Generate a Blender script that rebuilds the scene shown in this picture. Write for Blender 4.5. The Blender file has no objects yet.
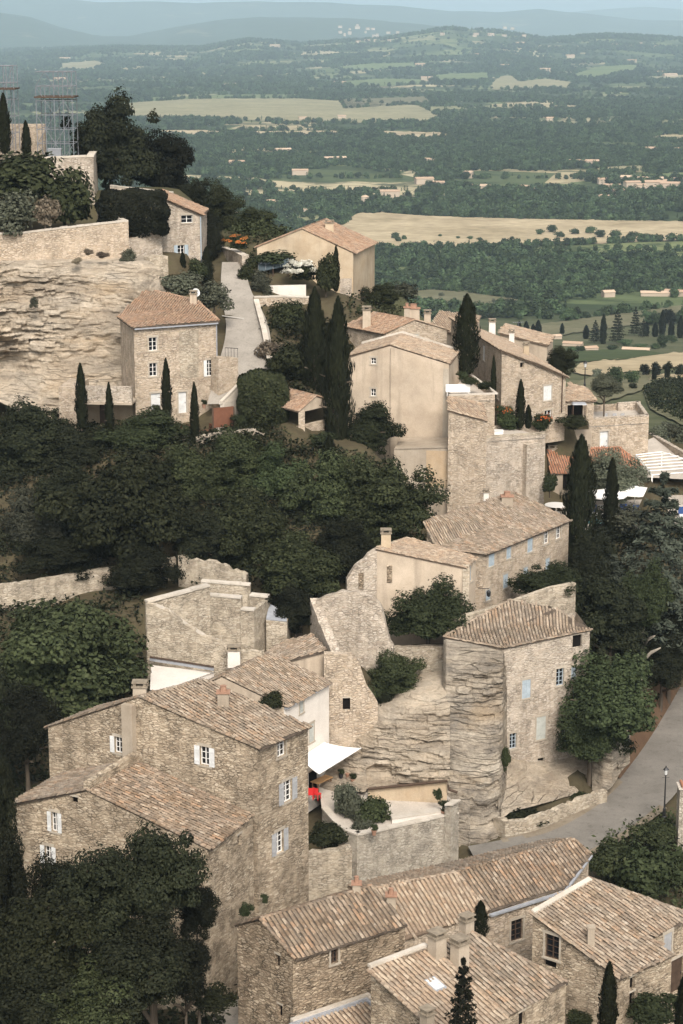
HAZE, SKY, SKYSAT, SUN, SUNANG, EXPO = 7e-5, .14, .15, 2.2, 22, .58
import bpy, math, random
import numpy as np
from mathutils import Vector, Matrix, noise as MN

RND = random.Random(11)
V = Vector
scene = bpy.context.scene
COL = scene.collection

# ------------------------------------------------------------------ camera model
F = 2000.0
TILT = math.radians(13.8)
cT, sT = math.cos(TILT), math.sin(TILT)

def ray(px, py):
    cx = (px - 341.5) / F; cy = (512 - py) / F
    return V((cx, cT + cy * sT, -sT + cy * cT))
def D(px, py, Y):
    r = ray(px, py); return r * (Y / r.y)
def G(px, py, z):
    r = ray(px, py); return r * (z / r.z)
def W(px, py, A, B):                       # a pixel's point on the vertical plane through A and B
    n = V((B.y - A.y, A.x - B.x, 0))
    r = ray(px, py)
    return r * (n.dot(V((A.x, A.y, 0))) / n.dot(r))
def proj(p):
    d = p[1] * cT - p[2] * sT
    u = p[1] * sT + p[2] * cT
    return 341.5 + F * p[0] / d, 512 - F * u / d, d
def para(a, b, c):                          # fourth corner of a parallelogram a,b,c
    return V((a.x + c.x - b.x, a.y + c.y - b.y, a.z + c.z - b.z))
def lerp(a, b, t): return a + (b - a) * t
def zset(p, z): return V((p.x, p.y, z))

# ------------------------------------------------------------------ objects
def tag(o, label=None, cat=None, group=None, kind=None):
    if label: o['label'] = label
    if cat: o['category'] = cat
    if group: o['group'] = group
    if kind: o['kind'] = kind
    return o
def thing(name, label, cat, loc, group=None, rz=0):
    o = bpy.data.objects.new(name, None); COL.objects.link(o)
    o.empty_display_size = .5
    o.location = loc; o.rotation_euler = (0, 0, rz)
    return tag(o, label, cat, group)
class MB:
    def __init__(s): s.v = []; s.f = []
    def add(s, vs, fs):
        b = len(s.v); s.v += [tuple(q) for q in vs]; s.f += [tuple(b + i for i in f) for f in fs]
    def poly(s, *p): s.add(p, [tuple(range(len(p)))])
    def box(s, c, d, rz=0, top=1.0, rx=0):
        x, y, z = d[0] / 2, d[1] / 2, d[2] / 2
        M = Matrix.Translation(V(c)) @ Matrix.Rotation(rz, 4, 'Z') @ Matrix.Rotation(rx, 4, 'X')
        p = [M @ V(q) for q in ((-x, -y, -z), (x, -y, -z), (x, y, -z), (-x, y, -z),
             (-x * top, -y * top, z), (x * top, -y * top, z), (x * top, y * top, z), (-x * top, y * top, z))]
        s.add(p, [(0, 3, 2, 1), (4, 5, 6, 7), (0, 1, 5, 4), (1, 2, 6, 5), (2, 3, 7, 6), (3, 0, 4, 7)])
    def obox(s, o, u, v, w):                # box from corner o and three edge vectors
        p = [o, o + u, o + u + v, o + v]; p += [q + w for q in p]
        s.add(p, [(0, 3, 2, 1), (4, 5, 6, 7), (0, 1, 5, 4), (1, 2, 6, 5), (2, 3, 7, 6), (3, 0, 4, 7)])
    def slab(s, pts, th):                   # polygon extruded down
        n = len(pts); lo = [V((p.x, p.y, p.z - th)) for p in pts]
        s.add(list(pts) + lo, [tuple(range(n)), tuple(range(2 * n - 1, n - 1, -1))] +
              [(i, i + n, (i + 1) % n + n, (i + 1) % n) for i in range(n)])
    def tube(s, pts, r, n=6, cap=True):
        pts = [V(p) for p in pts]
        rs = r if isinstance(r, (list, tuple)) else [r] * len(pts)
        vs = []; fs = []
        for i, p in enumerate(pts):
            d = (pts[min(i + 1, len(pts) - 1)] - pts[max(i - 1, 0)])
            d = d.normalized() if d.length > 1e-6 else V((0, 0, 1))
            a = d.orthogonal().normalized() if abs(d.z) > .95 else d.cross(V((0, 0, 1))).normalized()
            b = d.cross(a)
            for k in range(n):
                t = 2 * math.pi * k / n
                vs.append(p + (a * math.cos(t) + b * math.sin(t)) * rs[i])
        for i in range(len(pts) - 1):
            for k in range(n):
                k2 = (k + 1) % n
                fs.append((i * n + k, i * n + k2, (i + 1) * n + k2, (i + 1) * n + k))
        if cap:
            fs.append(tuple(range(n - 1, -1, -1))); fs.append(tuple(range((len(pts) - 1) * n, len(pts) * n)))
        s.add(vs, fs)
    def lathe(s, c, prof, n=10):            # prof: (r, z)
        c = V(c); vs = []; fs = []
        for r, z in prof:
            for k in range(n):
                t = 2 * math.pi * k / n
                vs.append(c + V((r * math.cos(t), r * math.sin(t), z)))
        for i in range(len(prof) - 1):
            for k in range(n):
                k2 = (k + 1) % n
                fs.append((i * n + k, i * n + k2, (i + 1) * n + k2, (i + 1) * n + k))
        fs.append(tuple(range(n - 1, -1, -1))); fs.append(tuple(range((len(prof) - 1) * n, len(prof) * n)))
        s.add(vs, fs)
    def build(s, name, m, parent=None, base=None, smooth=False):
        me = bpy.data.meshes.new(name)
        b = base if base is not None else (root_of(parent).location if parent else V((0, 0, 0)))
        me.from_pydata([(q[0] - b[0], q[1] - b[1], q[2] - b[2]) for q in s.v], [], s.f)
        me.materials.append(m)
        if smooth: me.polygons.foreach_set('use_smooth', [True] * len(me.polygons))
        o = bpy.data.objects.new(name, me); COL.objects.link(o)
        if parent: o.parent = parent
        elif base is not None: o.location = b
        return o
def root_of(o):
    while o.parent: o = o.parent
    return o
def np_mesh(name, verts, quads, m, smooth=False):
    me = bpy.data.meshes.new(name)
    nv, nf = len(verts), len(quads); k = quads.shape[1]
    me.vertices.add(nv); me.vertices.foreach_set('co', np.ascontiguousarray(verts, dtype=np.float32).ravel())
    me.loops.add(nf * k); me.loops.foreach_set('vertex_index', np.ascontiguousarray(quads, dtype=np.int32).ravel())
    me.polygons.add(nf); me.polygons.foreach_set('loop_start', np.arange(0, nf * k, k, dtype=np.int32))
    me.update(calc_edges=True)
    if smooth: me.polygons.foreach_set('use_smooth', np.ones(nf, dtype=bool))
    me.materials.append(m); return me
def link(name, me, parent=None, loc=None):
    o = bpy.data.objects.new(name, me); COL.objects.link(o)
    if parent: o.parent = parent
    if loc is not None: o.location = loc
    return o
def struct(name, mb, m, smooth=False):
    o = mb.build(name, m, smooth=smooth); o['kind'] = 'structure'; return o

# ------------------------------------------------------------------ materials
class NT:
    def __init__(s, name, rough=.9, spec=.15):
        s.m = bpy.data.materials.new(name); s.m.use_nodes = True
        s.t = s.m.node_tree; s.b = s.t.nodes['Principled BSDF']
        s.b.inputs['Roughness'].default_value = rough
        s.b.inputs['Specular IOR Level'].default_value = spec
    def n(s, typ, **k):
        nd = s.t.nodes.new('ShaderNode' + typ)
        for a, b in k.items():
            if hasattr(nd, a): setattr(nd, a, b)
            else: nd.inputs[a.replace('_', ' ')].default_value = b
        return nd
    def l(s, a, b): s.t.links.new(a, b)
    def coords(s, scale=(1, 1, 1), out='Object', rot=(0, 0, 0)):
        tc = s.n('TexCoord'); mp = s.n('Mapping'); s.l(tc.outputs[out], mp.inputs[0])
        mp.inputs['Scale'].default_value = scale; mp.inputs['Rotation'].default_value = rot
        return mp.outputs[0]
    def noise(s, co, scale, detail=4, rough=.55, dist=0):
        nd = s.n('TexNoise'); s.l(co, nd.inputs['Vector'])
        nd.inputs['Scale'].default_value = scale; nd.inputs['Detail'].default_value = detail
        nd.inputs['Roughness'].default_value = rough; nd.inputs['Distortion'].default_value = dist
        return nd.outputs['Fac']
    def ramp(s, fac, stops, interp='LINEAR'):
        r = s.n('ValToRGB'); s.l(fac, r.inputs[0]); cr = r.color_ramp; cr.interpolation = interp
        while len(cr.elements) < len(stops): cr.elements.new(.5)
        for e, (p, c) in zip(cr.elements, stops):
            e.position = p; e.color = (c, c, c, 1) if isinstance(c, (int, float)) else (*c, 1)
        return r.outputs[0]
    def mix(s, fac, a, b, mode='MIX'):
        x = s.n('MixRGB', blend_type=mode)
        for si, val in enumerate((fac, a, b)):
            sock = x.inputs[si]
            if isinstance(val, (int, float)): sock.default_value = val if si == 0 else (val, val, val, 1)
            elif isinstance(val, tuple): sock.default_value = (*val, 1)
            else: s.l(val, sock)
        return x.outputs[0]
    def math(s, op, a, b=0.0):
        x = s.n('Math', operation=op)
        for sock, val in ((x.inputs[0], a), (x.inputs[1], b)):
            if isinstance(val, (int, float)): sock.default_value = val
            else: s.l(val, sock)
        return x.outputs[0]
    def color(s, c):
        if isinstance(c, tuple): s.b.inputs['Base Color'].default_value = (*c, 1)
        else: s.l(c, s.b.inputs['Base Color'])
        return s
    def bump(s, h, dist=.05, strength=.6):
        b = s.n('Bump'); b.inputs['Distance'].default_value = dist; b.inputs['Strength'].default_value = strength
        s.l(h, b.inputs['Height']); s.l(b.outputs[0], s.b.inputs['Normal']); return s

def stone(name, cols, mortar, scale=3.0, zs=2.3, stain=(.62, 1.1), bump=.06, mw=.06, tint=(.30, .24, .17), dark=.35, jd=.42, pointed=.55):
    t = NT(name)
    co = t.coords((1, 1, 1))
    mp = t.coords((1, 1, zs))
    wob = t.noise(mp, 1.7, 2)
    add = t.n('VectorMath', operation='ADD'); t.l(mp, add.inputs[0])
    sc = t.n('VectorMath', operation='SCALE'); t.l(wob, sc.inputs[0]); sc.inputs['Scale'].default_value = .35
    t.l(sc.outputs[0], add.inputs[1]); vco = add.outputs[0]
    v1 = t.n('TexVoronoi', feature='F1'); v1.inputs['Scale'].default_value = scale; t.l(vco, v1.inputs['Vector'])
    v2 = t.n('TexVoronoi', feature='DISTANCE_TO_EDGE'); v2.inputs['Scale'].default_value = scale; t.l(vco, v2.inputs['Vector'])
    sep = t.n('SeparateColor'); t.l(v1.outputs['Color'], sep.inputs[0])
    n = len(cols)
    sto = t.ramp(sep.outputs[0], [(i / max(1, n - 1), c) for i, c in enumerate(cols)])
    mm = t.ramp(v2.outputs['Distance'], [(mw * .3, 0.0), (mw * 1.5, 1.0)])
    joint = t.ramp(t.noise(co, 1.1, 3), [(.42, 0.0), (.6, 1.0)])
    mortar = t.mix(joint, tuple(q * jd for q in mortar), mortar)
    # mortar cover differs from patch to patch: bare rubble here, pointed flush there
    pt = t.ramp(t.noise(co, .45, 3), [(.38, 0.0), (.62, pointed)])
    c = t.mix(mm, mortar, sto)
    c = t.mix(pt, c, mortar)
    big = t.ramp(t.noise(co, .28, 6, .62), [(.28, stain[0]), (.7, stain[1])])
    c = t.mix(1.0, c, big, 'MULTIPLY')
    stco = t.coords((1.3, 1.3, .12))
    st = t.ramp(t.noise(stco, 1.0, 5, .6), [(.52, 0.0), (.72, dark)])
    c = t.mix(st, c, tuple(q * .45 for q in tint))
    fine = t.ramp(t.noise(co, 7, 5, .75), [(.32, .82), (.5, 1.0), (.7, 1.08)])
    c = t.mix(1.0, c, fine, 'MULTIPLY')
    t.color(c)
    h = t.math('ADD', mm, t.math('MULTIPLY', t.noise(co, 9, 4), .8))
    t.bump(h, bump, .8)
    return t.m
def plaster(name, col, col2, stain=(.72, 1.08), dark=.3, streak=(.16, .13, .10)):
    t = NT(name); co = t.coords()
    c = t.mix(t.ramp(t.noise(co, .5, 6, .65), [(.35, 0.0), (.65, 1.0)]), col, col2)
    c = t.mix(1.0, c, t.ramp(t.noise(co, .23, 5, .6), [(.3, stain[0]), (.7, stain[1])]), 'MULTIPLY')
    st = t.ramp(t.noise(t.coords((1.1, 1.1, .1)), 1.0, 5, .62), [(.5, 0.0), (.75, dark)])
    c = t.mix(st, c, streak)
    c = t.mix(1.0, c, t.ramp(t.noise(co, 11, 4), [(.3, .9), (.7, 1.06)]), 'MULTIPLY')
    t.color(c); t.bump(t.noise(co, 6, 6, .7), .03, .5)
    return t.m
def tiles(name, cols, lich=.6):
    t = NT(name, .92); g = t.n('NewGeometry'); co = t.coords()
    n = len(cols)
    c = t.ramp(g.outputs['Random Per Island'], [(i / (n - 1), q) for i, q in enumerate(cols)])
    li = t.ramp(t.noise(co, .55, 6, .7), [(.38, 0.0), (.60, lich)])
    c = t.mix(li, c, (.225, .205, .175))
    sp = t.ramp(t.noise(co, 3.6, 4, .7), [(.60, 0.0), (.70, .55)])
    c = t.mix(sp, c, (.42, .38, .32))
    c = t.mix(1.0, c, t.ramp(t.noise(co, 8, 3), [(.25, .72), (.75, 1.2)]), 'MULTIPLY')
    t.color(c); t.bump(t.noise(co, 12, 3), .02, .4)
    return t.m
def flat(name, col, rough=.7, spec=.2, var=.12, scale=3.0, metal=0):
    t = NT(name, rough, spec); co = t.coords()
    c = t.mix(1.0, col, t.ramp(t.noise(co, scale, 5, .6), [(.3, 1 - var), (.7, 1 + var)]), 'MULTIPLY')
    t.color(c); t.b.inputs['Metallic'].default_value = metal
    return t.m
def planks(name, col, n=9.0):
    t = NT(name, .75); co = t.coords()
    w = t.n('TexWave', wave_type='BANDS', bands_direction='Z'); w.inputs['Scale'].default_value = n; t.l(co, w.inputs['Vector'])
    c = t.mix(t.ramp(w.outputs['Fac'], [(.02, .35), (.12, 0.0)]), col, tuple(q * .5 for q in col))
    c = t.mix(1.0, c, t.ramp(t.noise(co, 2.5, 5, .7), [(.3, .8), (.7, 1.1)]), 'MULTIPLY')
    t.color(c); return t.m
def leaf(name, cols, rough=.75, spec=.1, ovar=.5):
    t = NT(name, rough, spec); g = t.n('NewGeometry'); oi = t.n('ObjectInfo')
    n = len(cols)
    c = t.ramp(g.outputs['Random Per Island'], [(i / (n - 1), q) for i, q in enumerate(cols)])
    cl = t.ramp(t.noise(t.coords(), .7, 3), [(.3, .6), (.7, 1.12)])
    c = t.mix(1.0, c, cl, 'MULTIPLY')
    c = t.mix(1.0, c, t.ramp(oi.outputs['Random'], [(0, 1 - ovar), (1, 1 + ovar)]), 'MULTIPLY')
    hue = t.n('HueSaturation'); t.l(c, hue.inputs['Color'])
    t.l(t.math('ADD', .485, t.math('MULTIPLY', oi.outputs['Random'], .03)), hue.inputs['Hue'])
    t.color(hue.outputs[0]); return t.m

M = {}
M['stone_grey'] = stone('rubble stone grey', [(0.2919, 0.2245, 0.1542), (0.4827, 0.3848, 0.2735), (0.6063, 0.4970, 0.3681), (0.3704, 0.2887, 0.1989), (0.6737, 0.5665, 0.4278), (0.5277, 0.4276, 0.3084)], (0.4940, 0.3955, 0.2835), 2.6, zs=3.0, jd=.42, pointed=.45, mw=.07, bump=.10)
M['stone_dark'] = stone('rubble stone dark', [(0.2245, 0.1657, 0.1144), (0.4042, 0.3100, 0.2139), (0.5390, 0.4330, 0.3084), (0.2919, 0.2245, 0.1542), (0.6063, 0.4970, 0.3681)], (0.3593, 0.2778, 0.1940), 2.5, zs=2.9, dark=.3, jd=.34, pointed=.3, mw=.085, bump=.13)
M['stone_warm'] = stone('rubble stone warm', [(0.4284, 0.3346, 0.2370), (0.5610, 0.4545, 0.3380), (0.6222, 0.5195, 0.4086), (0.4896, 0.3846, 0.2825)], (0.5712, 0.4695, 0.3581), 2.8, stain=(.86, 1.05), dark=.2, jd=.58, pointed=.35, mw=.075, bump=.09)
M['stone_pale'] = stone('rubble stone pale', [(0.4284, 0.3496, 0.2674), (0.5712, 0.4846, 0.3884), (0.6426, 0.5594, 0.4640), (0.4896, 0.4096, 0.3177)], (0.5712, 0.4846, 0.3884), 2.8, stain=(.80, 1.06), dark=.34, jd=.55, pointed=.35, mw=.075, bump=.09)
M['stone_ruin'] = stone('old ruin stone', [(0.3743, 0.3083, 0.2283), (0.5406, 0.4575, 0.3502), (0.6030, 0.5241, 0.4162), (0.4366, 0.3648, 0.2691)], (0.5510, 0.4676, 0.3553), 2.6, zs=2.4, stain=(.72, 1.08), dark=.35, jd=.5, pointed=.5)
M['stone_wall'] = stone('terrace wall stone', [(0.3327, 0.2878, 0.2283), (0.4679, 0.4162, 0.3350), (0.5406, 0.4882, 0.4060), (0.3950, 0.3443, 0.2741)], (0.4990, 0.4420, 0.3603), 3.4, zs=1.6, dark=.15, jd=.6, pointed=.5)
M['plaster_beige'] = plaster('beige render', (0.5814, 0.4796, 0.3682), (0.4998, 0.4046, 0.3026), stain=(.68, 1.06), dark=.5)
M['plaster_warm'] = plaster('warm render', (.54, .44, .315), (.45, .345, .23))
M['plaster_grey'] = plaster('grey render', (.46, .39, .305), (.37, .305, .23), dark=.4)
M['plaster_white'] = plaster('white render', (.74, .69, .62), (.68, .62, .55), stain=(.9, 1.03), dark=.12)
M['plaster_orange'] = plaster('ochre stained render', (.50, .36, .22), (.54, .42, .29))
M['surround'] = plaster('window dressing stone', (.50, .44, .36), (.42, .36, .28), dark=.15)
M['coping'] = plaster('pale coping stone', (.62, .56, .48), (.50, .44, .36), dark=.2)
M['tile_grey'] = tiles('weathered canal tiles', [(0.1528, 0.1139, 0.0784), (0.2786, 0.2108, 0.1452), (0.2067, 0.1474, 0.1020), (0.3594, 0.2824, 0.2042), (0.1888, 0.1433, 0.1020), (0.3235, 0.2191, 0.1414), (0.4133, 0.3371, 0.2552), (0.2605, 0.1855, 0.1255)], .4)
M['tile_brown'] = tiles('brown canal tiles', [(0.1258, 0.0886, 0.0588), (0.2425, 0.1728, 0.1139), (0.1796, 0.1222, 0.0784), (0.3235, 0.2402, 0.1648), (0.1528, 0.1096, 0.0746), (0.3235, 0.2023, 0.1216), (0.3864, 0.3076, 0.2278)], .35)
M['tile_red'] = tiles('red canal tiles', [(0.2139, 0.1305, 0.0820), (0.3534, 0.2218, 0.1394), (0.2883, 0.1740, 0.1107), (0.4278, 0.2958, 0.1968), (0.2511, 0.1740, 0.1189), (0.3906, 0.2436, 0.1517)], .3)
M['tile_orange'] = tiles('new orange canal tiles', [(0.2790, 0.1175, 0.0656), (0.3813, 0.1783, 0.1025), (0.3348, 0.1479, 0.0820), (0.4371, 0.2523, 0.1558)], .15)
M['tile_pale'] = tiles('pale canal tiles', [(0.2425, 0.1770, 0.1216), (0.3864, 0.2866, 0.2003), (0.3235, 0.2276, 0.1532), (0.4672, 0.3709, 0.2710), (0.2965, 0.2276, 0.1648), (0.4313, 0.3076, 0.2042)], .3)
M['mortar'] = flat('roof mortar', (.24, .20, .15), .95, .1, .3)
M['pan_grey_shaded'] = flat('pan tiles grey with painted shade', (.095, .075, .058), .95, .1, .35)  # pan colour darkened to paint shade into the channels between tile rows
M['pan_pale_shaded'] = flat('pan tiles pale with painted shade', (.16, .118, .085), .95, .1, .3)  # darker than its pale tiles: channel shade put into the colour
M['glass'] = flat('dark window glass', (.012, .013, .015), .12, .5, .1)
M['hole'] = flat('painted room darkness', (.012, .010, .009), 1, 0, .1)  # near-black colour paints the darkness of an unlit room
M['white'] = flat('white painted wood', (.72, .70, .66), .55, .3, .06)
M['white_cloth'] = flat('white canvas', (.80, .78, .75), .8, .1, .04)
M['shut_blue'] = planks('blue grey shutter paint', (.37, .43, .47), 5)
M['shut_white'] = planks('white grey shutter paint', (.66, .66, .64), 5)
M['shut_grey'] = planks('grey shutter wood', (.36, .36, .36), 5)
M['shut_green'] = planks('pale green grey shutter paint', (.45, .46, .42), 5)
M['wood'] = flat('brown wood', (.22, .13, .075), .7, .2, .25)
M['wood_dark'] = flat('dark wood', (.075, .05, .035), .8, .15, .25)
M['rust'] = planks('rust brown gate', (.17, .075, .045), 4)
M['zinc'] = flat('zinc grey metal', (.30, .31, .33), .5, .4, .15)
M['galv'] = flat('galvanised tube', (.19, .20, .215), .45, .5, .1)
M['iron'] = flat('black iron', (.02, .02, .02), .5, .4, .1)
M['terracotta'] = flat('terracotta', (.32, .19, .13), .85, .1, .15)
M['red'] = flat('red plastic', (.62, .03, .03), .5, .3, .05)
M['blue_cloth'] = flat('navy blue cloth', (.03, .06, .16), .85, .1, .05)
M['teal'] = flat('pool water', (.10, .34, .34), .08, .5, .1, .5)
M['yellow_wood'] = flat('varnished wood', (.50, .30, .14), .6, .3, .1)
M['black'] = flat('black plastic', (.02, .02, .022), .6, .3, .1)
M['lampglass'] = flat('frosted lamp glass', (.60, .60, .58), .3, .4, .05)
def emis_free(): pass

# foliage
M['leaf_oak'] = leaf('oak leaves', [(0.0159, 0.0198, 0.0081), (0.0292, 0.0344, 0.0137), (0.0441, 0.0504, 0.0217), (0.0212, 0.0261, 0.0109), (0.0564, 0.0615, 0.0289)])
M['leaf_dark'] = leaf('dark evergreen leaves', [(0.0082, 0.0101, 0.0054), (0.0156, 0.0178, 0.0085), (0.0245, 0.0261, 0.0130), (0.0119, 0.0140, 0.0069)])
M['leaf_mid'] = leaf('mid green leaves', [(0.0179, 0.0246, 0.0097), (0.0329, 0.0419, 0.0172), (0.0464, 0.0563, 0.0254), (0.0247, 0.0322, 0.0139)])
M['leaf_olive'] = leaf('olive grey leaves', [(.050, .055, .035), (.085, .090, .060), (.11, .115, .080), (.062, .068, .044)])
M['leaf_cyp'] = leaf('cypress foliage', [(0.0096, 0.0112, 0.0053), (0.0165, 0.0189, 0.0084), (0.0252, 0.0274, 0.0122), (0.0121, 0.0138, 0.0068)], ovar=.2)
M['leaf_cedar'] = leaf('cedar needles', [(0.0324, 0.0392, 0.0270), (0.0513, 0.0594, 0.0419), (0.0729, 0.0810, 0.0594), (0.0392, 0.0459, 0.0338)])
M['leaf_dry'] = leaf('dry grey brush', [(.11, .085, .06), (.17, .14, .10), (.22, .18, .13), (.13, .10, .07)])
M['leaf_far'] = leaf('far tree foliage', [(0.0286, 0.0450, 0.0199), (0.0454, 0.0666, 0.0294), (0.0622, 0.0864, 0.0389), (0.0370, 0.0558, 0.0251)], ovar=.6)
M['flower'] = leaf('orange flowers', [(.36, .11, .03), (.40, .15, .04), (.30, .07, .02), (.10, .12, .04)], ovar=.05)
M['flower_white'] = leaf('cream flowers', [(.50, .47, .40), (.60, .57, .50), (.42, .40, .32), (.55, .50, .44)], ovar=.05)
M['bark'] = flat('bark', (.10, .08, .06), .95, .05, .3)
M['bark_pale'] = flat('pale bark', (.26, .23, .19), .95, .05, .3)
# ------------------------------------------------------------------ roofs
def newell(p):
    n = V((0, 0, 0))
    for i in range(len(p)):
        a, b = p[i], p[(i + 1) % len(p)]
        n += V(((a.y - b.y) * (a.z + b.z), (a.z - b.z) * (a.x + b.x), (a.x - b.x) * (a.y + b.y)))
    n.normalize()
    return -n if n.z < 0 else n
def inside(x, y, P):
    c = False; j = len(P) - 1
    for i in range(len(P)):
        a, b = P[i], P[j]
        if (a[1] > y) != (b[1] > y) and x < (b[0] - a[0]) * (y - a[1]) / (b[1] - a[1]) + a[0]: c = not c
        j = i
    return c
def surf_z(x, y, tris, pl):
    best = -1e9; z = pl[1].z
    for a, b, c in tris:
        d = (b.y - c.y) * (a.x - c.x) + (c.x - b.x) * (a.y - c.y)
        if abs(d) < 1e-3: continue
        u = ((b.y - c.y) * (x - c.x) + (c.x - b.x) * (y - c.y)) / d
        v = ((c.y - a.y) * (x - c.x) + (a.x - c.x) * (y - c.y)) / d
        w = 1 - u - v
        m = min(u, v, w)
        if m > best: best = m; z = u * a.z + v * b.z + w * c.z
        if m >= 0: return z
    return z
def roof(parent, pts, tm, pan, fix=(), ov=.28, caps=(), pitch=.26, course=.36, name='roof', seed=1, sag=.04, gap=.012):
    rr = random.Random(seed + int(abs(pts[0].x * 7 + pts[0].y * 3)))
    n = newell(pts); c0 = sum(pts, V((0, 0, 0))) / len(pts)
    N = len(pts); ex = []
    for i, p in enumerate(pts):
        if i in fix: ex.append(p.copy()); continue
        a, b = pts[i - 1], pts[(i + 1) % N]
        d1 = (p - a); d1.z = 0; d2 = (p - b); d2.z = 0
        d = d1.normalized() + d2.normalized() if (i - 1) % N not in fix and (i + 1) % N not in fix else (d1.normalized() if (i - 1) % N in fix else d2.normalized())
        if d.length < 1e-3: d = V((p.x - c0.x, p.y - c0.y, 0))
        d = d.normalized() * ov
        ex.append(V((p.x + d.x, p.y + d.y, p.z - (n.x * d.x + n.y * d.y) / n.z)))
    pts = ex
    c0 = sum(pts, V((0, 0, 0))) / N
    tris = [(c0, pts[i], pts[(i + 1) % N]) for i in range(N)]
    slope = V((n.x, n.y, 0))
    if slope.length < 1e-4: slope = V((0, -1, 0))
    dn = slope.normalized(); ac = V((-dn.y, dn.x, 0))
    tanp = slope.length / n.z
    s_b = MB(); lo_ = [p - V((0, 0, .11)) for p in pts]
    s_b.add(pts + lo_ + [c0, c0 - V((0, 0, .11))], [(2 * N, i, (i + 1) % N) for i in range(N)] + [(i, i + N, (i + 1) % N + N, (i + 1) % N) for i in range(N)] + [(2 * N + 1, (i + 1) % N + N, i + N) for i in range(N)])
    us = [p.x * ac.x + p.y * ac.y for p in pts]; vs_ = [p.x * dn.x + p.y * dn.y for p in pts]
    cl = math.cos(math.atan(tanp)); st = course * cl
    verts = []; quads = []
    prof = [(-.5, 0), (-.36, .62), (0, 1.0), (.36, .62), (.5, 0)]
    u = min(us) + pitch / 2
    while u < max(us):
        v = min(vs_) - st * .5 + rr.uniform(-.04, .04)
        while v < max(vs_) + st:
            cx, cy = ac.x * u + dn.x * v, ac.y * u + dn.y * v
            if inside(cx, cy, pts):
                ju = rr.gauss(0, .014); jh = rr.gauss(0, .012); jr = rr.gauss(0, .03)
                sc = MN.noise(V((cx * .45, cy * .45, 3.1))) * sag + sag * .75 + gap
                b = len(verts)
                for k, (vv, wd, hh, lift) in enumerate(((v - st * .58, .78, .075, .0), (v + st * .58, 1.0, .098, .035))):
                    for q, h in prof:
                        uu = u + ju + q * pitch * .76 * wd + jr * (vv - v)
                        x, y = ac.x * uu + dn.x * vv, ac.y * uu + dn.y * vv
                        verts.append((x, y, surf_z(x, y, tris, (n, c0)) + sc + h * hh + lift + jh))
                for q in range(4): quads.append((b + q, b + q + 1, b + q + 6, b + q + 5))
                # butt end of the tile
                quads.append((b + 5, b + 6, b + 8, b + 9))
            v += st
        u += pitch
    for (i, j) in caps:
        a, b2 = pts[i], pts[j]; L = (b2 - a).length; k = max(1, int(L / .36)); d = (b2 - a) / k
        side = V((-(b2 - a).y, (b2 - a).x, 0)).normalized()
        for q in range(k):
            p0 = a + d * (q - .04); p1 = a + d * (q + 1.05); b = len(verts)
            jit = rr.gauss(0, .012)
            for p, wd, lift in ((p0, .125, .055), (p1, .105, .03)):
                for t, h in ((-1, -.03), (-.7, .6), (0, 1), (.7, .6), (1, -.03)):
                    w3 = p + side * (t * wd + jit); verts.append((w3.x, w3.y, w3.z + lift + h * .10 + jit))
            for t in range(4): quads.append((b + t, b + t + 1, b + t + 6, b + t + 5))
            quads.append((b, b + 1, b + 3, b + 4))
    base = root_of(parent).location
    o = s_b.build(name, pan, parent)
    if verts:
        me = o.data
        # tiles and bed in one roof mesh: two material slots
        allv = [tuple(q.co) for q in me.vertices] + [(x - base[0], y - base[1], z - base[2]) for x, y, z in verts]
        nb = len(me.vertices)
        fs = [tuple(p.vertices) for p in me.polygons]; nbf = len(fs)
        fs += [tuple(nb + i for i in q) for q in quads]
        m2 = bpy.data.meshes.new(name); m2.from_pydata(allv, [], fs)
        m2.materials.append(pan); m2.materials.append(tm)
        mi = [0] * nbf + [1] * (len(fs) - nbf); m2.polygons.foreach_set('material_index', mi)
        sm = [False] * nbf + [True] * (len(fs) - nbf); m2.polygons.foreach_set('use_smooth', sm)
        o.data = m2
    return o

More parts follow.
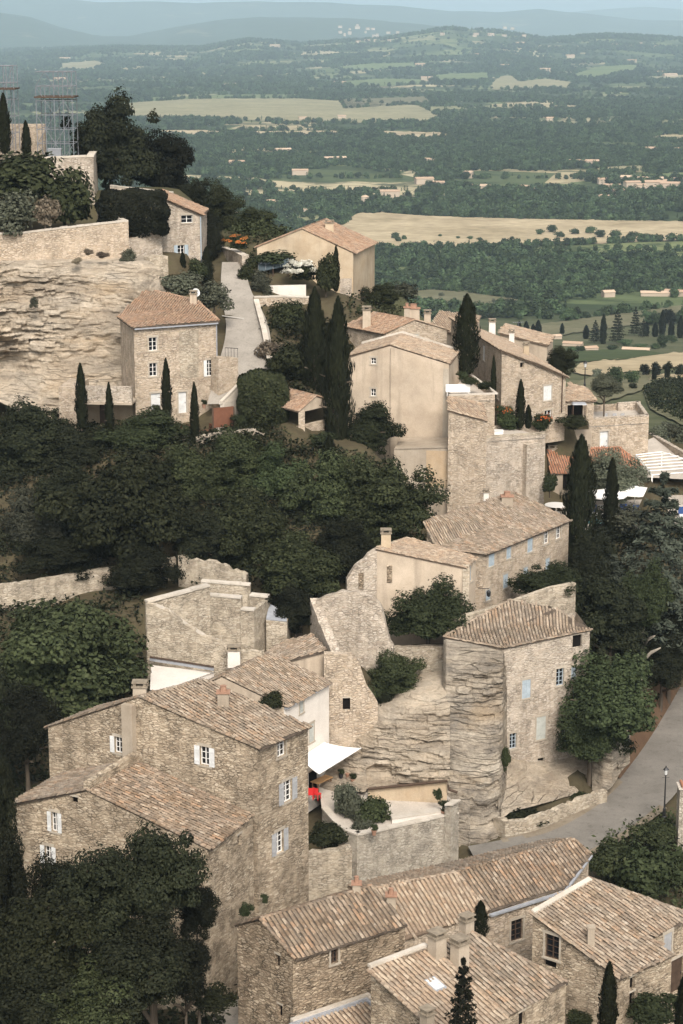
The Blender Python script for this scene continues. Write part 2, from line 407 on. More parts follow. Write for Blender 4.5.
# ------------------------------------------------------------------ walls, windows
def out_normal(A, B):
    n = V((B.y - A.y, A.x - B.x, 0)).normalized()
    c = (A + B) / 2
    return n if n.dot(V((-c.x, -c.y, 0))) > 0 else -n
SH = {'b': 'shut_blue', 'w': 'shut_white', 'g': 'shut_grey', 'e': 'shut_green'}
def wall_mesh(mb, top, zb, wins, root, surround='surround'):
    A, B = top[0], top[-1]
    ax = V((B.x - A.x, B.y - A.y, 0)); L = ax.length; ax.normalize()
    n = out_normal(A, B)
    prof = [((V((p.x - A.x, p.y - A.y, 0))).dot(ax), p.z) for p in top]
    def topz(u):
        for (u0, z0), (u1, z1) in zip(prof, prof[1:]):
            if u <= u1 + 1e-6: return z0 + (z1 - z0) * ((u - u0) / max(1e-6, u1 - u0))
        return prof[-1][1]
    holes = []
    for w in wins:
        px, py, ww, hh, kind = w[:5]
        p = W(px, py, A, B)
        u = (p - A).dot(ax); z = p.z
        u = min(max(u, ww / 2 + .12), L - ww / 2 - .12)
        zt = min(topz(u - ww / 2), topz(u + ww / 2)) - .15
        if z + hh / 2 > zt: z = zt - hh / 2
        holes.append((u - ww / 2, u + ww / 2, z - hh / 2, z + hh / 2, w))
    cuts = sorted(set([0, L] + [round(u, 4) for u, _ in prof if 0 < u < L] + [round(q, 4) for h in holes for q in h[:2]]))
    P = lambda u, z, o=0: V((A.x + ax.x * u + n.x * o, A.y + ax.y * u + n.y * o, z))
    for u0, u1 in zip(cuts, cuts[1:]):
        if u1 - u0 < 1e-4: continue
        um = (u0 + u1) / 2
        iv = sorted([(h[2], h[3]) for h in holes if h[0] < um < h[1]])
        z = zb
        for a, b in iv:
            if a > z: mb.poly(P(u0, z), P(u1, z), P(u1, a), P(u0, a))
            z = max(z, b)
        mb.poly(P(u0, z), P(u1, z), P(u1, topz(u1)), P(u0, topz(u0)))
    for u0, u1, z0, z1, w in holes:
        kind = w[4]; sh = w[5] if len(w) > 5 else ''; scol = w[6] if len(w) > 6 else 'b'
        dp = -.24
        for a, b in (((u0, z0), (u1, z0)), ((u1, z0), (u1, z1)), ((u1, z1), (u0, z1)), ((u0, z1), (u0, z0))):
            mb.poly(P(*a), P(*b), P(*b, dp), P(*a, dp))
        door = kind in 'D'
        sb = MB(); jw = .13
        def bar(m_, ua, ub, za, zb_, o0, o1):
            m_.obox(P(ua, za, o0), ax * (ub - ua), V((0, 0, zb_ - za)), n * (o1 - o0))
        if kind != 'o':
            bar(sb, u0 - jw, u0 - .002, z0, z1, -.05, .022); bar(sb, u1 + .002, u1 + jw, z0, z1, -.05, .022)
            bar(sb, u0 - jw - .05, u1 + jw + .05, z1 + .002, z1 + .2, -.05, .028)
            if not door: bar(sb, u0 - jw - .06, u1 + jw + .06, z0 - .12, z0 - .002, -.2, .06)
        else:
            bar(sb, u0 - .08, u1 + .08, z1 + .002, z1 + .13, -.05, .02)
        if door:
            wo = sb.build('door_surround', M[surround], root)
            d = MB(); bar(d, u0, u1, z0, z1, -.2, -.14)
            do = d.build('door', M[SH.get(scol, 'wood_dark')] if scol in SH else M[scol], root)
            wo.parent = do
            hd = MB(); hd.box(P(u1 - .12, z0 + (z1 - z0) * .48, -.11), (.05, .05, .14)); hd.build('handle', M['iron'], do)
            continue
        wo = sb.build('window', M[surround], root)
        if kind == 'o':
            g = MB(); bar(g, u0, u1, z0, z1, -.9, -.23); g.build('recess', M['hole'], wo); continue  # solid block painted near-black for the shade inside the opening
        if kind == 'c':
            sp = MB(); um = (u0 + u1) / 2
            bar(sp, u0, um - .008, z0, z1, -.06, -.015); bar(sp, um + .008, u1, z0, z1, -.06, -.015)
            for zz in (.2, .8):
                bar(sp, u0 + .02, u1 - .02, lerp(z0, z1, zz) - .04, lerp(z0, z1, zz) + .04, -.016, .004)
            sp.build('shutter', M[SH[scol]], root)
        g = MB(); bar(g, u0, u1, z0, z1, -.24, -.2); g.build('pane', M['glass'], wo)
        f = MB(); fw = .055; um = (u0 + u1) / 2; fm = w[7] if len(w) > 7 else 'white'
        bar(f, u0, u0 + fw, z0, z1, -.2, -.14); bar(f, u1 - fw, u1, z0, z1, -.2, -.14)
        bar(f, u0 + fw, u1 - fw, z1 - fw, z1, -.2, -.14); bar(f, u0 + fw, u1 - fw, z0, z0 + fw, -.2, -.14)
        if u1 - u0 > .4: bar(f, um - fw * .6, um + fw * .6, z0 + fw, z1 - fw, -.199, -.135)
        nb = max(0, round((z1 - z0) / .38) - 1)
        for k in range(nb):
            zz = lerp(z0, z1, (k + 1) / (nb + 1)); bar(f, u0 + fw, u1 - fw, zz - .016, zz + .016, -.198, -.15)
        f.build('frame', M[fm], wo)
        for s_ in sh:
            sw = (u1 - u0) / 2 + .03
            ua = u0 - sw if s_ == 'L' else u1
            sp = MB(); bar(sp, ua, ua + sw, z0, z1, .035, .075)
            for zz in (.2, .8): bar(sp, ua + .02, ua + sw - .02, lerp(z0, z1, zz) - .04, lerp(z0, z1, zz) + .04, .074, .10)
            sp.build('shutter', M[SH[scol]], root)

def house(name, label, cat, ring, zb, wm, roofs=(), apex=None, wins=None, wmats=None, cornice=(), group=None, flat_top=None):
    """ring: top corner points in order; roofs: dicts for roof(); wins: {wall index: [...]}"""
    apex = apex or {}; wins = wins or {}; wmats = wmats or {}
    c = sum(ring, V((0, 0, 0))) / len(ring)
    root = thing(name, label, cat, (c.x, c.y, zb), group)
    mbs = {}
    for i in range(len(ring)):
        a, b = ring[i], ring[(i + 1) % len(ring)]
        m_ = wmats.get(i, wm); mb = mbs.setdefault(m_, MB())
        wall_mesh(mb, [a] + apex.get(i, []) + [b], zb, wins.get(i, []), root)
    for m_, mb in mbs.items(): mb.build('wall', M[m_], root)
    if flat_top:
        s_ = MB(); s_.slab([V((p.x, p.y, p.z - flat_top[1])) for p in ring], .12); s_.build(flat_top[2], M[flat_top[0]], root)
    rs = []
    for k, r in enumerate(roofs):
        r = dict(r); pts = r.pop('p'); tm = r.pop('tm', 'tile_grey'); pan = r.pop('pan', 'pan_pale_shaded' if tm == 'tile_pale' else 'pan_grey_shaded')
        rs.append(roof(root, pts, M[tm], M[pan], seed=k + 1, **r))
    for (i, m_, h, o) in cornice:           # a band or gutter under the eave of wall i
        a, b = ring[i], ring[(i + 1) % len(ring)]; n = out_normal(a, b)
        mb = MB(); mb.obox(a + V((0, 0, -h - .13)) - n * .02, b - a, V((0, 0, h)), n * o)
        mb.build('gutter' if m_ == 'zinc' else 'cornice', M[m_], root)
    root['_r'] = 0
    del root['_r']
    return root, rs
def chimney(parent, p, w, d, h, m='plaster_grey', rz=0, cap='tile', sink=.5):
    mb = MB(); mb.box((p.x, p.y, p.z + (h - sink) / 2), (w, d, h + sink), rz, .94)
    o = mb.build('chimney', M[m], parent)
    c = MB(); c.box((p.x, p.y, p.z + h + .04), (w + .14, d + .14, .09), rz)
    if cap == 'tile':
        for sx in (-1, 1):
            off = Matrix.Rotation(rz, 3, 'Z') @ V((sx * w * .36, 0, 0))
            c.box((p.x + off.x, p.y + off.y, p.z + h + .19), (w * .2, d * .9, .21), rz)
        c.box((p.x, p.y, p.z + h + .33), (w + .1, d + .1, .07), rz)
        c.build('chimney_cap', M['terracotta'] if m == 'x' else M['mortar'], o)
    else:
        c.lathe((p.x, p.y, p.z + h + .08), [(w * .3, 0), (w * .26, .35), (w * .3, .38)], 8)
        c.build('chimney_pot', M['terracotta'], o)
    return o
def ragged(mb, A, B, tops, zb, th, jag=.18, step=.35, seed=0, zbB=None):
    """thick wall from A to B; tops = [(t, z)]; its thickness goes away from the camera"""
    ax = V((B.x - A.x, B.y - A.y, 0)); L = ax.length; ax.normalize(); n = out_normal(A, B)
    k = max(2, int(L / step)); fr = []; bk = []
    for i in range(k + 1):
        t = i / k
        for (t0, z0), (t1, z1) in zip(tops, tops[1:]):
            if t <= t1 + 1e-6: z = z0 + (z1 - z0) * ((t - t0) / max(1e-6, t1 - t0)); break
        j = MN.noise(V((A.x + t * L * 1.7, seed * 3.3, A.y))) * jag
        z += j
        p = A + ax * (t * L)
        fr.append((p, z)); bk.append((p - n * th, z - abs(j) * .4))
    vs = []; fs = []
    for (p, z), (q, y) in zip(fr, bk):
        bz = zb
        vs += [(p.x, p.y, bz), (p.x, p.y, z), (q.x, q.y, y), (q.x, q.y, bz)]
    for i in range(k):
        a, b = 4 * i, 4 * i + 4
        fs += [(a, b, b + 1, a + 1), (a + 1, b + 1, b + 2, a + 2), (a + 2, b + 2, b + 3, a + 3)]
    fs += [(0, 1, 2, 3), (4 * k + 3, 4 * k + 2, 4 * k + 1, 4 * k)]
    mb.add(vs, fs)
def coping(mb, A, B, w, h, seed=0, over=.08, step=.8):
    """a row of coping stones on a wall top from A to B (their outer edge), w deep away from the camera"""
    r = random.Random(seed); ax = (B - A); L = ax.length; n = out_normal(A, B); k = max(1, int(L / step)); d = ax / k
    for i in range(k):
        j = r.uniform(-.015, .015)
        mb.obox(A + d * i + n * over + V((0, 0, j)) + d * .012, d * .976, -n * (w + over), V((0, 0, h + r.uniform(-.01, .02))))
# ------------------------------------------------------------------ terrain
PROF = [(60, -66), (110, -63), (240, -50), (262, -54), (300, -61), (380, -71.5), (500, -88), (560, -93.5), (700, -113), (850, -129),
        (980, -138.5), (1060, -144), (1160, -148.5), (1350, -150), (4600, -150), (6000, -146), (7000, -118), (7800, -70), (8300, -62), (9500, -95),
        (11000, -120), (26000, -150)]
PX = np.array([p[0] for p in PROF], float); PZ = np.array([p[1] for p in PROF], float)
CP = []
def cp(px, py, z=None, Y=None):
    p = G(px, py, z) if z is not None else D(px, py, Y); CP.append((p.x, p.y, p.z))
for a in [
          (225, 1010, -59.5), (300, 905, -62.5), (120, 1000, -60), (30, 1000, -59.5), (60, 900, -57), (240, 930, -57.5),
          (190, 672, -51.5), (260, 655, -51.2), (340, 665, -51.5), (418, 690, -53.8), (400, 680, -53.4), (350, 700, -56.5), (40, 610, -49.0), (100, 590, -48.4), (200, 580, -48),
          (20, 700, -52.5), (90, 720, -53.2), (30, 790, -55.5),
          (60, 540, -45), (150, 500, -42.6), (240, 500, -42.4), (330, 520, -43.5), (380, 560, -46), (30, 470, -41.2), (130, 445, -38.6),
          (180, 428, -37.6), (120, 418, -37.2), (240, 432, -37.8), (320, 445, -39), (378, 470, -43.5), (420, 515, -47.6), (470, 510, -47.6), (520, 510, -48), (450, 505, -47.2),
          (440, 600, -51), (640, 640, -56), (620, 620, -54), (520, 808, -61.6), (545, 800, -61.5), (570, 795, -61.4), (595, 785, -61.2), (535, 790, -61.3), (560, 780, -61.0), (583, 770, -60.6), (560, 600, -51), (600, 570, -50.5), (680, 600, -54), (640, 560, -51.5),
          (530, 424, -39.6), (470, 424, -39.4)]: cp(a[0], a[1], z=a[2])
for a in [(232, 265, 222), (240, 300, 213), (250, 340, 205), (250, 385, 195), (215, 400, 192), (270, 380, 196), (290, 330, 208), (290, 300, 216), (360, 326, 230), (300, 425, 186)]: cp(a[0], a[1], Y=a[2])
CP += [(12, 105, -62.5), (30, 105, -62.3), (0, 110, -62.3), (0, 92, -63), (-15, 95, -61.5), (20, 85, -64), (40, 130, -62.4), (48, 150, -61.8), (60, 180, -61),
       (-8, 117, -57.5), (-25, 112, -58), (-35, 150, -52), (-40, 200, -40), (-34, 205, -39), (-2, 145, -59.7), (6, 143, -59.7), (0, 150, -58.5), (8, 165, -52),
       (-60, 225, -19), (-30, 222, -22), (-40, 235, -17.5), (-22, 235, -19), (-12, 235, -24), (-24, 222, -22.5), (-18, 218, -24.5), (-70, 260, -18), (-35, 262, -20), (-5, 255, -33), (15, 235, -37), (30, 220, -42), (24, 205, -38.5),
       (45, 225, -47), (60, 240, -50), (30, 190, -40.5), (50, 205, -48.4), (-70, 180, -42), (-70, 130, -54), (80, 190, -56), (90, 140, -62)]
zr = -62.0
rl = [G(468, 846, zr - .2), G(500, 840, zr), G(545, 829, zr), G(588, 806, zr), G(618, 780, zr), G(645, 745, zr), G(668, 708, zr), G(692, 665, zr), G(722, 615, zr)]
rr_ = [G(490, 888, zr - .2), G(535, 876, zr), G(586, 856, zr), G(630, 832, zr), G(664, 806, zr), G(690, 775, zr), G(716, 735, zr), G(756, 690, zr), G(790, 640, zr)]
vl = [G(606, 766, zr + 1.4), G(622, 728, zr + 2.6), G(642, 688, zr + 3.2), G(662, 650, zr + 3.4), G(688, 604, zr + 3.5)]
sl_ = [D(222, 262, 223), D(221, 290, 216), D(226, 330, 207), D(216, 372, 197), D(207, 404, 191)]
sr_ = [D(244, 262, 223), D(251, 290, 215.5), D(268, 325, 206.5), D(272, 372, 197), D(262, 404, 191)]
zt = -59.4
EDGE = [G(322, 810, zt), G(333, 823, zt), G(345, 833, zt), G(357, 837, zt), G(375, 834, zt), G(415, 825, zt), G(459, 815, zt)]
for px_ in (95, 125, 140, 160, 180, 200, 212):
    CP.append((D(px_, 420, 188.5).x, 188.5, -38.3)); CP.append((D(px_, 420, 186).x, 186, -38.4))
for px_ in (150, 165, 180, 192, 204, 214):
    for Y_ in (190, 192, 194): CP.append((D(px_, 418, Y_).x, Y_, -38.3))
for px_ in (70, 100, 125): CP.append((D(px_, 400, 192).x, 192, -38.8))
zp = -48.0
def addcp(p, dz=-.4): CP.append((p.x, p.y, p.z + dz))
for L_, R_ in ((rl, rr_), (sl_, sr_)):
    for a_, b_ in zip(L_, R_):
        a2_ = None
    for i_ in range(len(L_) - 1):
        for f_ in (0, .5):
            for t_ in (-.12, .15, .5, .85, 1.12):
                addcp(L_[i_].lerp(L_[i_ + 1], f_).lerp(R_[i_].lerp(R_[i_ + 1], f_), t_), -.45)
for a_, b_ in zip(EDGE, EDGE[1:]):
    for t_ in (0, .5):
        p = a_.lerp(b_, t_); CP.append((p.x * .985, p.y - 1.7, -65.2)); CP.append((p.x * .985, p.y - 4, -65.2)); CP.append((p.x * .96, p.y - 8, -64.5)); CP.append((p.x * .94, p.y - 12, -64.5)); CP.append((p.x, p.y + 1.0, -64.5)); CP.append((p.x, p.y + 4.5, -61.5))
for px_ in range(545, 721, 35):
    for Y_ in (188, 193, 198): CP.append((D(px_, 520, Y_).x, Y_, zp - .4))
for px_ in range(580, 721, 35):
    CP.append((D(px_, 470, 205).x, 205, -46.9)); CP.append((D(px_, 470, 211).x, 211, -46.9)); CP.append((D(px_, 470, 218).x, 218, -47.2))
CPA = np.array(CP)
def Hnp(x, y):
    x = np.asarray(x, float); y = np.asarray(y, float)
    base = np.interp(y, PX, PZ)
    # far hilltop: modulate the long ridge by its skyline
    hx = x / np.maximum(y, 1)
    g = np.interp(hx, [-.25, -.17, -.11, -.07, -.045, -.02, .02, .05, .075, .10, .13, .18, .25], [-.25, .0, .25, .2, .62, .45, .78, 1.3, 1.2, .85, 1.0, .62, .55])
    far = np.clip((y - 6000) / 2000, 0, 1) * np.clip((11500 - y) / 2500, 0, 1)
    base = np.where(y > 6000, -147 + (base + 147) * (.15 + g), base)
    base = base + np.where(y > 4800, np.sin(x / 420 + y / 900) * 7 * np.clip((y - 4800) / 1500, 0, 1), 0)
    out = base.copy()
    near = (y < 300) & (np.abs(x) < 140)
    if near.any():
        xn, yn = x[near], y[near]
        d2 = (xn[:, None] - CPA[None, :, 0]) ** 2 + (yn[:, None] - CPA[None, :, 1]) ** 2 + 1.2
        w = d2 ** -2.6
        zi = (w * CPA[None, :, 2]).sum(1) / w.sum(1)
        q_ = np.clip((xn - 8) / 14, 0, 1); f = np.clip((300 - 52 * q_ - yn) / (50 - 26 * q_), 0, 1) * np.clip((140 - np.abs(xn)) / 50, 0, 1)
        out[near] = zi * f + base[near] * (1 - f)
    return out
def H(x, y): return float(Hnp(np.array([x]), np.array([y]))[0])
def GT(px, py, y0=60.0):                     # where a pixel's ray first meets the terrain
    r = ray(px, py); ys = np.concatenate([np.arange(y0, 330, 1.0), np.geomspace(330, 11000, 700)])
    hz = Hnp(r.x / r.y * ys, ys); rz = r.z / r.y * ys
    k = np.nonzero(rz < hz)[0]
    if len(k) == 0: return r * (11000 / r.y)
    i = k[0]
    if i == 0: return r * (ys[0] / r.y)
    a, b = rz[i - 1] - hz[i - 1], rz[i] - hz[i]; t = a / (a - b)
    Y = ys[i - 1] + (ys[i] - ys[i - 1]) * t
    return r * (Y / r.y)

def ground_mat():
    t = NT('plain and hillside ground', .95, .05); co = t.coords()
    g = t.n('NewGeometry'); sep = t.n('SeparateXYZ'); t.l(co, sep.inputs[0])
    # far woods and clearings
    n2 = t.noise(co, .03, 5, .7)
    def parcels(scale, rot):
        mp = t.coords((scale, scale * .62, 0), 'Object', (0, 0, rot)); vo = t.n('TexVoronoi', feature='F1', distance='CHEBYCHEV'); vo.inputs['Scale'].default_value = 1.0; vo.inputs['Randomness'].default_value = .8
        t.l(mp, vo.inputs['Vector']); sp = t.n('SeparateColor'); t.l(vo.outputs['Color'], sp.inputs[0]); return sp.outputs[0]
    c = t.ramp(parcels(.0075, .3), [(0, (.045, .062, .028)), (.3, (.075, .095, .042)), (.45, (.15, .17, .075)), (.58, (.34, .285, .175)), (.70, (.10, .125, .055)), (.84, (.22, .215, .115)), (.93, (.40, .34, .215))], 'CONSTANT')
    c = t.mix(1.0, c, t.ramp(n2, [(.3, .8), (.7, 1.15)]), 'MULTIPLY')
    c = t.mix(t.ramp(t.noise(co, .012, 5, .7), [(.5, 0.0), (.58, .85)]), c, (.036, .05, .022))
    # near the village: dry earth and scrub
    e = t.ramp(t.noise(co, .9, 6, .7), [(.3, (.055, .045, .028)), (.55, (.085, .070, .042)), (.75, (.05, .055, .026))])
    y_ = t.ramp(t.math('MULTIPLY', sep.outputs[1], .002), [(.44, 0.0), (.6, 1.0)])
    c = t.mix(y_, e, c)
    sl = t.ramp(t.noise(co, .06, 5, .65), [(.35, (.060, .068, .034)), (.6, (.105, .105, .06))])
    m2 = t.math('MULTIPLY', t.ramp(t.math('MULTIPLY', sep.outputs[1], .002), [(.46, 0.0), (.52, 1.0)]), t.ramp(t.math('MULTIPLY', sep.outputs[1], .001), [(.85, 1.0), (1.0, 0.0)]))
    c = t.mix(t.math('MULTIPLY', m2, .9), c, sl)
    t.color(c); t.bump(t.noise(co, 2.5, 5, .7), .08, .5)
    return t.m
M['ground'] = ground_mat()
ys = np.concatenate([np.arange(56, 300, 2.0), np.geomspace(300, 30000, 240)])
nx = 180; us = np.linspace(-1, 1, nx)
us = np.sign(us) * (np.abs(us) ** 1.3)
GX = us[None, :] * (60 + ys[:, None] * .42); GY = np.repeat(ys[:, None], nx, 1)
GZ = Hnp(GX.ravel(), GY.ravel()).reshape(GX.shape)
gv = np.stack([GX, GY, GZ], -1).reshape(-1, 3)
idx = np.arange(len(ys) * nx).reshape(len(ys), nx)
gq = np.stack([idx[:-1, :-1], idx[:-1, 1:], idx[1:, 1:], idx[1:, :-1]], -1).reshape(-1, 4)
o = link('ground', np_mesh('ground', gv, gq, M['ground'], True)); o['kind'] = 'structure'

# far ridges (closed land masses with a back slope)
def ridge(name, Y, crest, foot, col, seed):
    xs = np.linspace(-60, 743, 160); mb = MB(); rows = []
    for k, (dy, f) in enumerate(((-2600, 0), (-1900, .2), (-1100, .52), (-500, .82), (0, 1), (700, .7), (2200, 0))):
        row = []
        for px in xs:
            pz = np.interp(px, [c[0] for c in crest], [c[1] for c in crest])
            top = D(px, float(pz), Y)
            nz = MN.fractal(V((px * .02 + seed, k * .55, seed)), 1, 2, 4) * 26 * (1 if k not in (0, 4, 6) else .25)
            row.append((top.x * (1 + dy / Y), Y + dy, foot + (top.z - foot) * f + nz))
        rows.append(row)
    v = [p for r in rows for p in r]; n = len(xs)
    f = [(i * n + j, i * n + j + 1, (i + 1) * n + j + 1, (i + 1) * n + j) for i in range(len(rows) - 1) for j in range(n - 1)]
    mb.add(v, f)
    t = NT(name + ' cover', .95, .05); co = t.coords()
    c = t.ramp(t.noise(co, .006, 8, .7), [(.35, tuple(q * .75 for q in col)), (.65, tuple(q * 1.25 for q in col))])
    c = t.mix(t.ramp(t.noise(co, .0016, 5, .6), [(.62, 0.0), (.66, .6)]), c, (.16, .15, .085))
    t.color(c)
    struct(name, mb, t.m, True)
ridge('hills', 12500, [(-60, 5), (0, 12), (30, 16), (60, 27), (95, 35), (130, 36), (180, 26), (230, 18), (290, 17), (350, 18), (420, 24), (500, 33), (560, 38), (620, 36), (743, 40)], -150, (.035, .05, .025), 1)
ridge('hills', 17500, [(-60, 2), (40, -4), (100, 2), (150, 1), (200, 3), (260, 1), (330, 3), (400, 6), (450, 11), (500, 12), (540, 9), (590, 14), (640, 20), (683, 21), (743, 16)], -150, (.035, .05, .025), 5)
ridge('hills', 23000, [(-60, 6), (100, 8), (350, 9), (500, 14), (560, 13), (610, 9), (650, 7), (700, 11), (743, 12)], -150, (.035, .05, .025), 9)

# ------------------------------------------------------------------ fields on the plain, draped over the ground
def field_mat(name, c1, c2, sc=.03, rows=None):
    t = NT(name, .95, .05); co = t.coords()
    c = t.ramp(t.noise(co, sc, 7, .68), [(.32, c1), (.68, c2)])
    c = t.mix(1.0, c, t.ramp(t.noise(co, sc * 8, 4, .6), [(.3, .82), (.7, 1.12)]), 'MULTIPLY')
    if rows:
        w = t.n('TexWave', wave_type='BANDS', bands_direction='X'); w.inputs['Scale'].default_value = rows[0]; w.inputs['Distortion'].default_value = .6
        t.l(t.coords((1, 1, 1), 'Object', (0, 0, rows[1])), w.inputs['Vector'])
        c = t.mix(t.math('MULTIPLY', w.outputs['Fac'], .3), c, tuple(q * .7 for q in c1))
    t.color(c); return t.m
FM = {'straw': field_mat('dry straw field', (.27, .215, .13), (.44, .36, .235), .014),
      'tan': field_mat('tan fallow field', (.20, .185, .105), (.30, .27, .165), .012, (.07, 1.1)),
      'green': field_mat('green meadow', (.10, .135, .055), (.16, .185, .085), .012, (.09, .7)),
      'dull': field_mat('dull green grassland', (.105, .105, .058), (.17, .155, .095), .03),
      'crop': field_mat('dark green crop', (.045, .06, .026), (.065, .082, .036), .05)}
FIELDS = [
 ('straw', [(352, 214), (382, 213), (420, 216), (470, 218), (560, 220), (683, 222), (700, 226), (700, 241), (640, 242), (560, 246), (460, 249), (360, 252), (318, 255), (300, 244), (322, 232), (345, 224)]),
 ('tan', [(120, 104), (190, 99), (300, 99), (420, 106), (440, 118), (430, 124), (330, 123), (200, 120), (120, 121)]),
 ('green', [(150, 98), (240, 95), (300, 95), (300, 98), (190, 99.5), (150, 102)]),
 ('straw', [(150, 131), (200, 130.5), (226, 132), (226, 136), (190, 138), (150, 136)]),
 ('straw', [(252, 132), (335, 131), (345, 134), (345, 137), (300, 137.5), (252, 137)]),
 ('straw', [(380, 131.5), (440, 133), (456, 137), (456, 140), (420, 141), (380, 138)]),
 ('tan', [(535, 120), (590, 123), (612, 126), (600, 129), (540, 126)]),
 ('tan', [(490, 84), (500, 77), (512, 76), (520, 82), (545, 79), (575, 83), (570, 88), (520, 90), (492, 90)]),
 ('green', [(433, 76), (452, 74), (488, 73), (490, 80), (478, 83), (440, 84)]),
 ('green', [(340, 67), (370, 64), (415, 63), (418, 69), (340, 71)]),
 ('green', [(340, 82), (380, 79), (425, 80), (430, 84), (380, 87), (340, 87)]),
 ('green', [(572, 75), (600, 67), (636, 65), (640, 70), (606, 78), (575, 79)]),
 ('tan', [(640, 82), (650, 77), (690, 75), (700, 80), (660, 82)]),
 ('tan', [(60, 64), (95, 61), (110, 66), (80, 72), (60, 70)]),
 ('dull', [(340, 100), (425, 97), (432, 104), (345, 109)]),
 ('tan', [(596, 168), (640, 166), (652, 169), (640, 173), (600, 172)]),
 ('green', [(620, 176), (683, 173), (700, 175), (700, 180), (622, 181)]),
 ('green', [(268, 193), (292, 191), (300, 197), (272, 199)]),
 ('dull', [(396, 293), (430, 290), (470, 293), (520, 300), (545, 306), (530, 313), (500, 314), (440, 312), (400, 306)]),
 ('tan', [(500, 308), (520, 306), (530, 312), (510, 314)]),
 ('dull', [(500, 332), (540, 325), (600, 317), (683, 306), (710, 305), (710, 318), (683, 320), (610, 329), (560, 336), (510, 342)]),
 ('crop', [(565, 354), (600, 351), (640, 350), (664, 355), (620, 361), (575, 363)]),
 ('straw', [(572, 373), (580, 364), (640, 358), (680, 353), (710, 350), (710, 366), (650, 371), (590, 377)]),
 ('dull', [(576, 385), (590, 378), (640, 374), (668, 378), (640, 392), (600, 405), (576, 398)]),
 ('dull', [(643, 392), (655, 384), (672, 382), (715, 380), (715, 432), (690, 430), (668, 420), (650, 410)]),
 ('straw', [(640, 377), (672, 375), (710, 374), (710, 379), (650, 381)]),
]
def clip_poly_grid(poly, nx_=14, ny_=5):
    xs_ = [p[0] for p in poly]; ys_ = [p[1] for p in poly]
    gx = np.linspace(min(xs_), max(xs_), 50); rows = []
    # per column: the vertical span inside the polygon
    for x in gx:
        c = []
        for i in range(len(poly)):
            a, b = poly[i], poly[(i + 1) % len(poly)]
            if (a[0] - x) * (b[0] - x) <= 0 and a[0] != b[0]:
                c.append(a[1] + (b[1] - a[1]) * (x - a[0]) / (b[0] - a[0]))
        if c: rows.append((x, min(c), max(c)))
    return rows
for kind, poly in FIELDS:
    rows = clip_poly_grid(poly); mb = MB(); vs = []; m_ = 6
    for x, a, b in rows:
        for k in range(m_ + 1):
            wob = MN.noise(V((x * .13, k, len(poly)))) * (.9 if poly[0][1] < 205 else 1.6)
            p = GT(x, b + (a - b) * k / m_ + wob * (k in (0, m_)), 300)
            vs.append((p.x, p.y, H(p.x, p.y) + .25 + p.y * .00025))
    fs = [(i * (m_ + 1) + k, (i + 1) * (m_ + 1) + k, (i + 1) * (m_ + 1) + k + 1, i * (m_ + 1) + k + 1) for i in range(len(rows) - 1) for k in range(m_)]
    mb.add(vs, fs); struct('field', mb, FM[kind])
def in_field(px, py):
    return any(inside(px, py, p) for _, p in FIELDS)

# ------------------------------------------------------------------ road, street, terraces (sheets over the ground)
def asphalt(name, c1, c2):
    t = NT(name, .9, .15); co = t.coords()
    c = t.ramp(t.noise(co, .35, 6, .65), [(.3, c1), (.7, c2)])
    c = t.mix(t.ramp(t.noise(co, 1.6, 6, .7), [(.56, 0.0), (.62, .3)]), c, tuple(q * .55 for q in c1))
    c = t.mix(1.0, c, t.ramp(t.noise(co, 7, 5, .7), [(.3, .85), (.7, 1.12)]), 'MULTIPLY')
    t.color(c); t.bump(t.noise(co, 30, 3), .01, .4); return t.m
M['asphalt'] = asphalt('road asphalt', (.15, .137, .118), (.225, .205, .178))
M['gravel'] = asphalt('pale lane surface', (.26, .235, .20), (.36, .325, .28))
M['gravel_light'] = asphalt('pale cement patch', (.36, .33, .29), (.44, .41, .36))
M['terrace'] = asphalt('pale terrace paving', (.42, .37, .31), (.54, .48, .41))
M['dirt'] = asphalt('dusty road edge', (.17, .135, .095), (.26, .22, .165))
M['verge'] = asphalt('red brown verge litter', (.085, .05, .03), (.13, .08, .048))
def strip(name, L, Rr, m, n=40, cross=6, lift=.05, zf=None):
    """sheet between two polylines of world points, draped at lift over the ground (or at zf)"""
    def samp(pl, t):
        s = t * (len(pl) - 1); i = min(int(s), len(pl) - 2); f = s - i
        p0 = pl[max(i - 1, 0)]; p1 = pl[i]; p2 = pl[i + 1]; p3 = pl[min(i + 2, len(pl) - 1)]
        return .5 * ((2 * p1) + (p2 - p0) * f + (2 * p0 - 5 * p1 + 4 * p2 - p3) * f * f + (3 * p1 - p0 - 3 * p2 + p3) * f ** 3)
    vs = []
    for i in range(n + 1):
        a, b = samp(L, i / n), samp(Rr, i / n)
        for k in range(cross + 1):
            p = a.lerp(b, k / cross)
            vs.append((p.x, p.y, (H(p.x, p.y) if zf is None else p.z) + lift))
    mb = MB(); c = cross + 1
    mb.add(vs, [(i * c + k, (i + 1) * c + k, (i + 1) * c + k + 1, i * c + k + 1) for i in range(n) for k in range(cross)])
    return struct(name, mb, m, True)
strip('road', rl, rr_, M['asphalt'], 60, 8, .0, zf=1)
strip('verge', [p + V((0, 0, .0)) for p in vl], [G(620, 779, zr), G(646, 744, zr), G(669, 707, zr), G(693, 664, zr), G(723, 614, zr)], M['verge'], 30, 6, .02, zf=1)
strip('verge', [G(500, 838.5, zr), G(545, 827.5, zr), G(588, 804.5, zr), G(618, 778.5, zr)], [G(503, 842.5, zr), G(549, 832, zr), G(593, 808.5, zr), G(623, 782, zr)], M['dirt'], 30, 3, .012, zf=1)
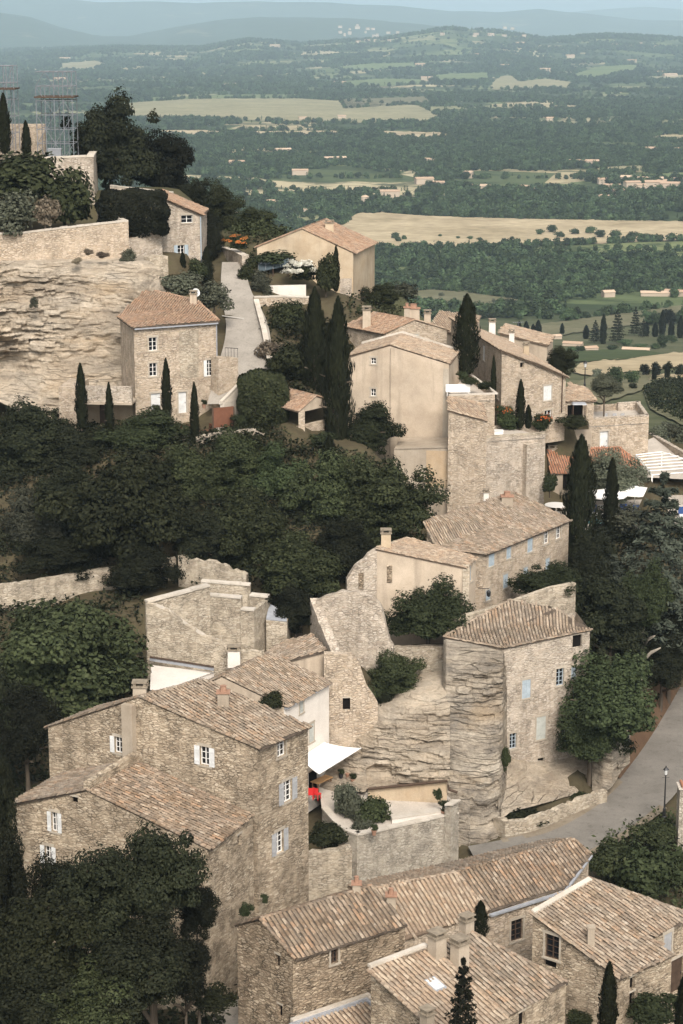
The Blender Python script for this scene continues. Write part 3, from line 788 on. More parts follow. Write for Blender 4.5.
strip('verge', [G(540, 872, zr), G(582, 854, zr), G(626, 830, zr), G(659, 805, zr)], [G(535, 876, zr), G(586, 858, zr), G(632, 834, zr), G(667, 808, zr)], M['dirt'], 30, 3, .012, zf=1)
# raised soil under the road so that its edge is never open
# village street between the houses
strip('street', sl_, sr_, M['gravel'], 40, 6, .0, zf=1)
# two pale patches on the street (a worn puddle of cement and a painted line)
def sheet(name, pts, m, lift=0):
    mb = MB(); mb.poly(*[p + V((0, 0, lift)) for p in pts]); return struct(name, mb, m)
def on_strip(px, py):
    # plane of the street
    a, b, c = sl_[1], sr_[1], sr_[3]; n = (b - a).cross(c - a); r = ray(px, py); return r * (n.dot(a) / n.dot(r))
sheet('street_patch', [on_strip(241, 304), on_strip(244, 303), on_strip(247, 309), on_strip(246, 313), on_strip(242, 309)], M['gravel_light'], .03)
sheet('street_line', [on_strip(222, 315.5), on_strip(250, 319), on_strip(250, 320.5), on_strip(222, 316.4)], M['gravel_light'], .03)
# house terraces
sheet('terrace', [G(318, 780, zt)] + EDGE + [G(452, 800, zt), G(440, 788, zt), G(380, 770, zt)], M['terrace'], 0)
# alley low on the left
strip('alley', [G(205, 1040, -59.6), G(215, 1010, -59.4), G(230, 985, -59.2)], [G(262, 1040, -59.6), G(255, 1010, -59.4), G(250, 985, -59.2)], M['gravel'], 12, 4, .08, zf=1)
# pool deck
sheet('pool_deck', [G(545, 530, zp), G(720, 530, zp), G(720, 495, zp), G(545, 495, zp)], M['terrace'], 0)
sheet('pool_water', [G(588, 524, zp), G(655, 524, zp), G(655, 519, zp), G(588, 519, zp)], M['teal'], .04)
# yard beside the terrace block with its pale court
sheet('court', [G(635, 454, -46.3), G(650, 436, -46.3), G(720, 470, -46.3), G(720, 482, -46.3), G(640, 478, -46.3)], M['terrace'], .1)
# terrace of the cliff house
strip('terrace', [D(150, 424, 187.5), D(180, 424, 187), D(212, 424, 187.3)], [D(150, 432, 184.5), D(185, 434, 184), D(214, 434, 184.6)], M['terrace'], 20, 6, .06)
strip('terrace', [D(212, 412, 190), D(240, 408, 191), D(270, 412, 190)], [D(212, 432, 185), D(240, 430, 185.5), D(268, 430, 186)], M['terrace'], 20, 6, .06)

# ------------------------------------------------------------------ cliffs
def cliff_mat(name, cols, dark, line=.35):
    t = NT(name, .95, .08)
    co = t.coords(); wv = t.noise(t.coords((.10, .10, .10)), 1.0, 4)
    def warp(sc):
        mp = t.coords(sc); cmb = t.n('CombineXYZ'); t.l(t.math('MULTIPLY', wv, 1.5 * sc[2]), cmb.inputs[2]); ad = t.n('VectorMath', operation='ADD'); t.l(mp, ad.inputs[0]); t.l(cmb.outputs[0], ad.inputs[1]); return ad.outputs[0]
    a = t.noise(warp((.12, .12, .6)), 1.1, 8, .68, .3); b = t.noise(warp((.7, .7, 4.5)), 1.2, 8, .72, .2)
    c = t.ramp(a, [(.30, cols[0]), (.5, cols[1]), (.70, cols[2])])
    c = t.mix(1.0, c, t.ramp(b, [(.34, .76), (.56, 1.05)]), 'MULTIPLY')
    # blocks between the beds
    vo = t.n('TexVoronoi', feature='F1'); vo.inputs['Scale'].default_value = 1.0; t.l(warp((.5, .5, 1.7)), vo.inputs['Vector']); sp = t.n('SeparateColor'); t.l(vo.outputs['Color'], sp.inputs[0])
    c = t.mix(1.0, c, t.ramp(sp.outputs[0], [(0, .84), (1, 1.08)]), 'MULTIPLY')
    ve = t.n('TexVoronoi', feature='DISTANCE_TO_EDGE'); ve.inputs['Scale'].default_value = 1.0; t.l(warp((.26, .26, 3.4)), ve.inputs['Vector'])
    msk = t.ramp(t.noise(t.coords((.2, .2, .35)), 1.0, 5, .65), [(.42, 0.0), (.6, 1.0)])
    ln = t.math('MULTIPLY', t.ramp(ve.outputs['Distance'], [(.0, line), (.05, 0.0)]), msk)
    c = t.mix(ln, c, (.12, .098, .074))
    pf = t.ramp(t.noise(t.coords((.22, .22, .6)), 1.0, 9, .76), [(.46, 0.0), (.62, dark)])
    c = t.mix(pf, c, (.19, .17, .145))
    oc = t.ramp(t.noise(t.coords((.10, .10, .3)), 1.3, 5, .65), [(.54, 0.0), (.72, .5)])
    c = t.mix(oc, c, (.50, .36, .215))
    c = t.mix(1.0, c, t.ramp(t.noise(co, 4, 6, .72), [(.3, .82), (.7, 1.1)]), 'MULTIPLY')
    t.color(c); h = t.math('ADD', t.math('MULTIPLY', b, 1.0), t.math('ADD', t.math('MULTIPLY', ln, -2.0), t.noise(co, 2.5, 7, .75)))
    t.bump(h, .35, 1.0); return t.m
M['cliff'] = cliff_mat('pale limestone cliff', [(.44, .345, .245), (.57, .475, .36), (.64, .555, .445)], .45, .35)
M['cliff_grey'] = cliff_mat('grey limestone ledges', [(.36, .295, .22), (.50, .425, .33), (.58, .51, .41)], .8, .55)
def strata(p, seed, amp=1.0, fine=1.0):
    x, y, z = p
    w = MN.noise(V((x * .06, y * .06, seed))) * 1.6 + MN.noise(V((x * .25, y * .25, seed + 3))) * .35
    zz = z + w
    a = MN.fractal(V((x * .05, seed, zz * .20)), 1, 2, 3) * 1.1
    m_ = MN.noise(V((x * .07, seed + 9, z * .16))) + .3               # where the face is ledged and where it is smooth
    # beds broken into blocks: each block stands out or back a little
    bz = zz * 1.5 + MN.noise(V((seed, zz * .8, 2.0))); bx = x / 2.6 + MN.cell(V((seed, math.floor(bz), 0))) * 7
    k1 = MN.cell(V((math.floor(bx), math.floor(bz), seed))) * .34
    bz2 = zz * 4.6; bx2 = x / 1.1 + MN.cell(V((seed + 1, math.floor(bz2), 0))) * 5
    k2 = MN.cell(V((math.floor(bx2), math.floor(bz2), seed + 2))) * .20 * fine
    fr = bz - math.floor(bz); under = -.30 * max(0, 1 - fr / .16) * (MN.noise(V((x * .2, seed, math.floor(bz)))) > -.1)   # undercut seam at the bed's foot
    c = MN.fractal(V((x * .7, y * .7, z * 1.1)), 1, 2, 5) * .30
    return (a + (k1 + k2 + under) * max(.12, min(1.1, m_ * 1.8)) + c) * amp
def cliff(name, cols, m, seed, amp=1.0, nv=70, nu=150, bulge=None, back=8.0, bz=.6, fine=1.0):
    """cols: [(px, y_top, Y_top, y_bot, Y_bot)]; surface pushed along the view's ground direction by strata"""
    xs = np.linspace(cols[0][0], cols[-1][0], nu); c = np.array(cols, float)
    vs = []; 
    for px in xs:
        q = [float(np.interp(px, c[:, 0], c[:, k])) for k in range(1, 5)]
        T_ = D(px, q[0], q[1]); B_ = D(px, q[2], q[3])
        d = V((T_.x, T_.y, 0)).normalized()
        for k in range(nv + 1):
            t = k / nv
            p = B_.lerp(T_, t)
            off = strata(p, seed, amp, fine) * min(1, (1 - t) * 6 + .25)
            if bulge: off += bulge(px, t)
            p = p - d * off
            vs.append(p)
        e = T_ + d * back
        vs.append(V((e.x, e.y, e.z + bz)))
    n = nv + 2
    mb = MB(); mb.add(vs, [(i * n + k, (i + 1) * n + k, (i + 1) * n + k + 1, i * n + k + 1) for i in range(nu - 1) for k in range(n - 1)])
    return struct(name, mb, m, True)
cliff('cliff', [(-70, 258, 209, 400, 199), (0, 263, 209, 402, 199), (60, 262, 208.5, 430, 195), (100, 263, 208.5, 425, 194), (128, 262, 208, 420, 193.5), (150, 262, 207, 330, 197), (160, 268, 207.5, 330, 199), (170, 285, 208, 330, 203)],
      M['cliff'], 2.0, 1.35, 170, 240, bulge=lambda px, t: -3.4 * math.exp(-((px - 4) / 24) ** 2 - ((t - .22) / .17) ** 2) + .8 * math.exp(-((t - .66) / .14) ** 2) - 1.3 * math.exp(-((px - 105) / 34) ** 2 - ((t - .34) / .22) ** 2), bz=-.2, fine=1.3)
def mid_b(px, t):
    o = .5 * math.exp(-((t - .55) / .12) ** 2)
    if 366 < px < 452: o -= 1.2 * math.exp(-((t - .12) / .13) ** 4)
    return o
cliff('cliff', [(312, 762, 152.5, 800, 149), (330, 745, 153, 796, 148.5), (352, 728, 153.5, 792, 148), (375, 708, 154, 790, 147.6), (392, 702, 154, 796, 147), (408, 696, 154, 806, 146.7), (428, 692, 154, 816, 146.5), (440, 690, 154.2, 822, 146.3), (450, 690, 154.6, 826, 146.0)],
      M['cliff'], 7.0, .8, 120, 150, mid_b, 5, .0)
cliff('cliff', [(443.5, 643, 157.4, 838, 146.6), (446, 643, 156.8, 845, 145.9), (470, 646, 156.2, 852, 145.0), (488, 649, 155.8, 848, 145.3), (499, 652, 155.6, 838, 146.6), (503, 652, 155.6, 815, 148.6), (507, 655, 157.5, 800, 152)],
      M['cliff_grey'], 12.0, .85, 200, 110, lambda px, t: (-.9 * math.exp(-((t - .13) / .1) ** 2) if px > 470 else 0) + .35 * math.exp(-((t - .5) / .2) ** 2), 3, -.3, 1.9)
cliff('cliff', [(501, 766, 154, 820, 147.6), (510, 768, 154.6, 814, 148.6), (530, 772, 155.6, 808, 149.8), (552, 771, 156.8, 802, 151.4), (575, 766, 157.8, 795, 153.6), (590, 764, 158.6, 790, 155.5)],
      M['cliff'], 21.0, .5, 40, 70, None, 3, .2)
cliff('cliff', [(592, 752, 158, 792, 154.8), (603, 736, 157.8, 794, 154), (612, 730, 157.8, 788, 154.2), (622, 730, 158.6, 772, 156.3), (630, 744, 158.8, 762, 157.5)],
      M['cliff_grey'], 17.0, .6, 40, 60, None, 3, -.3, .3)
# ------------------------------------------------------------------ buildings
def RP(px, py, a, b, c):
    n = (b - a).cross(c - a); r = ray(px, py); return r * (n.dot(a) / n.dot(r))
UP = lambda p, h: V((p.x, p.y, p.z + h))

# --- house with the shuttered gable (near left): tall block and its low front block
c = D(257, 748, 117); r = G(308, 725, c.z); l = G(48, 727, c.z - 1.5); bk = para(l, c, r); bk.z = l.z
af = W(139, 697, l, c); ab = G(204, 680, af.z)
HA, rs = house('stone_house', 'tall grey rubble house with a shuttered gable and a narrow buttress up its front', 'house',
    [l, c, r, bk], -62, 'stone_grey', apex={0: [af], 2: [ab]},
    roofs=[dict(p=[c, r, ab, af], tm='tile_grey', fix=(2, 3), caps=((3, 2), (0, 3)), sag=.07), dict(p=[af, ab, bk, l], tm='tile_grey', fix=(0, 1), caps=((0, 3),))],
    wins={0: [(204.8, 756, .72, 1.25, 'w', 'LR', 'w'), (118.5, 745, .6, 1.1, 'w', 'L', 'w'), (170.5, 780, .55, .38, 'o')],
          1: [(281.5, 747, .85, 1.15, 'w', '', 'g'), (287.5, 791, .9, 1.45, 'w', 'LR', 'g'), (279.5, 842, .8, 1.5, 'w', 'LR', 'g')]})
p = W(133, 697, l, c); n_ = out_normal(l, c); ax = (c - l); ax.z = 0; ax.normalize()
mb = MB(); mb.obox(W(127, 774, l, c) - n_ * .3, ax * .82, V((0, 0, 4.9)), n_ * .75); mb.build('buttress', M['plaster_grey'], HA)
chimney(HA, lerp(af, ab, .15) + V((-.6, .3, -.1)), .9, .7, .55, 'plaster_grey')
chimney(rs[0], W(251, 697, l, c) * 0 + lerp(c, r, .62) + (ab - r) * .62 + V((0, 0, .05)), .75, .6, .8, 'plaster_grey', cap='pot')

c2 = D(207, 848, 111.5); r2 = G(253, 815, c2.z); l2 = G(11, 803, c2.z + .25); bk2 = para(l2, c2, r2)
af2 = W(87, 790, l2, c2); ab2 = af2 + (r2 - c2)
HB, rs = house('stone_house', 'low stone block with white shutters and broken tiled roof in front of the tall gable', 'house',
    [l2, c2, r2, bk2], -62, 'stone_grey', apex={0: [af2], 2: [ab2]},
    roofs=[dict(p=[c2, r2, ab2, af2], tm='tile_brown', fix=(1, 2, 3), caps=((0, 3), (0, 1)), sag=.07), dict(p=[af2, ab2, bk2, l2], tm='tile_grey', fix=(0, 1, 2), caps=((0, 3),))],
    wins={0: [(54.8, 822, .5, 1.3, 'w', 'LR', 'w'), (48.5, 855, .55, 1.2, 'w', 'LR', 'w'), (74.5, 800, .5, .42, 'o')], 1: [(239.7, 840, .5, .75, 'o')]})
mb = MB(); mb.obox(af2 + V((0, 0, -.2)) - ax * .25, ab2 - af2, V((0, 0, .75)), ax * .5); mb.build('parapet', M['stone_grey'], HB)

# --- white house with the awning
zB = -51.0
c = G(284, 706, zB); r = G(329, 681, zB); af = G(222, 676, -48.8); ab = af + (r - c); ab.z = af.z
l = V((2 * af.x - c.x, 2 * af.y - c.y, zB - .3)); bk = para(l, c, r)
HW, rs = house('white_house', 'white rendered house under a broad tiled roof, beside the white awning', 'house',
    [l, c, r, bk], -61, 'plaster_beige', apex={0: [af], 2: [ab]}, wmats={1: 'plaster_white'},
    roofs=[dict(p=[c, r, ab, af], tm='tile_grey', fix=(2, 3), caps=((3, 2), (0, 3))), dict(p=[af, ab, bk, l], tm='tile_grey', fix=(0, 1), caps=((0, 3),))],
    wins={1: [(301.5, 706, .55, 1.15, 'c', '', 'e'), (311.5, 733, .7, 1.5, 'c', '', 'e'), (314, 782, 1.7, 2.1, 'o')]}, cornice=[(1, 'zinc', .12, .30)])
chimney(HW, G(234, 657, -48.6) + V((0, 0, -.3)), 1.0, .7, .9, 'plaster_white', cap='tile')
wall_c, wall_r = c, r
# awning
a0 = W(300, 758, c, r) + out_normal(c, r) * .1; a1 = W(324, 742.5, c, r) + out_normal(c, r) * .1
f1 = G(361, 748, a1.z - .45); f0 = G(319, 774, a1.z - .6)
ro = thing('awning', 'white canvas awning stretched out over the patio table', 'awning', (a0.x, a0.y, a0.z))
mb = MB(); n = 10; vs = []
for i in range(n + 1):
    for k in range(7):
        p = a0.lerp(a1, i / n).lerp(f0.lerp(f1, i / n), k / 6)
        vs.append(p + V((0, 0, -.10 * math.sin(math.pi * k / 6) - .05 * math.sin(math.pi * i / n))))
lo = [p - V((0, 0, .03)) for p in vs]; N = len(vs); fs = []
for i in range(n):
    for k in range(6):
        a = i * 7 + k; fs += [(a, a + 1, a + 8, a + 7), (N + a, N + a + 7, N + a + 8, N + a + 1)]
mb.add(vs + lo, fs); mb.build('canopy', M['white_cloth'], ro, smooth=True)
mb = MB(); mb.tube([f0, f1], .045, 6); mb.build('front_bar', M['white'], ro)
mb = MB(); mb.tube([a0, a1], .09, 6); mb.build('cassette', M['white'], ro)
for t in (.12, .88):
    mb = MB(); mb.tube([a0.lerp(a1, t) - V((0, 0, .12)), (a0.lerp(a1, t) + f0.lerp(f1, t)) / 2 + V((.3, 0, -.22)), f0.lerp(f1, t) - V((0, 0, .05))], .03, 5); mb.build('arm', M['white'], ro)

# --- white flat roof with a steel beam, in front of the ruin
q = [G(150, 690, -50.0), G(163, 690, -50.0), G(214, 672, -49.9), G(151, 665, -49.9)]
wf, _ = house('outbuilding', 'white flat roofed outbuilding with a dark steel beam below the ruined walls', 'outbuilding', q, -56, 'plaster_white', flat_top=('plaster_white', .0, 'flat_roof'))
mb = MB(); mb.obox(G(150, 660, -49.6), G(214, 670, -49.6) - G(150, 660, -49.6), V((0, 0, .28)), V((0, -.22, 0))); mb.build('beam', M['zinc'], wf)
mb = MB(); mb.obox(G(150, 660, -49.6) + V((0, 0, .282)), G(214, 670, -49.6) - G(150, 660, -49.6), V((0, 0, .06)), V((0, -.3, 0))); mb.build('flashing', M['wood_dark'], wf)

# --- stepped ruin
rt = thing('ruined_house', 'roofless ruin of stepped pale stone walls between the dark trees and the tiled roofs', 'ruin', D(200, 660, 155) * 1)
A = D(146, 604, 153.0); B = D(262, 640, 150.5)
mb = MB(); ragged(mb, A, B, [(0, A.z), (.02, A.z), (.1, A.z - .2), (.2, W(168, 612, A, B).z), (.35, W(186, 625, A, B).z), (.5, W(203, 636, A, B).z), (.64, W(220, 641, A, B).z), (.7, W(228, 650, A, B).z), (1, W(262, 652, A, B).z)], -53, .5, .26, seed=1); mb.build('wall', M['stone_ruin'], rt)
cb = MB(); sp_ = [(148, 605), (158, 608), (168, 613), (177, 620), (186, 627), (195, 632), (204, 638), (213, 641), (220, 643)]
for i_, (u_, v_) in enumerate(zip(sp_, sp_[1:])): coping(cb, W(u_[0], u_[1], A, B) + V((0, .1, -.12)), W(v_[0], v_[1], A, B) + V((0, .1, -.12)), .55, .2, i_ + 60, .04, .4)
cb.build('coping', M['coping'], rt)
A2 = G(210, 586.5, A.z + .5)
mb = MB(); ragged(mb, A + V((.1, .4, 0)), A2, [(0, A.z + .05), (1, A2.z)], -52, .5, .04, seed=2); mb.build('wall', M['stone_ruin'], rt)
mb = MB(); coping(mb, A + V((.1, .3, .0)), A2, .6, .16, 3); mb.build('coping', M['coping'], rt)
def rw(p0, p1, zb, th, cop=.14, mat_='stone_ruin', jag=.03, seed=0):
    m_ = MB(); ragged(m_, p0, p1, [(0, p0.z), (1, p1.z)], zb, th, jag, seed=seed); m_.build('wall', M[mat_], rt)
    if cop: m_ = MB(); coping(m_, p0, p1, th + .05, cop, seed); m_.build('coping', M['coping'], rt)
b0 = D(201, 582, 161.5); b1 = D(250, 586, 161); rw(b0, b1, -52, .5, seed=4)
b2 = D(249.5, 596, 160.6); b3 = D(268, 598, 160.2); rw(b2, b3, -52, .6, seed=5)
i0 = D(207, 596, 158.2); i1 = D(241, 598.5, 157.6); rw(i0, i1, -52, .5, seed=6)
i2 = D(240.5, 610, 157.4); i3 = D(254, 611, 157.1); rw(i2, i3, -52, .6, seed=7)
m_ = MB(); ragged(m_, i3, D(268, 600, 160), [(0, i3.z), (1, i3.z + .1)], -52, .4, .05, seed=8); m_.build('wall', M['stone_ruin'], rt)
e0 = D(266, 620, 158.8); e1 = D(287, 622.5, 158.4)
m_ = MB(); m_.obox(V((e0.x, e0.y, -53)), zset(e1, 0) - zset(e0, 0), V((0, 0, e0.z + 53)), V((.2, 2.2, 0))); m_.build('wall', M['stone_ruin'], rt)
m_ = MB(); m_.slab([UP(e0, .12), UP(e1, .1), UP(e1, .4) + V((-.2, 2.2, 0)), UP(e0, .75) + V((.2, 2.2, 0))], .1); m_.build('coping', M['zinc'], rt)

# --- tall gable ruin and the rubble wall with a dark window
rt = thing('ruined_house', 'tall broken gable wall of a ruin with crumbling white edge stones', 'ruin', D(345, 655, 159))
A = D(316, 600, 159); B = D(393, 645, 158)
tw = lambda px, py: ((W(px, py, A, B) - A).length and ((zset(W(px, py, A, B), 0) - zset(A, 0)).length / (zset(B, 0) - zset(A, 0)).length), W(px, py, A, B).z)
mb = MB(); ragged(mb, A, B, [(0, A.z)] + [tw(*q) for q in ((325, 597), (343, 591), (358, 593), (372, 597), (379, 603), (384.6, 613), (386, 630), (389, 640))] + [(1, W(393, 646, A, B).z)], -52.5, .7, .14, .3, seed=11); mb.build('wall', M['stone_pale'], rt)
L0 = D(310, 600, 159.6); L1 = D(333, 656, 153)
mb = MB(); ragged(mb, L0, L1, [(0, L0.z), (.25, D(316, 612, 157.9).z), (.5, D(321, 628, 156.4).z), (.8, D(328, 645, 154.3).z), (1, L1.z)], -53, .8, .3, .5, seed=12); mb.build('wall', M['stone_pale'], rt)
A = D(324, 656, 152.2); B = D(378, 702, 152.6)
def tz(px, py): q = W(px, py, A, B); return ((zset(q, 0) - zset(A, 0)).length / (zset(B, 0) - zset(A, 0)).length, q.z)
rt2 = thing('ruined_house', 'rubble wall with one small dark window beside the white house', 'ruin', D(350, 730, 152))
mb = MB(); wall_mesh(mb, [A, W(346, 656, A, B), W(352, 657, A, B)], -58, [(346.5, 704, .62, 1.0, 'o')], rt2); 
ragged(mb, W(352, 657, A, B), B, [(0, W(352, 657, A, B).z), (.25, W(358, 660, A, B).z), (.5, W(364, 682, A, B).z), (.8, W(372, 695, A, B).z), (1, B.z)], -58, .6, .25, .3, seed=13)
mb.obox(V((A.x, A.y, A.z)), W(352, 657, A, B) - A, V((0, 0, .18)), V((0, .7, 0))); mb.build('wall', M['stone_warm'], rt2)
rt3 = thing('garden_wall', 'long mossy stone wall behind the round bush on the rock ledge', 'wall', D(418, 660, 160))
A = D(386, 648, 160); B = D(447, 646, 160.5); mb = MB(); ragged(mb, A, B, [(0, A.z), (1, B.z)], -56.5, .6, .1, seed=14); mb.build('wall', M['stone_ruin'], rt3)
rt3 = thing('garden_wall', 'broken rubble wall on top of the rock ledge, with blocked niches', 'wall', D(425, 700, 156))
A = D(408, 695, 155); B = D(446, 690, 155.3); mb = MB(); ragged(mb, A, B, [(0, A.z), (.2, A.z + .25), (1, B.z)], -58, .6, .14, seed=15); mb.build('wall', M['stone_warm'], rt3)

# --- small roof behind the white house
q = [D(290, 660, 152), D(325, 651, 153.5), D(310, 635, 156.5), D(285, 642, 156.2), D(268, 652, 153.8)]
hh, rs = house('cottage', 'small tiled cottage squeezed between the white house and the gable ruin', 'house', q, -58, 'plaster_beige', roofs=[dict(p=q, tm='tile_grey', ov=.15, caps=((1, 2),))])

# --- house on the rock
zc = -49.6
l = G(446, 637, zc); f = G(503, 646, zc); h = G(590, 630, zc); rt_ = G(511, 602, zc + 2.3); rb = G(555, 607, zc + 2.0)
b1 = D(576, 612, 166); b0 = D(450, 627, 159.6)
HR, rs = house('stone_house', 'tall stone house with a hipped mossy roof standing on the layered rock face', 'house', [l, f, h, b1, b0], -63.5, 'stone_pale',
    roofs=[dict(p=[l, f, h, rb, rt_], tm='tile_grey', fix=(), ov=.2, caps=((0, 4), (0, 1), (1, 2)), pitch=.28), dict(p=[l, rt_, lerp(rt_, rb, .9), lerp(b0, b1, .8), b0], tm='tile_grey', fix=(0, 1, 2), ov=.1)],
    wins={1: [(526.3, 689, .85, 1.6, 'c', '', 'b'), (541, 728, .95, 2.0, 'c', '', 'e'), (513, 741, .7, 1.35, 'w', '', 'b', 'shut_blue'), (560, 677, .8, 1.5, 'w', '', 'b', 'shut_blue'), (573.5, 673, .5, 1.1, 'c', '', 'b'), (541, 764, .7, 1.1, 'o'), (577.5, 641, 1.0, 1.1, 'o')]})
mb = MB(); A = D(447, 621, 159.9); B = D(576, 583, 166.6); ragged(mb, A, B, [(0, A.z), (.4, W(500, 606, A, B).z), (.8, W(551, 588, A, B).z), (1, B.z)], -56, .5, .05, seed=21); mb.build('back_wall', M['stone_ruin'], HR)
chimney(HR, RP(540, 622, l, f, h) + V((0, 0, .3)), .9, .5, .35, 'stone_ruin', cap='tile')

# --- long house with blue shutters
z0 = D(486, 552, 168).z
a = G(438, 547, z0 + .1); c = G(486, 553, z0); r = G(569, 520, z0); lb = G(427, 523, z0 + 2.0); rb = G(516, 494, z0 + 2.0)
HH, rs = house('stone_house', 'long pale stone house with many blue shutters under one broad tiled roof', 'house', [a, c, r, rb, lb], -55, 'stone_warm',
    roofs=[dict(p=[a, c, r, rb, lb], tm='tile_grey', caps=((0, 1), (1, 2), (4, 3), (0, 4)), sag=.08)],
    wins={1: [(491.5, 558.5, .95, 1.25, 'c', '', 'b'), (508.7, 551.5, .75, 1.2, 'c', '', 'b'), (530, 545, .9, 1.3, 'c', '', 'b'), (546.5, 536, .95, 1.25, 'w'), (558.5, 531, .95, 1.25, 'w'),
              (505.5, 581, .8, 1.25, 'c', '', 'b'), (525.5, 574, .75, 1.25, 'c', '', 'b'), (547.5, 565, .75, 1.3, 'c', '', 'b'), (488, 595, .7, .95, 'c', '', 'b')]})
chimney(rs[0], lerp(rb, r, .12) + V((-1.6, -2.2, .1)), 1.1, .8, .5, 'plaster_grey', cap='pot')
chimney(rs[0], lerp(rb, r, .1) + V((-3.4, -1.6, .1)), .5, .5, .7, 'plaster_white', cap='tile')
# lean house in front of it
A = D(377, 549, 164); B = D(466, 567.5, 164.5); C = D(476, 557.5, 166.6); E = D(408, 538, 168.5)
H2, rs = house('stone_house', 'low pale stone house with sloping tile coping and square chimney beside the blue shuttered house', 'house', [A, B, C, E], -55, 'plaster_beige',
    roofs=[dict(p=[A, B, C, E], tm='tile_pale', ov=.12, caps=((0, 1), (1, 2)))], wins={1: [(471.3, 573, .55, 1.5, 'w', '', 'b', 'shut_blue')]})
chimney(H2, D(386, 548, 164.6) + V((0, .3, 0)), .85, .7, 1.25, 'plaster_warm', cap='tile')
mb = MB(); L = D(347, 580, 163.6); ragged(mb, L, A + V((0, .02, 0)), [(0, L.z), (.25, D(354, 567, 163.7).z), (.6, D(363, 559, 163.8).z), (.75, D(369, 552, 164).z), (1, A.z)], -55, .6, .1, seed=31); mb.build('wall', M['stone_pale'], H2)
for px, py, hh in ((389.5, 574, 1.5), (361, 581, 1.4)):
    q = W(px, py, L if px < 377 else A, A if px < 377 else B); mb = MB(); mb.box(q + V((0, .02, 0)), (.45, .18, hh)); mb.build('masonry_patch', M['stone_dark'], H2)
mb = MB(); q = B; mb.box(q + V((0, .05, -2.0)), (.55, .3, 4.4)); mb.build('corner_stones', M['stone_ruin'], H2)
mb = MB(); q = W(478, 588, B, C); mb.tube([q, q + V((.9, -.5, .1))], .03, 5); mb.lathe(q + V((.9, -.5, -.65)), [(.06, 0), (.16, .1), (.2, .45), (.05, .6)], 6); mb.build('wall_lantern', M['iron'], H2)

# --- big blank plaster house in the middle
A = D(348, 356, 195); B = D(449, 363.5, 193); n_ = out_normal(A, B); ap = W(390, 345, A, B); back = -n_ * 7.5
HM, rs = house('plaster_house', 'tall beige rendered house with a blank gable and two tiny windows', 'house', [A, B, B + back, A + back], -46, 'plaster_beige',
    apex={0: [ap], 2: [ap + back]}, roofs=[dict(p=[ap, ap + back, A + back, A], tm='tile_pale', fix=(0, 1, 2), ov=.15, caps=((0, 3),)), dict(p=[B, B + back, ap + back, ap], tm='tile_pale', fix=(1, 2, 3), ov=.15, caps=((0, 3),))],
    wins={0: [(373.5, 361, .5, .62, 'w'), (373.3, 392.5, .5, .75, 'w')]})
mb = MB()
for p_, q_ in ((A + back, ap + back), (ap + back, B + back)): mb.obox(UP(p_, .02) + n_ * .3, q_ - p_, V((0, 0, .3)), n_ * .18)
mb.build('flashing', M['coping'], HM)
mb = MB(); q = W(390.5, 400, A, B); mb.tube([V((q.x, q.y, ap.z - .3)) + n_ * .06, V((q.x, q.y, -45)) + n_ * .06], .06, 6); mb.build('downpipe', M['plaster_grey'], HM)
mb = MB(); q = B + (A - B).normalized() * .55; mb.obox(V((q.x, q.y, -46)) + n_ * .0, zset(B - q, 0), V((0, 0, B.z + 45.5)), n_ * .03); mb.build('corner_stones', M['surround'], HM)
# block behind it
c = D(386, 333, 201.5); r = G(447, 329.5, c.z); l = G(345, 325, c.z); ap = W(414.7, 320, c, r); apb = ap + (l - c)
HM2, rs = house('stone_house', 'stone house with a low gable and orange tiles rising behind the blank plaster house', 'house', [c, r, para(r, c, l), l], -46, 'stone_warm',
    apex={0: [ap], 2: [apb]}, roofs=[dict(p=[ap, apb, l, c], tm='tile_red', fix=(0, 1), caps=((0, 1), (0, 3))), dict(p=[r, para(r, c, l), apb, ap], tm='tile_pale', fix=(2, 3), caps=((0, 3),))],
    wins={0: [(415, 338.5, .75, .85, 'c', '', 'e')]})
chimney(rs[0], lerp(c, l, .55) + (ap - c) * .12 + V((0, 0, .1)), .85, .8, 1.7, 'plaster_beige')
chimney(rs[1], lerp(ap, apb, .3) + (r - ap) * .35 + V((0, 0, .0)), 1.3, .8, 1.3, 'plaster_beige', cap='pot')
chimney(rs[1], lerp(ap, apb, .3) + (r - ap) * .15 + V((0, 0, .0)), .6, .7, 1.2, 'plaster_grey', cap='pot')
chimney(rs[1], lerp(ap, apb, .25) + (r - ap) * .72 + V((0, 0, .0)), .7, .6, 1.2, 'plaster_beige')
# low roof and towers below it on the right
a = D(448.5, 410, 186.8); b = D(487, 420.5, 185.8); b2 = D(483, 404.5, 189.2); a2 = D(448.5, 398, 189.2)
house('stone_house', 'narrow stone annex with a small single slope roof beside the blank plaster wall', 'house', [a, b, b2, a2], -51, 'stone_warm', roofs=[dict(p=[a, b, b2, a2], tm='tile_pale', ov=.12, caps=((0, 1), (3, 2)))])
a = D(486.5, 438, 188.6); b = D(545.5, 434, 192); n_ = out_normal(a, b); k = -n_ * 5.5
TW, _ = house('stone_tower', 'square old stone tower with a flat top and worn straight walls', 'tower', [a, b, b + k, a + k], -52, 'stone_pale', flat_top=('terrace', .35, 'roof_terrace'))
mb = MB(); coping(mb, a, b, .45, .14, 2, .03, .5); mb.build('coping', M['stone_ruin'], TW)
mb = MB(); q0, q1 = lerp(a, b, .62), lerp(a, b, .86); mb.obox(V((q0.x, q0.y, -52)) - n_ * .1, zset(q1 - q0, 0), V((0, 0, q0.z + 51.2)), n_ * .75); mb.build('buttress', M['stone_pale'], TW)
a = D(394, 449, 188.6); b = D(463, 447, 187.6); n_ = out_normal(a, b); k = -n_ * 5
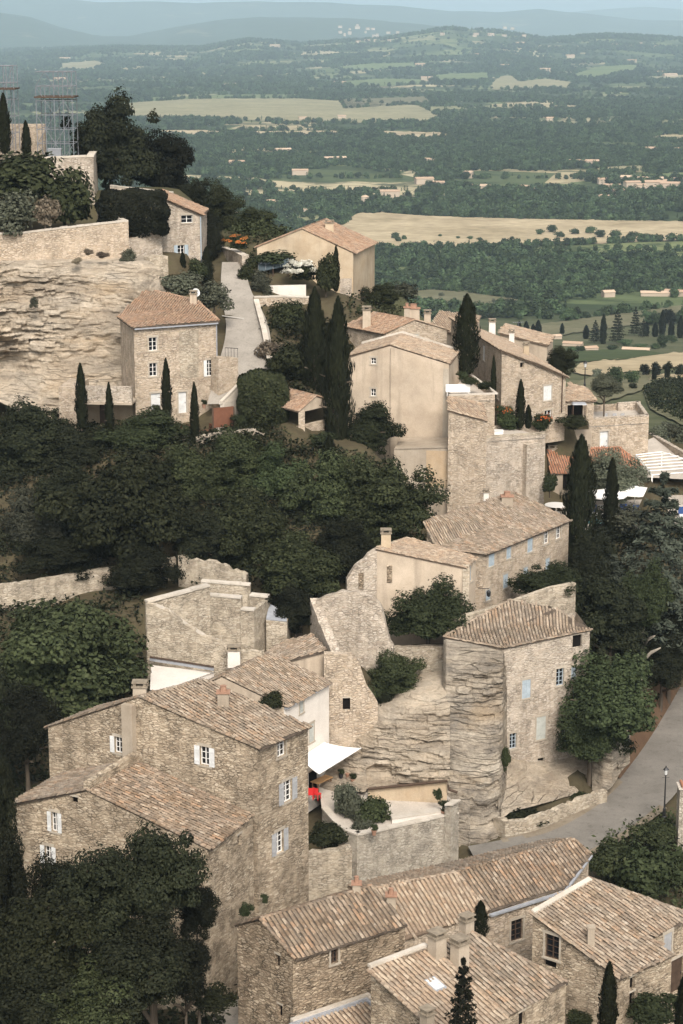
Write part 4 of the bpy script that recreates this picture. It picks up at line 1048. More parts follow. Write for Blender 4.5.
PB, _ = house('plaster_block', 'low patchy rendered block with an ochre stained panel under the blank house', 'house', [a, b, b + k, a + k], -52, 'plaster_grey', flat_top=('plaster_grey', .0, 'roof_slab'))
mb = MB(); q0 = W(426, 487, a, b); q1 = W(448, 487, a, b); mb.obox(q0 - n_ * .1, zset(q1 - q0, 0), V((0, 0, 3.6)), n_ * .13); mb.build('blocked_opening', M['plaster_orange'], PB)
mb = MB(); q0 = W(453, 500, a, b); mb.obox(V((q0.x, q0.y, -52)) - n_ * .05, zset(b - q0, 0), V((0, 0, b.z + 51.9)), n_ * .3); mb.build('buttress', M['stone_warm'], PB)
# triangular roof garden
z = D(449, 396, 189.5).z; p0 = D(449, 396, 189.5); p1 = G(495, 394.5, z); p2 = G(470, 376, z); p3 = G(449, 367, z)
TG, _ = house('roof_garden', 'wedge shaped roof garden edged with white coping beside the big cypress', 'terrace', [p0, p1, p2, p3], -48, 'stone_warm', flat_top=('terrace', .55, 'floor'))
mb = MB()
for u, v in ((p0, p1), (p2, p1), (p3, p2)):
    d = (v - u); mb.obox(u + V((0, 0, .004)), d, V((0, 0, .14)), V((-d.y, d.x, 0)).normalized() * .3)
mb.build('coping', M['coping'], TG)

# --- house on the right with chimneys
c = D(502, 351, 197); lb = G(474, 333, c.z); lb = c + (lb - c) * 1.9; r = D(566, 376.5, 202); rb = r + (lb - c); mid = W(538, 364, c, r)
HE, rs = house('stone_house', 'large honey stone house with a round window, white shutter and three white chimneys', 'house', [c, r, rb, lb], -42, 'stone_warm', apex={0: [mid]},
    roofs=[dict(p=[c, mid, r, rb, lb], tm='tile_pale', caps=((0, 1), (1, 2)), ov=.35)],
    wins={0: [(522, 365, .5, .5, 'o'), (547.5, 393, 1.05, 1.5, 'c', '', 'w'), (548, 416.5, .95, 1.3, 'w')], 3: [(478.5, 351, .6, 1.6, 'o'), (484, 353, .7, 1.5, 'c', '', 'w'), (498, 391, .6, 1.6, 'w')]})
chimney(rs[0], RP(492, 334, c, r, lb), .75, .6, 1.4, 'plaster_white'); chimney(rs[0], RP(511.5, 343, c, r, lb), .6, .5, 1.2, 'plaster_white'); chimney(rs[0], RP(526, 356, c, r, lb), .6, .5, 1.15, 'plaster_warm')
mb = MB(); q = W(562, 372, c, r) + out_normal(c, r) * .1; mb.tube([q, V((q.x, q.y, -39))], .06, 6); mb.build('downpipe', M['wood_dark'], HE)
q = RP(518, 338, c, r, lb); at_ = thing('tv_antenna', 'thin television antenna on the ridge of the honey stone house', 'antenna', q); mb = MB(); mb.tube([q - V((0, 0, .3)), q + V((0, 0, 2.0))], .025, 5); mb.build('mast', M['galv'], at_); mb = MB(); mb.tube([q + V((-.7, 0, 1.9)), q + V((.7, .2, 1.95))], .02, 4)
for k in range(6): p_ = q + V((-.6 + k * .24, .03 * k, 1.9 + .01 * k)); mb.tube([p_ - V((0, .3, 0)), p_ + V((0, .3, .05))], .014, 4)
mb.build('aerial', M['galv'], at_)
# further roofs behind its ridge
a = D(500, 333, 228); b = D(547, 345, 226); k = V((1.2, 5, .2))
house('cottage', 'low tiled cottage peeping over the ridge of the honey stone house', 'house', [a, b, b + k, a + k], -42, 'plaster_beige', roofs=[dict(p=[a, b, b + k, a + k], tm='tile_pale', caps=((3, 2),))])
a = D(430, 330, 222); b = D(470, 334, 222); k = V((1.4, 5, 1.3))
house('cottage', 'plain grey cottage between the chimneys and the big cypress', 'house', [a, b, b + k, a + k], -45, 'plaster_grey', roofs=[dict(p=[a, b, b + k, a + k], tm='tile_pale')])
# lean-to
a = D(564, 401, 203.2); b = D(594, 400, 203.6); b2 = D(586, 389, 208); a2 = D(571, 384, 207.5)
house('lean_to', 'open lean to with a pale sloping roof on the end of the honey stone house', 'shed', [a, b, b2, a2], -40.5, 'stone_warm', roofs=[dict(p=[a, b, b2, a2], tm='tile_pale', ov=.3)], wins={0: [(575, 414, 1.6, 1.9, 'o')]})
# terrace block
a = D(589, 419.5, 208); b = D(649, 416.5, 210); z = a.z; b.z = z; b2 = G(639, 402, z); a2 = G(594, 405, z)
TB, _ = house('terrace_block', 'square honey stone block with a walled roof terrace and white door', 'house', [a, b, b2, a2], -48, 'stone_warm', flat_top=('terrace', .75, 'roof_terrace'), wins={0: [(604, 441, .95, 2.1, 'D', '', 'w')]})
mb = MB()
for u, v in ((a, b), (b, b2), (b2, lerp(b2, a2, .5))):
    d = v - u; s_ = V((-d.y, d.x, 0)).normalized(); mb.obox(u + V((0, 0, -.8)) + s_ * .02, d, V((0, 0, .93)), s_ * .38)
mb.build('parapet', M['stone_pale'], TB)
# plaster wall and pool house
a = D(540, 431, 204); b = D(592, 430, 206.5)
gw = thing('garden_wall', 'smooth plaster wall between the stone tower and the terrace block', 'wall', (a.x, a.y, -48)); mb = MB(); ragged(mb, a, b, [(0, a.z), (1, b.z)], -48.5, .5, .03); mb.build('wall', M['plaster_beige'], gw)
zt_ = D(550, 453, 202).z; t0 = G(549, 453, zt_); t1 = G(620, 450.5, zt_); e0 = G(552, 472, zt_ - 1.5); e1 = G(640, 466, zt_ - 1.5)
PH, rs = house('pool_house', 'low pool house with a bright red tiled roof', 'house', [e0, e1, t1, t0], -49, 'plaster_grey', roofs=[dict(p=[e0, e1, t1, t0], tm='tile_orange', ov=.3, caps=((3, 2), (1, 2)))], wins={0: [(570, 482, 1.6, 1.7, 'o')]})
for px in (552, 585): chimney(PH, D(px, 452, 202.5) + V((0, 0, -.2)), .9, .7, .6, 'plaster_grey', cap='tile')
# pergola
zz = -44.6; pg = thing('pergola', 'white painted open pergola over the pale court', 'pergola', G(665, 470, -47.5))
cor = [G(636, 455, zz), G(662, 452, zz), G(720, 470, zz), G(652, 475, zz)]
for q in (cor[0], cor[1], cor[3], lerp(cor[3], cor[2], .5)): mb = MB(); mb.box((q.x, q.y, zz - 1.6), (.14, .14, 3.2)); mb.build('post', M['white'], pg)
mb = MB()
for u, v in ((0, 1), (1, 2), (3, 2), (0, 3)): mb.tube([cor[u], cor[v]], .08, 4)
mb.build('frame', M['white'], pg)
for i in range(1, 7): t = i / 7; mb = MB(); mb.tube([UP(lerp(cor[0], cor[3], t), .1), UP(lerp(cor[1], cor[2], t), .1)], .07, 4); mb.build('beam', M['white'], pg)
gw = thing('garden_wall', 'low stone wall running along the vineyard path', 'wall', D(668, 440, 222)); a = D(649, 433, 226); b = D(700, 462, 205); mb = MB(); ragged(mb, a, b, [(0, a.z), (1, b.z)], -49, .5, .05); mb.build('wall', M['stone_pale'], gw)

# --- house under the cliff
c = D(133.6, 327, 190); r = G(217, 321, c.z); lb = G(120, 317, c.z); q3 = D(194, 301, 199.5); q4 = D(147, 290, 202.5)
HC, rs = house('stone_house', 'pale stone house with white doors backed against the layered cliff', 'house', [c, r, q3, q4, lb], -39.5, 'stone_warm',
    roofs=[dict(p=[c, r, q3, q4, lb], tm='tile_red', caps=((3, 2), (2, 1)), ov=.3, sag=.07)], cornice=[(0, 'zinc', .12, .34)],
    wins={0: [(153, 344, .85, 1.3, 'w'), (153.3, 369.6, .8, 1.3, 'w'), (156, 406, 1.0, 2.5, 'D', '', 'w'), (182.7, 402.5, .85, 2.1, 'D', '', 'w'), (209.5, 368, .6, 1.6, 'w', 'LR', 'w')], 4: [(119.5, 335, .4, .6, 'o'), (127, 369, .7, 1.6, 'o')]})
chimney(rs[0], RP(193.5, 305, c, r, q4), .7, .6, 1.1, 'plaster_beige')
mb = MB(); n_ = out_normal(c, r); q0 = W(180, 378, c, r); mb.obox(q0 - n_ * .05, zset(W(199, 376, c, r) - q0, 0), V((0, 0, 4.6)), n_ * .09); mb.build('masonry_patch', M['stone_ruin'], HC)
mb = MB(); q0 = W(216, 322, c, r); mb.tube([q0 + n_ * .1, V((q0.x, q0.y, -38)) + n_ * .1], .06, 6); mb.build('downpipe', M['zinc'], HC)
dish = thing('satellite_dish', 'white satellite dish on a pole by the cliff house chimney', 'satellite dish', RP(196, 304, c, r, q4))
q = RP(196, 304, c, r, q4); mb = MB(); mb.tube([q - V((0, 0, .3)), q + V((0, 0, 1.1))], .03, 5); mb.build('pole', M['galv'], dish)
mb = MB(); vs = []; fs = []; d = V((.5, -.75, .35)).normalized(); u = d.orthogonal().normalized(); v = d.cross(u); cc = q + V((0, -.1, 1.15))
for k in range(4):
    for j in range(12): t = j * math.pi / 6; rr0 = .42 * k / 3 + .01; vs.append(cc + (u * math.cos(t) + v * math.sin(t)) * rr0 + d * (.5 * rr0 * rr0))
for k in range(3):
    for j in range(12): fs.append((k * 12 + j, k * 12 + (j + 1) % 12, (k + 1) * 12 + (j + 1) % 12, (k + 1) * 12 + j))
mb.add(vs, fs); mb.build('dish', M['lampglass'], dish, smooth=True)
mb = MB(); mb.tube([cc - v * .4, cc + d * .5], .015, 4); mb.box(cc + d * .5, (.08, .08, .08)); mb.build('receiver', M['galv'], dish)
# balcony terrace left of it
bt = thing('balcony', 'stone balcony terrace at the foot of the cliff with a dark porch below', 'balcony', D(95, 420, 190))
a = D(58.5, 387, 188.5); b = D(77, 386, 188.3); e = D(131.5, 381, 187.8); n_ = out_normal(a, e)
mb = MB(); mb.obox(V((a.x, a.y, -40)), zset(b - a, 0), V((0, 0, a.z + 40)), -n_ * 5); mb.build('pier', M['stone_warm'], bt)
mb = MB(); mb.obox(V((b.x, b.y, b.z - 1.55)), zset(e - b, 0), V((0, 0, 1.55)), -n_ * .4); mb.build('parapet', M['stone_pale'], bt)
mb = MB(); mb.obox(V((b.x, b.y, b.z - 1.75)) + n_ * .12, zset(e - b, 0), V((0, 0, .196)), -n_ * 5); mb.build('floor_slab', M['plaster_grey'], bt)
mb = MB(); mb.obox(V((b.x, b.y, -40)) - n_ * 3.6, zset(e - b, 0), V((0, 0, b.z + 38.2)), -n_ * .3); mb.build('back_wall', M['plaster_warm'], bt)
mb = MB(); q = b - n_ * 3.55 + (e - b) * .35; mb.box((q.x, q.y, -37.2), (1.0, .12, 2.0)); mb.build('door', M['wood_dark'], bt)
# side wall with railing, stair and gate
a = D(218, 357, 192.5); b = D(238, 358, 194)
sw = thing('garden_wall', 'stone garden wall with an iron railing beside the lane', 'wall', D(228, 395, 192)); mb = MB(); ragged(mb, a, b, [(0, a.z), (1, b.z)], -40, 1.2, .03)
mb.build('wall', M['stone_warm'], sw); mb = MB()
for t in (.35, .5, .65, .8, .98): q = lerp(a, b, t) + V((0, .3, 0)); mb.tube([q, q + V((0, 0, .9))], .025, 4)
mb.tube([lerp(a, b, .35) + V((0, .3, .9)), b + V((0, .3, .9))], .03, 4); mb.build('railing', M['iron'], sw)
st_ = thing('staircase', 'outdoor stair with a white sloping edge beside the rust brown gate', 'stairs', D(236, 405, 190))
a = D(219, 404, 188.4); b = D(237, 386, 191.4); mb = MB(); mb.slab([UP(a, .25), UP(b, .25), UP(b, .25) + V((.35, .25, 0)), UP(a, .25) + V((.35, .25, 0))], .3); mb.build('edge', M['coping'], st_)
for i in range(9):
    q = lerp(a, b, (i + .5) / 9); mb = MB(); mb.obox(V((q.x, q.y, -40)), V((.36, .18, 0)), V((0, 0, q.z + 40)), V((1.1, 1.3, 0))); mb.build('step', M['coping'], st_)
gt = thing('gate', 'rust brown plank gate at the foot of the white edged stair', 'gate', D(223, 428, 186)); a = D(213, 428, 185.6); b = D(234, 428, 186.6)
mb = MB(); mb.obox(a, zset(b - a, 0), V((0, 0, 1.9)), V((0, .07, 0))); mb.build('panel', M['rust'], gt)
for q in (a, b): mb = MB(); mb.obox(V((q.x - .08, q.y - .03, -39.5)), V((.16, 0, 0)), V((0, 0, q.z + 41.5)), V((0, .16, 0))); mb.build('post', M['wood_dark'], gt)

# --- open tiled pavilion
c = D(300, 410, 185.5); r = G(334, 402, c.z); l = G(281, 405, c.z); l = c + (l - c) * 1.9; ap = W(316, 396, c, r); apb = ap + (l - c)
pv = thing('pavilion', 'open garden pavilion with square posts and a tiled gable roof', 'pavilion', V((c.x, c.y, -40)))
roof(pv, [ap, apb, l, c], M['tile_red'], M['pan_pale_shaded'], fix=(0, 1), caps=((0, 1), (0, 3)), seed=3); roof(pv, [r, para(r, c, l), apb, ap], M['tile_red'], M['pan_pale_shaded'], fix=(2, 3), caps=((0, 3),), seed=4)
mb = MB(); mb.poly(c + V((0, 0, -.25)), r + V((0, 0, -.25)), r, ap, c); mb.build('gable', M['plaster_beige'], pv)
for q, s in ((c, 1), (r, 1), (para(r, c, l), 0), (l, 0)): mb = MB(); mb.box((q.x + .15, q.y + .2, (q.z - 42) / 2 - .1), (.6, .6, q.z + 41.8)); mb.build('post', M['stone_warm'], pv)
n_ = out_normal(c, r); mb = MB(); mb.obox(V((c.x, c.y, -42.5)) - n_ * .1, zset(r - c, 0), V((0, 0, c.z + 40.9)), -n_ * .4); mb.build('low_wall', M['stone_warm'], pv)
mb = MB(); q = para(r, c, l); mb.obox(V((l.x, l.y, -42)), zset(q - l, 0), V((0, 0, l.z + 41.8)), V((.2, .3, 0))); mb.build('back_wall', M['plaster_grey'], pv)

# --- upper left: house by the hedge, house with the broad gable
r = D(201, 214, 222); l = D(158, 196, 220); bkv = V((.3, 6, 0))
HD, rs = house('stone_house', 'narrow stone house with a falling roof edge and pale blue shutters, behind the clipped hedge', 'house', [l, r, r + bkv, l + bkv], -28.5, 'stone_pale',
    roofs=[dict(p=[l, r, r + bkv, l + bkv], tm='tile_red', caps=((0, 1),), ov=.35)], wins={0: [(187, 219, 1.35, .85, 'w'), (181, 250.5, .8, 1.2, 'w', 'LR', 'b')]})
mb = MB(); q = r; n_ = out_normal(l, r); mb.tube([q + n_ * .12 - V((.1, 0, .2)), V((q.x - .1, q.y, -28)) + n_ * .12], .07, 6); mb.build('downpipe', M['shut_blue'], HD)
a = D(257, 247, 226); b = D(353, 252.5, 228); b2 = b + (G(360, 249, b.z) - b) * 3.2; a2 = para(a, b, b2); ap = W(302, 229, a, b); apb = ap + (b2 - b)
HG, rs = house('plaster_house', 'warm rendered house with a wide low gable and orange tiled roof beyond the lane', 'house', [a, b, b2, a2], -38, 'plaster_warm', apex={0: [ap], 2: [apb]},
    roofs=[dict(p=[b, b2, apb, ap], tm='tile_red', fix=(2, 3), caps=((0, 3),)), dict(p=[ap, apb, a2, a], tm='tile_red', fix=(0, 1), caps=((0, 3), (0, 1)))])
chimney(rs[0], lerp(ap, apb, .5) + (b - ap) * .3 + V((0, 0, .1)), 1.0, .6, .8, 'plaster_warm', cap='tile')
mb = MB(); n_ = out_normal(a, b); q0 = W(340, 310, a, b); mb.obox(q0 - n_ * .05, zset(b - q0, 0) * .9, V((0, 0, 3.6)), n_ * .08); mb.build('masonry_patch', M['stone_pale'], HG)

# --- bottom houses
c = D(293, 957, 105); r = G(405, 922, c.z); l = G(237, 925, c.z + .35); ap = W(264, 922, l, c); ap.z = c.z + 1.35; apb = ap + (r - c)
q = l + (c - l) * .42; ap = V((q.x, q.y, W(264, 921, l, c).z)); apb = ap + (r - c); bk = para(l, c, r)
N1, rs = house('stone_house', 'brown rubble stone house with tidy canal tiles and slit windows in its gable', 'house', [l, c, r, bk], -66, 'stone_dark', apex={0: [ap], 2: [apb]},
    roofs=[dict(p=[c, r, apb, ap], tm='tile_brown', fix=(2, 3), ov=.22, caps=((3, 2), (0, 3)), pitch=.30, course=.42), dict(p=[ap, apb, bk, l], tm='tile_brown', fix=(0, 1), ov=.22, caps=((0, 3),), pitch=.3)],
    wins={0: [(277.5, 961, .38, .8, 'o'), (280, 1011, .4, .8, 'o')], 1: [(334.5, 956, .5, .95, 'w', '', 'b', 'wood_dark')]})
chimney(rs[0], lerp(ap, apb, .86) + V((0, 0, .0)), .5, .5, .45, 'plaster_grey', cap='pot'); N1c, N1r = c, r
z = D(489, 912, 118).z; el = G(395, 939, z); m_ = G(489, 912, z); e = G(562, 889, z); er = G(589, 852.5, z); r0 = G(372, 889, z + 1.7); rm = G(456, 872.5, z + 1.7); r1 = RP(574, 839.5, m_, e, rm); er = RP(589, 852.5, m_, e, rm)
bkd = V((-.57, .82, 0)); bb0 = r0 + bkd * 2.6 + V((0, 0, -.8)); bb1 = r1 + bkd * 2.2 + V((0, 0, -.8))
N2, rs = house('stone_house', 'long low house under joined tile roofs, one pale, one red brown, below the road', 'house', [el, m_, e, er, r1, bb1, bb0], -66, 'stone_warm',
    roofs=[dict(p=[el, m_, rm, r0], tm='tile_pale', fix=(1, 2, 3), ov=.2, caps=((3, 2), (1, 2)), pitch=.3, course=.42), dict(p=[m_, e, er, r1, rm], tm='tile_brown', fix=(0, 3, 4), ov=.2, caps=((4, 3), (2, 3)), pitch=.3, course=.42),
           dict(p=[rm, r1, bb1, lerp(bb0, bb1, .4)], tm='tile_grey', fix=(0, 1), ov=.15), dict(p=[r0, rm, lerp(bb0, bb1, .4), bb0], tm='tile_pale', fix=(0, 1), ov=.15)],
    wins={1: [(517, 930, 1.0, 1.5, 'w', '', 'b', 'wood_dark')]}, cornice=[(1, 'zinc', .12, .3), (2, 'zinc', .12, .3)])
chimney(rs[0], lerp(r0, el, .42) + V((.6, .2, 0)), .6, .6, .9, 'plaster_grey', cap='pot')
c = D(620, 977, 108); f0 = G(533, 913, c.z + 2.3); r = G(672, 952, c.z); b0 = G(590, 880, c.z + 2.3); q = RP(651, 938.5, f0, c, b0); t_ = RP(697, 918, f0, c, b0)
N3, rs = house('stone_house', 'rough stone house with a wide grey tile roof and metal flue, lowest on the right', 'house', [f0, c, r, q, t_, b0], -66, 'stone_grey',
    roofs=[dict(p=[f0, c, r, q, t_, b0], tm='tile_grey', fix=(3,), ov=.2, caps=((0, 1), (1, 2), (5, 4)), pitch=.3, course=.42)],
    wins={0: [(552, 947, 1.0, 1.55, 'w', '', 'b', 'wood_dark'), (550, 964, .9, .5, 'o')], 1: [(632.5, 983, .5, .8, 'o'), (632, 999, .5, .9, 'o')], 3: [(668, 939, .8, 1.4, 'c', '', 'g'), (677, 975, 1.3, 2.3, 'D', '', 'wood_dark')]})
mb = MB(); fl = RP(590.6, 945, f0, c, b0); mb.box((fl.x, fl.y, fl.z + .5), (.42, .42, 1.3)); mb.box((fl.x, fl.y, fl.z + 1.2), (.5, .5, .1)); mb.build('chimney', M['plaster_grey'], rs[0])
mb = MB(); mb.obox(f0 + V((-.1, 0, .06)), b0 - f0, V((0, 0, .18)), (c - f0).normalized() * .3); mb.build('flashing', M['coping'], N3)
c = D(566, 984, 105); e3 = G(455, 1046, c.z); r0 = G(371, 970, c.z + 2.1); r1 = G(469, 933, c.z + 2.1); rm = lerp(r0, r1, .6); em = lerp(e3, c, .45)
kb = V((-.7, .72, 0)) * 1.2; 
N4, rs = house('stone_house', 'house with four stout chimneys and a small skylight in its pale tile roof', 'house', [r0, e3, em, c, r1, rm], -66, 'stone_grey',
    roofs=[dict(p=[e3, em, rm, r0], tm='tile_pale', fix=(1, 2), ov=.2, caps=((0, 3),), pitch=.3, course=.42), dict(p=[em, c, r1, rm], tm='tile_grey', fix=(0, 3), ov=.2, caps=((1, 2),), pitch=.3, course=.42)],
    wins={2: [(522, 1019, .6, .9, 'o')]})
for px, py, w_, d_, h_ in ((437, 958, .85, .75, 1.35), (459.5, 967, .85, .75, 1.5), (466.5, 935, .7, .6, .95), (427, 1032, .6, .6, 1.1)):
    chimney(rs[0] if px < 450 else rs[1], RP(px, py, e3, c, r0), w_, d_, h_, 'plaster_grey', rz=.7, sink=.6)
mb = MB(); s0 = RP(437, 986, e3, c, r0); u_ = (r1 - r0).normalized() * .55; w_ = (e3 - r0).normalized() * .85
mb.obox(s0 - u_ - w_ * .6 + V((0, 0, .1)), u_ * 1.5, V((0, 0, .1)), w_ * 1.2); sk = mb.build('skylight', M['zinc'], rs[0]); mb = MB(); mb.obox(s0 - u_ * .85 - w_ * .5 + V((0, 0, .203)), u_ * 1.2, V((0, 0, .01)), w_ * 1.0); mb.build('pane', M['lampglass'], sk)
mb = MB(); mb.obox(r0 + V((0, 0, .1)), (rm - r0) * .95, V((0, 0, .16)), V((-.2, .25, 0))); mb.build('flashing', M['coping'], N4)
a = W(367, 995, N1c, N1r) + out_normal(N1c, N1r) * .1; d1 = (N1c - N1r).normalized(); b = a + d1 * 5.5; d2 = zset(e3 - r0, 0).normalized(); c_ = a + d2 * 6 + V((0, 0, -1.6)); d_ = b + d2 * 6 + V((0, 0, -1.6))
N5, rs = house('shed', 'low tiled shed roof with grey lead edging, tucked in the corner of two stone houses', 'shed', [b, d_, c_, a], -66, 'stone_dark', roofs=[dict(p=[b, d_, c_, a], tm='tile_pale', ov=.0, pitch=.3, course=.42)])
mb = MB(); mb.obox(a + V((0, 0, -.2)), b - a, V((0, 0, .42)), out_normal(N1c, N1r) * .3); mb.obox(a + V((0, 0, -.2)), c_ - a, V((0, 0, .42)), d1 * .3); mb.build('coping', M['coping'], N5)
mb = MB(); o1 = out_normal(N1c, N1r); mb.obox(a + V((0, 0, -.1)) + o1 * .3 + d1 * .3, b - a, V((0, 0, .22)), o1 * .16); mb.obox(a + V((0, 0, -.1)) + o1 * .3 + d1 * .3, c_ - a, V((0, 0, .22)), d1 * .16); mb.build('flashing', M['zinc'], N5)

# --- pier at the right edge, retaining walls
pr = thing('stone_pier', 'square stone pier topped with orange tiles beside the road lamp', 'pier', G(684, 852, -62.3)); q = G(684, 852, -62.3); mb = MB(); mb.box((q.x + .3, q.y + .4, q.z + 2.4), (1.7, 1.2, 5.6)); mb.build('pillar', M['stone_wall'], pr)
mb = MB(); mb.box((q.x + .3, q.y + .4, q.z + 5.27), (1.9, 1.4, .12)); mb.build('cap', M['coping'], pr)
for k in range(3): mb = MB(); mb.tube([(q.x - .3 + k * .35, q.y - .3, q.z + 5.4), (q.x - .3 + k * .35, q.y + 1.0, q.z + 5.46)], .12, 8); mb.build('tile', M['tile_orange'], pr)
tw_ = thing('retaining_wall', 'curved grey stone retaining wall of the patio terrace with pale coping', 'wall', EDGE[3])
mb = MB(); cb = MB()
for u, v in zip(EDGE, EDGE[1:]):
    ragged(mb, UP(u, .12), UP(v, .12), [(0, u.z + .12), (1, v.z + .12)], -64, .5, .01, .6)
    coping(cb, UP(u, .13), UP(v, .13), .5, .12, 1, .06, 1.1)
u = EDGE[-1]; v = G(451, 803, -58.0); ragged(mb, V((u.x - .05, u.y, -58.2)), v, [(0, -58.2), (1, -58.2)], -64, .55, .01); cb.obox(V((u.x - .5, u.y - .1, -58.19)), V((.62, 0, 0)), V((0, 0, .12)), zset(v - u, 0))
mb.build('wall', M['stone_wall'], tw_); cb.build('coping', M['coping'], tw_)
gw = thing('garden_wall', 'rough overgrown rubble wall below the curved terrace, beside the tall house', 'wall', D(325, 880, 137)); a = D(296, 855, 137.5); b = D(352, 848, 138.4); mb = MB(); ragged(mb, a, b, [(0, a.z - .3), (.3, a.z), (.6, b.z - .2), (1, b.z)], -65, .8, .25, seed=41); mb.build('wall', M['stone_ruin'], gw)
gb = thing('recess_wall', 'smooth ochre rendered wall of the recess cut in the rock, under a dark gutter', 'wall', G(420, 815, -59.4)); a = D(368, 789, 147.2); b = D(447, 782, 146.4); mb = MB(); ragged(mb, a, b, [(0, a.z), (1, b.z)], -61, .3, .02); mb.build('wall', M['plaster_warm'], gb)
mb = MB(); mb.tube([UP(a, .1) + V((0, -.25, 0)), UP(b, .1) + V((0, -.25, .1)), UP(b, -.5) + V((.15, -.3, 0)), UP(b, -.75) + V((.8, -.3, 0))], .11, 6); mb.build('gutter', M['wood_dark'], gb)
rw_pts = [G(493, 828, -62), G(505, 834, -62), G(526, 833, -62), G(548, 826, -62), G(572, 815, -62), G(592, 806, -62), G(607, 802, -62)]
gw = thing('garden_wall', 'low curving dry stone wall along the road bend', 'wall', rw_pts[3]); mb = MB()
for i, (u, v) in enumerate(zip(rw_pts, rw_pts[1:])): ragged(mb, u, v, [(0, -61.0), (1, -61.0)], -63, .6, .22, .25, seed=50 + i)
mb.build('wall', M['stone_ruin'], gw)
def gwall(lbl, pts, tops, zb, m_, th=.5, jag=.06, cop=0, name='garden_wall'):
    g = thing(name, lbl, 'wall', V((pts[0].x, pts[0].y, zb))); mb = MB(); cb = MB()
    for i, (u, v) in enumerate(zip(pts, pts[1:])):
        ragged(mb, u, v, [(0, u.z), (1, v.z)], zb, th, jag, seed=i + len(lbl))
        if cop: coping(cb, u, v, th, cop, i, .05)
    mb.build('wall', M[m_], g)
    if cop: cb.build('coping', M['coping'], g)
    return g
gwall('old stone boundary wall running under the dark trees at the left edge', [D(-30, 590, 163), D(40, 580, 165), D(92, 571, 168), D(176, 558, 170)], 0, -52, 'stone_ruin', .6, .12)
gwall('ivy grown stone wall just behind the stepped ruin', [D(178, 556, 168), D(215, 562, 167), D(246, 575, 166)], 0, -52, 'stone_ruin', .6, .3)
gwall('crumbling garden wall in front of the pavilion and hedge', [D(196, 437, 183), D(225, 432, 183.5), D(256, 430, 184), D(280, 438, 184), D(300, 446, 184)], 0, -43, 'stone_pale', .6, .22)
gwall('low pale wall along the lane, climbing past the flower beds', [D(254, 300, 212), D(262, 330, 204.5), D(268, 362, 197.5)], 0, -42, 'stone_pale', .5, .05, .1)
gwall('stone flower bed wall at the top of the lane, holding orange flowers', [D(219, 247, 231), D(232, 251, 226), D(242, 256, 221)], 0, -32, 'stone_pale', .8, .1, .08)
gwall('pale stone terrace wall below the house with the wide gable', [D(254, 298, 212.5), D(285, 297, 213), D(313, 298, 214)], 0, -40, 'stone_warm', .8, .05, .1)
gwall('white rendered parapet in front of the cream flower bush', [D(262, 286, 217), D(306, 285, 218)], 0, -34, 'plaster_white', .4, .02)
gwall('square stone bastion wall below the scaffolding', [D(12, 160, 230.5), D(93.5, 157, 231.5), D(97, 152, 238)], 0, -26, 'stone_pale', .8, .03, .2, 'bastion')
gwall('pale parapet wall on the cliff top in front of the olive brown bush', [D(-40, 236, 211), D(20, 234, 211.5), D(60, 229, 212), D(124, 222, 213.5), D(97, 211, 221)], 0, -28, 'stone_warm', .5, .04, .18)
gwall('stone wall under the clipped dark hedge', [D(124, 241, 214), D(162, 229, 217)], 0, -29, 'stone_pale', .6, .1)
gwall('thin parapet behind the clipped hedge under the big dark oak', [D(110, 186, 232), D(172, 193, 229)], 0, -24, 'stone_pale', .4, .03, .1)
gwall('beige castle wall with small square holes behind the scaffolding', [D(-20, 124, 246), D(44, 124, 244)], 0, -22, 'stone_warm', .6, .02)
gwall('broken rock edge wall beside the clipped hedge, above the cliff house', [D(150, 258, 208), D(168, 256, 209)], 0, -36, 'stone_ruin', 1.5, .5)
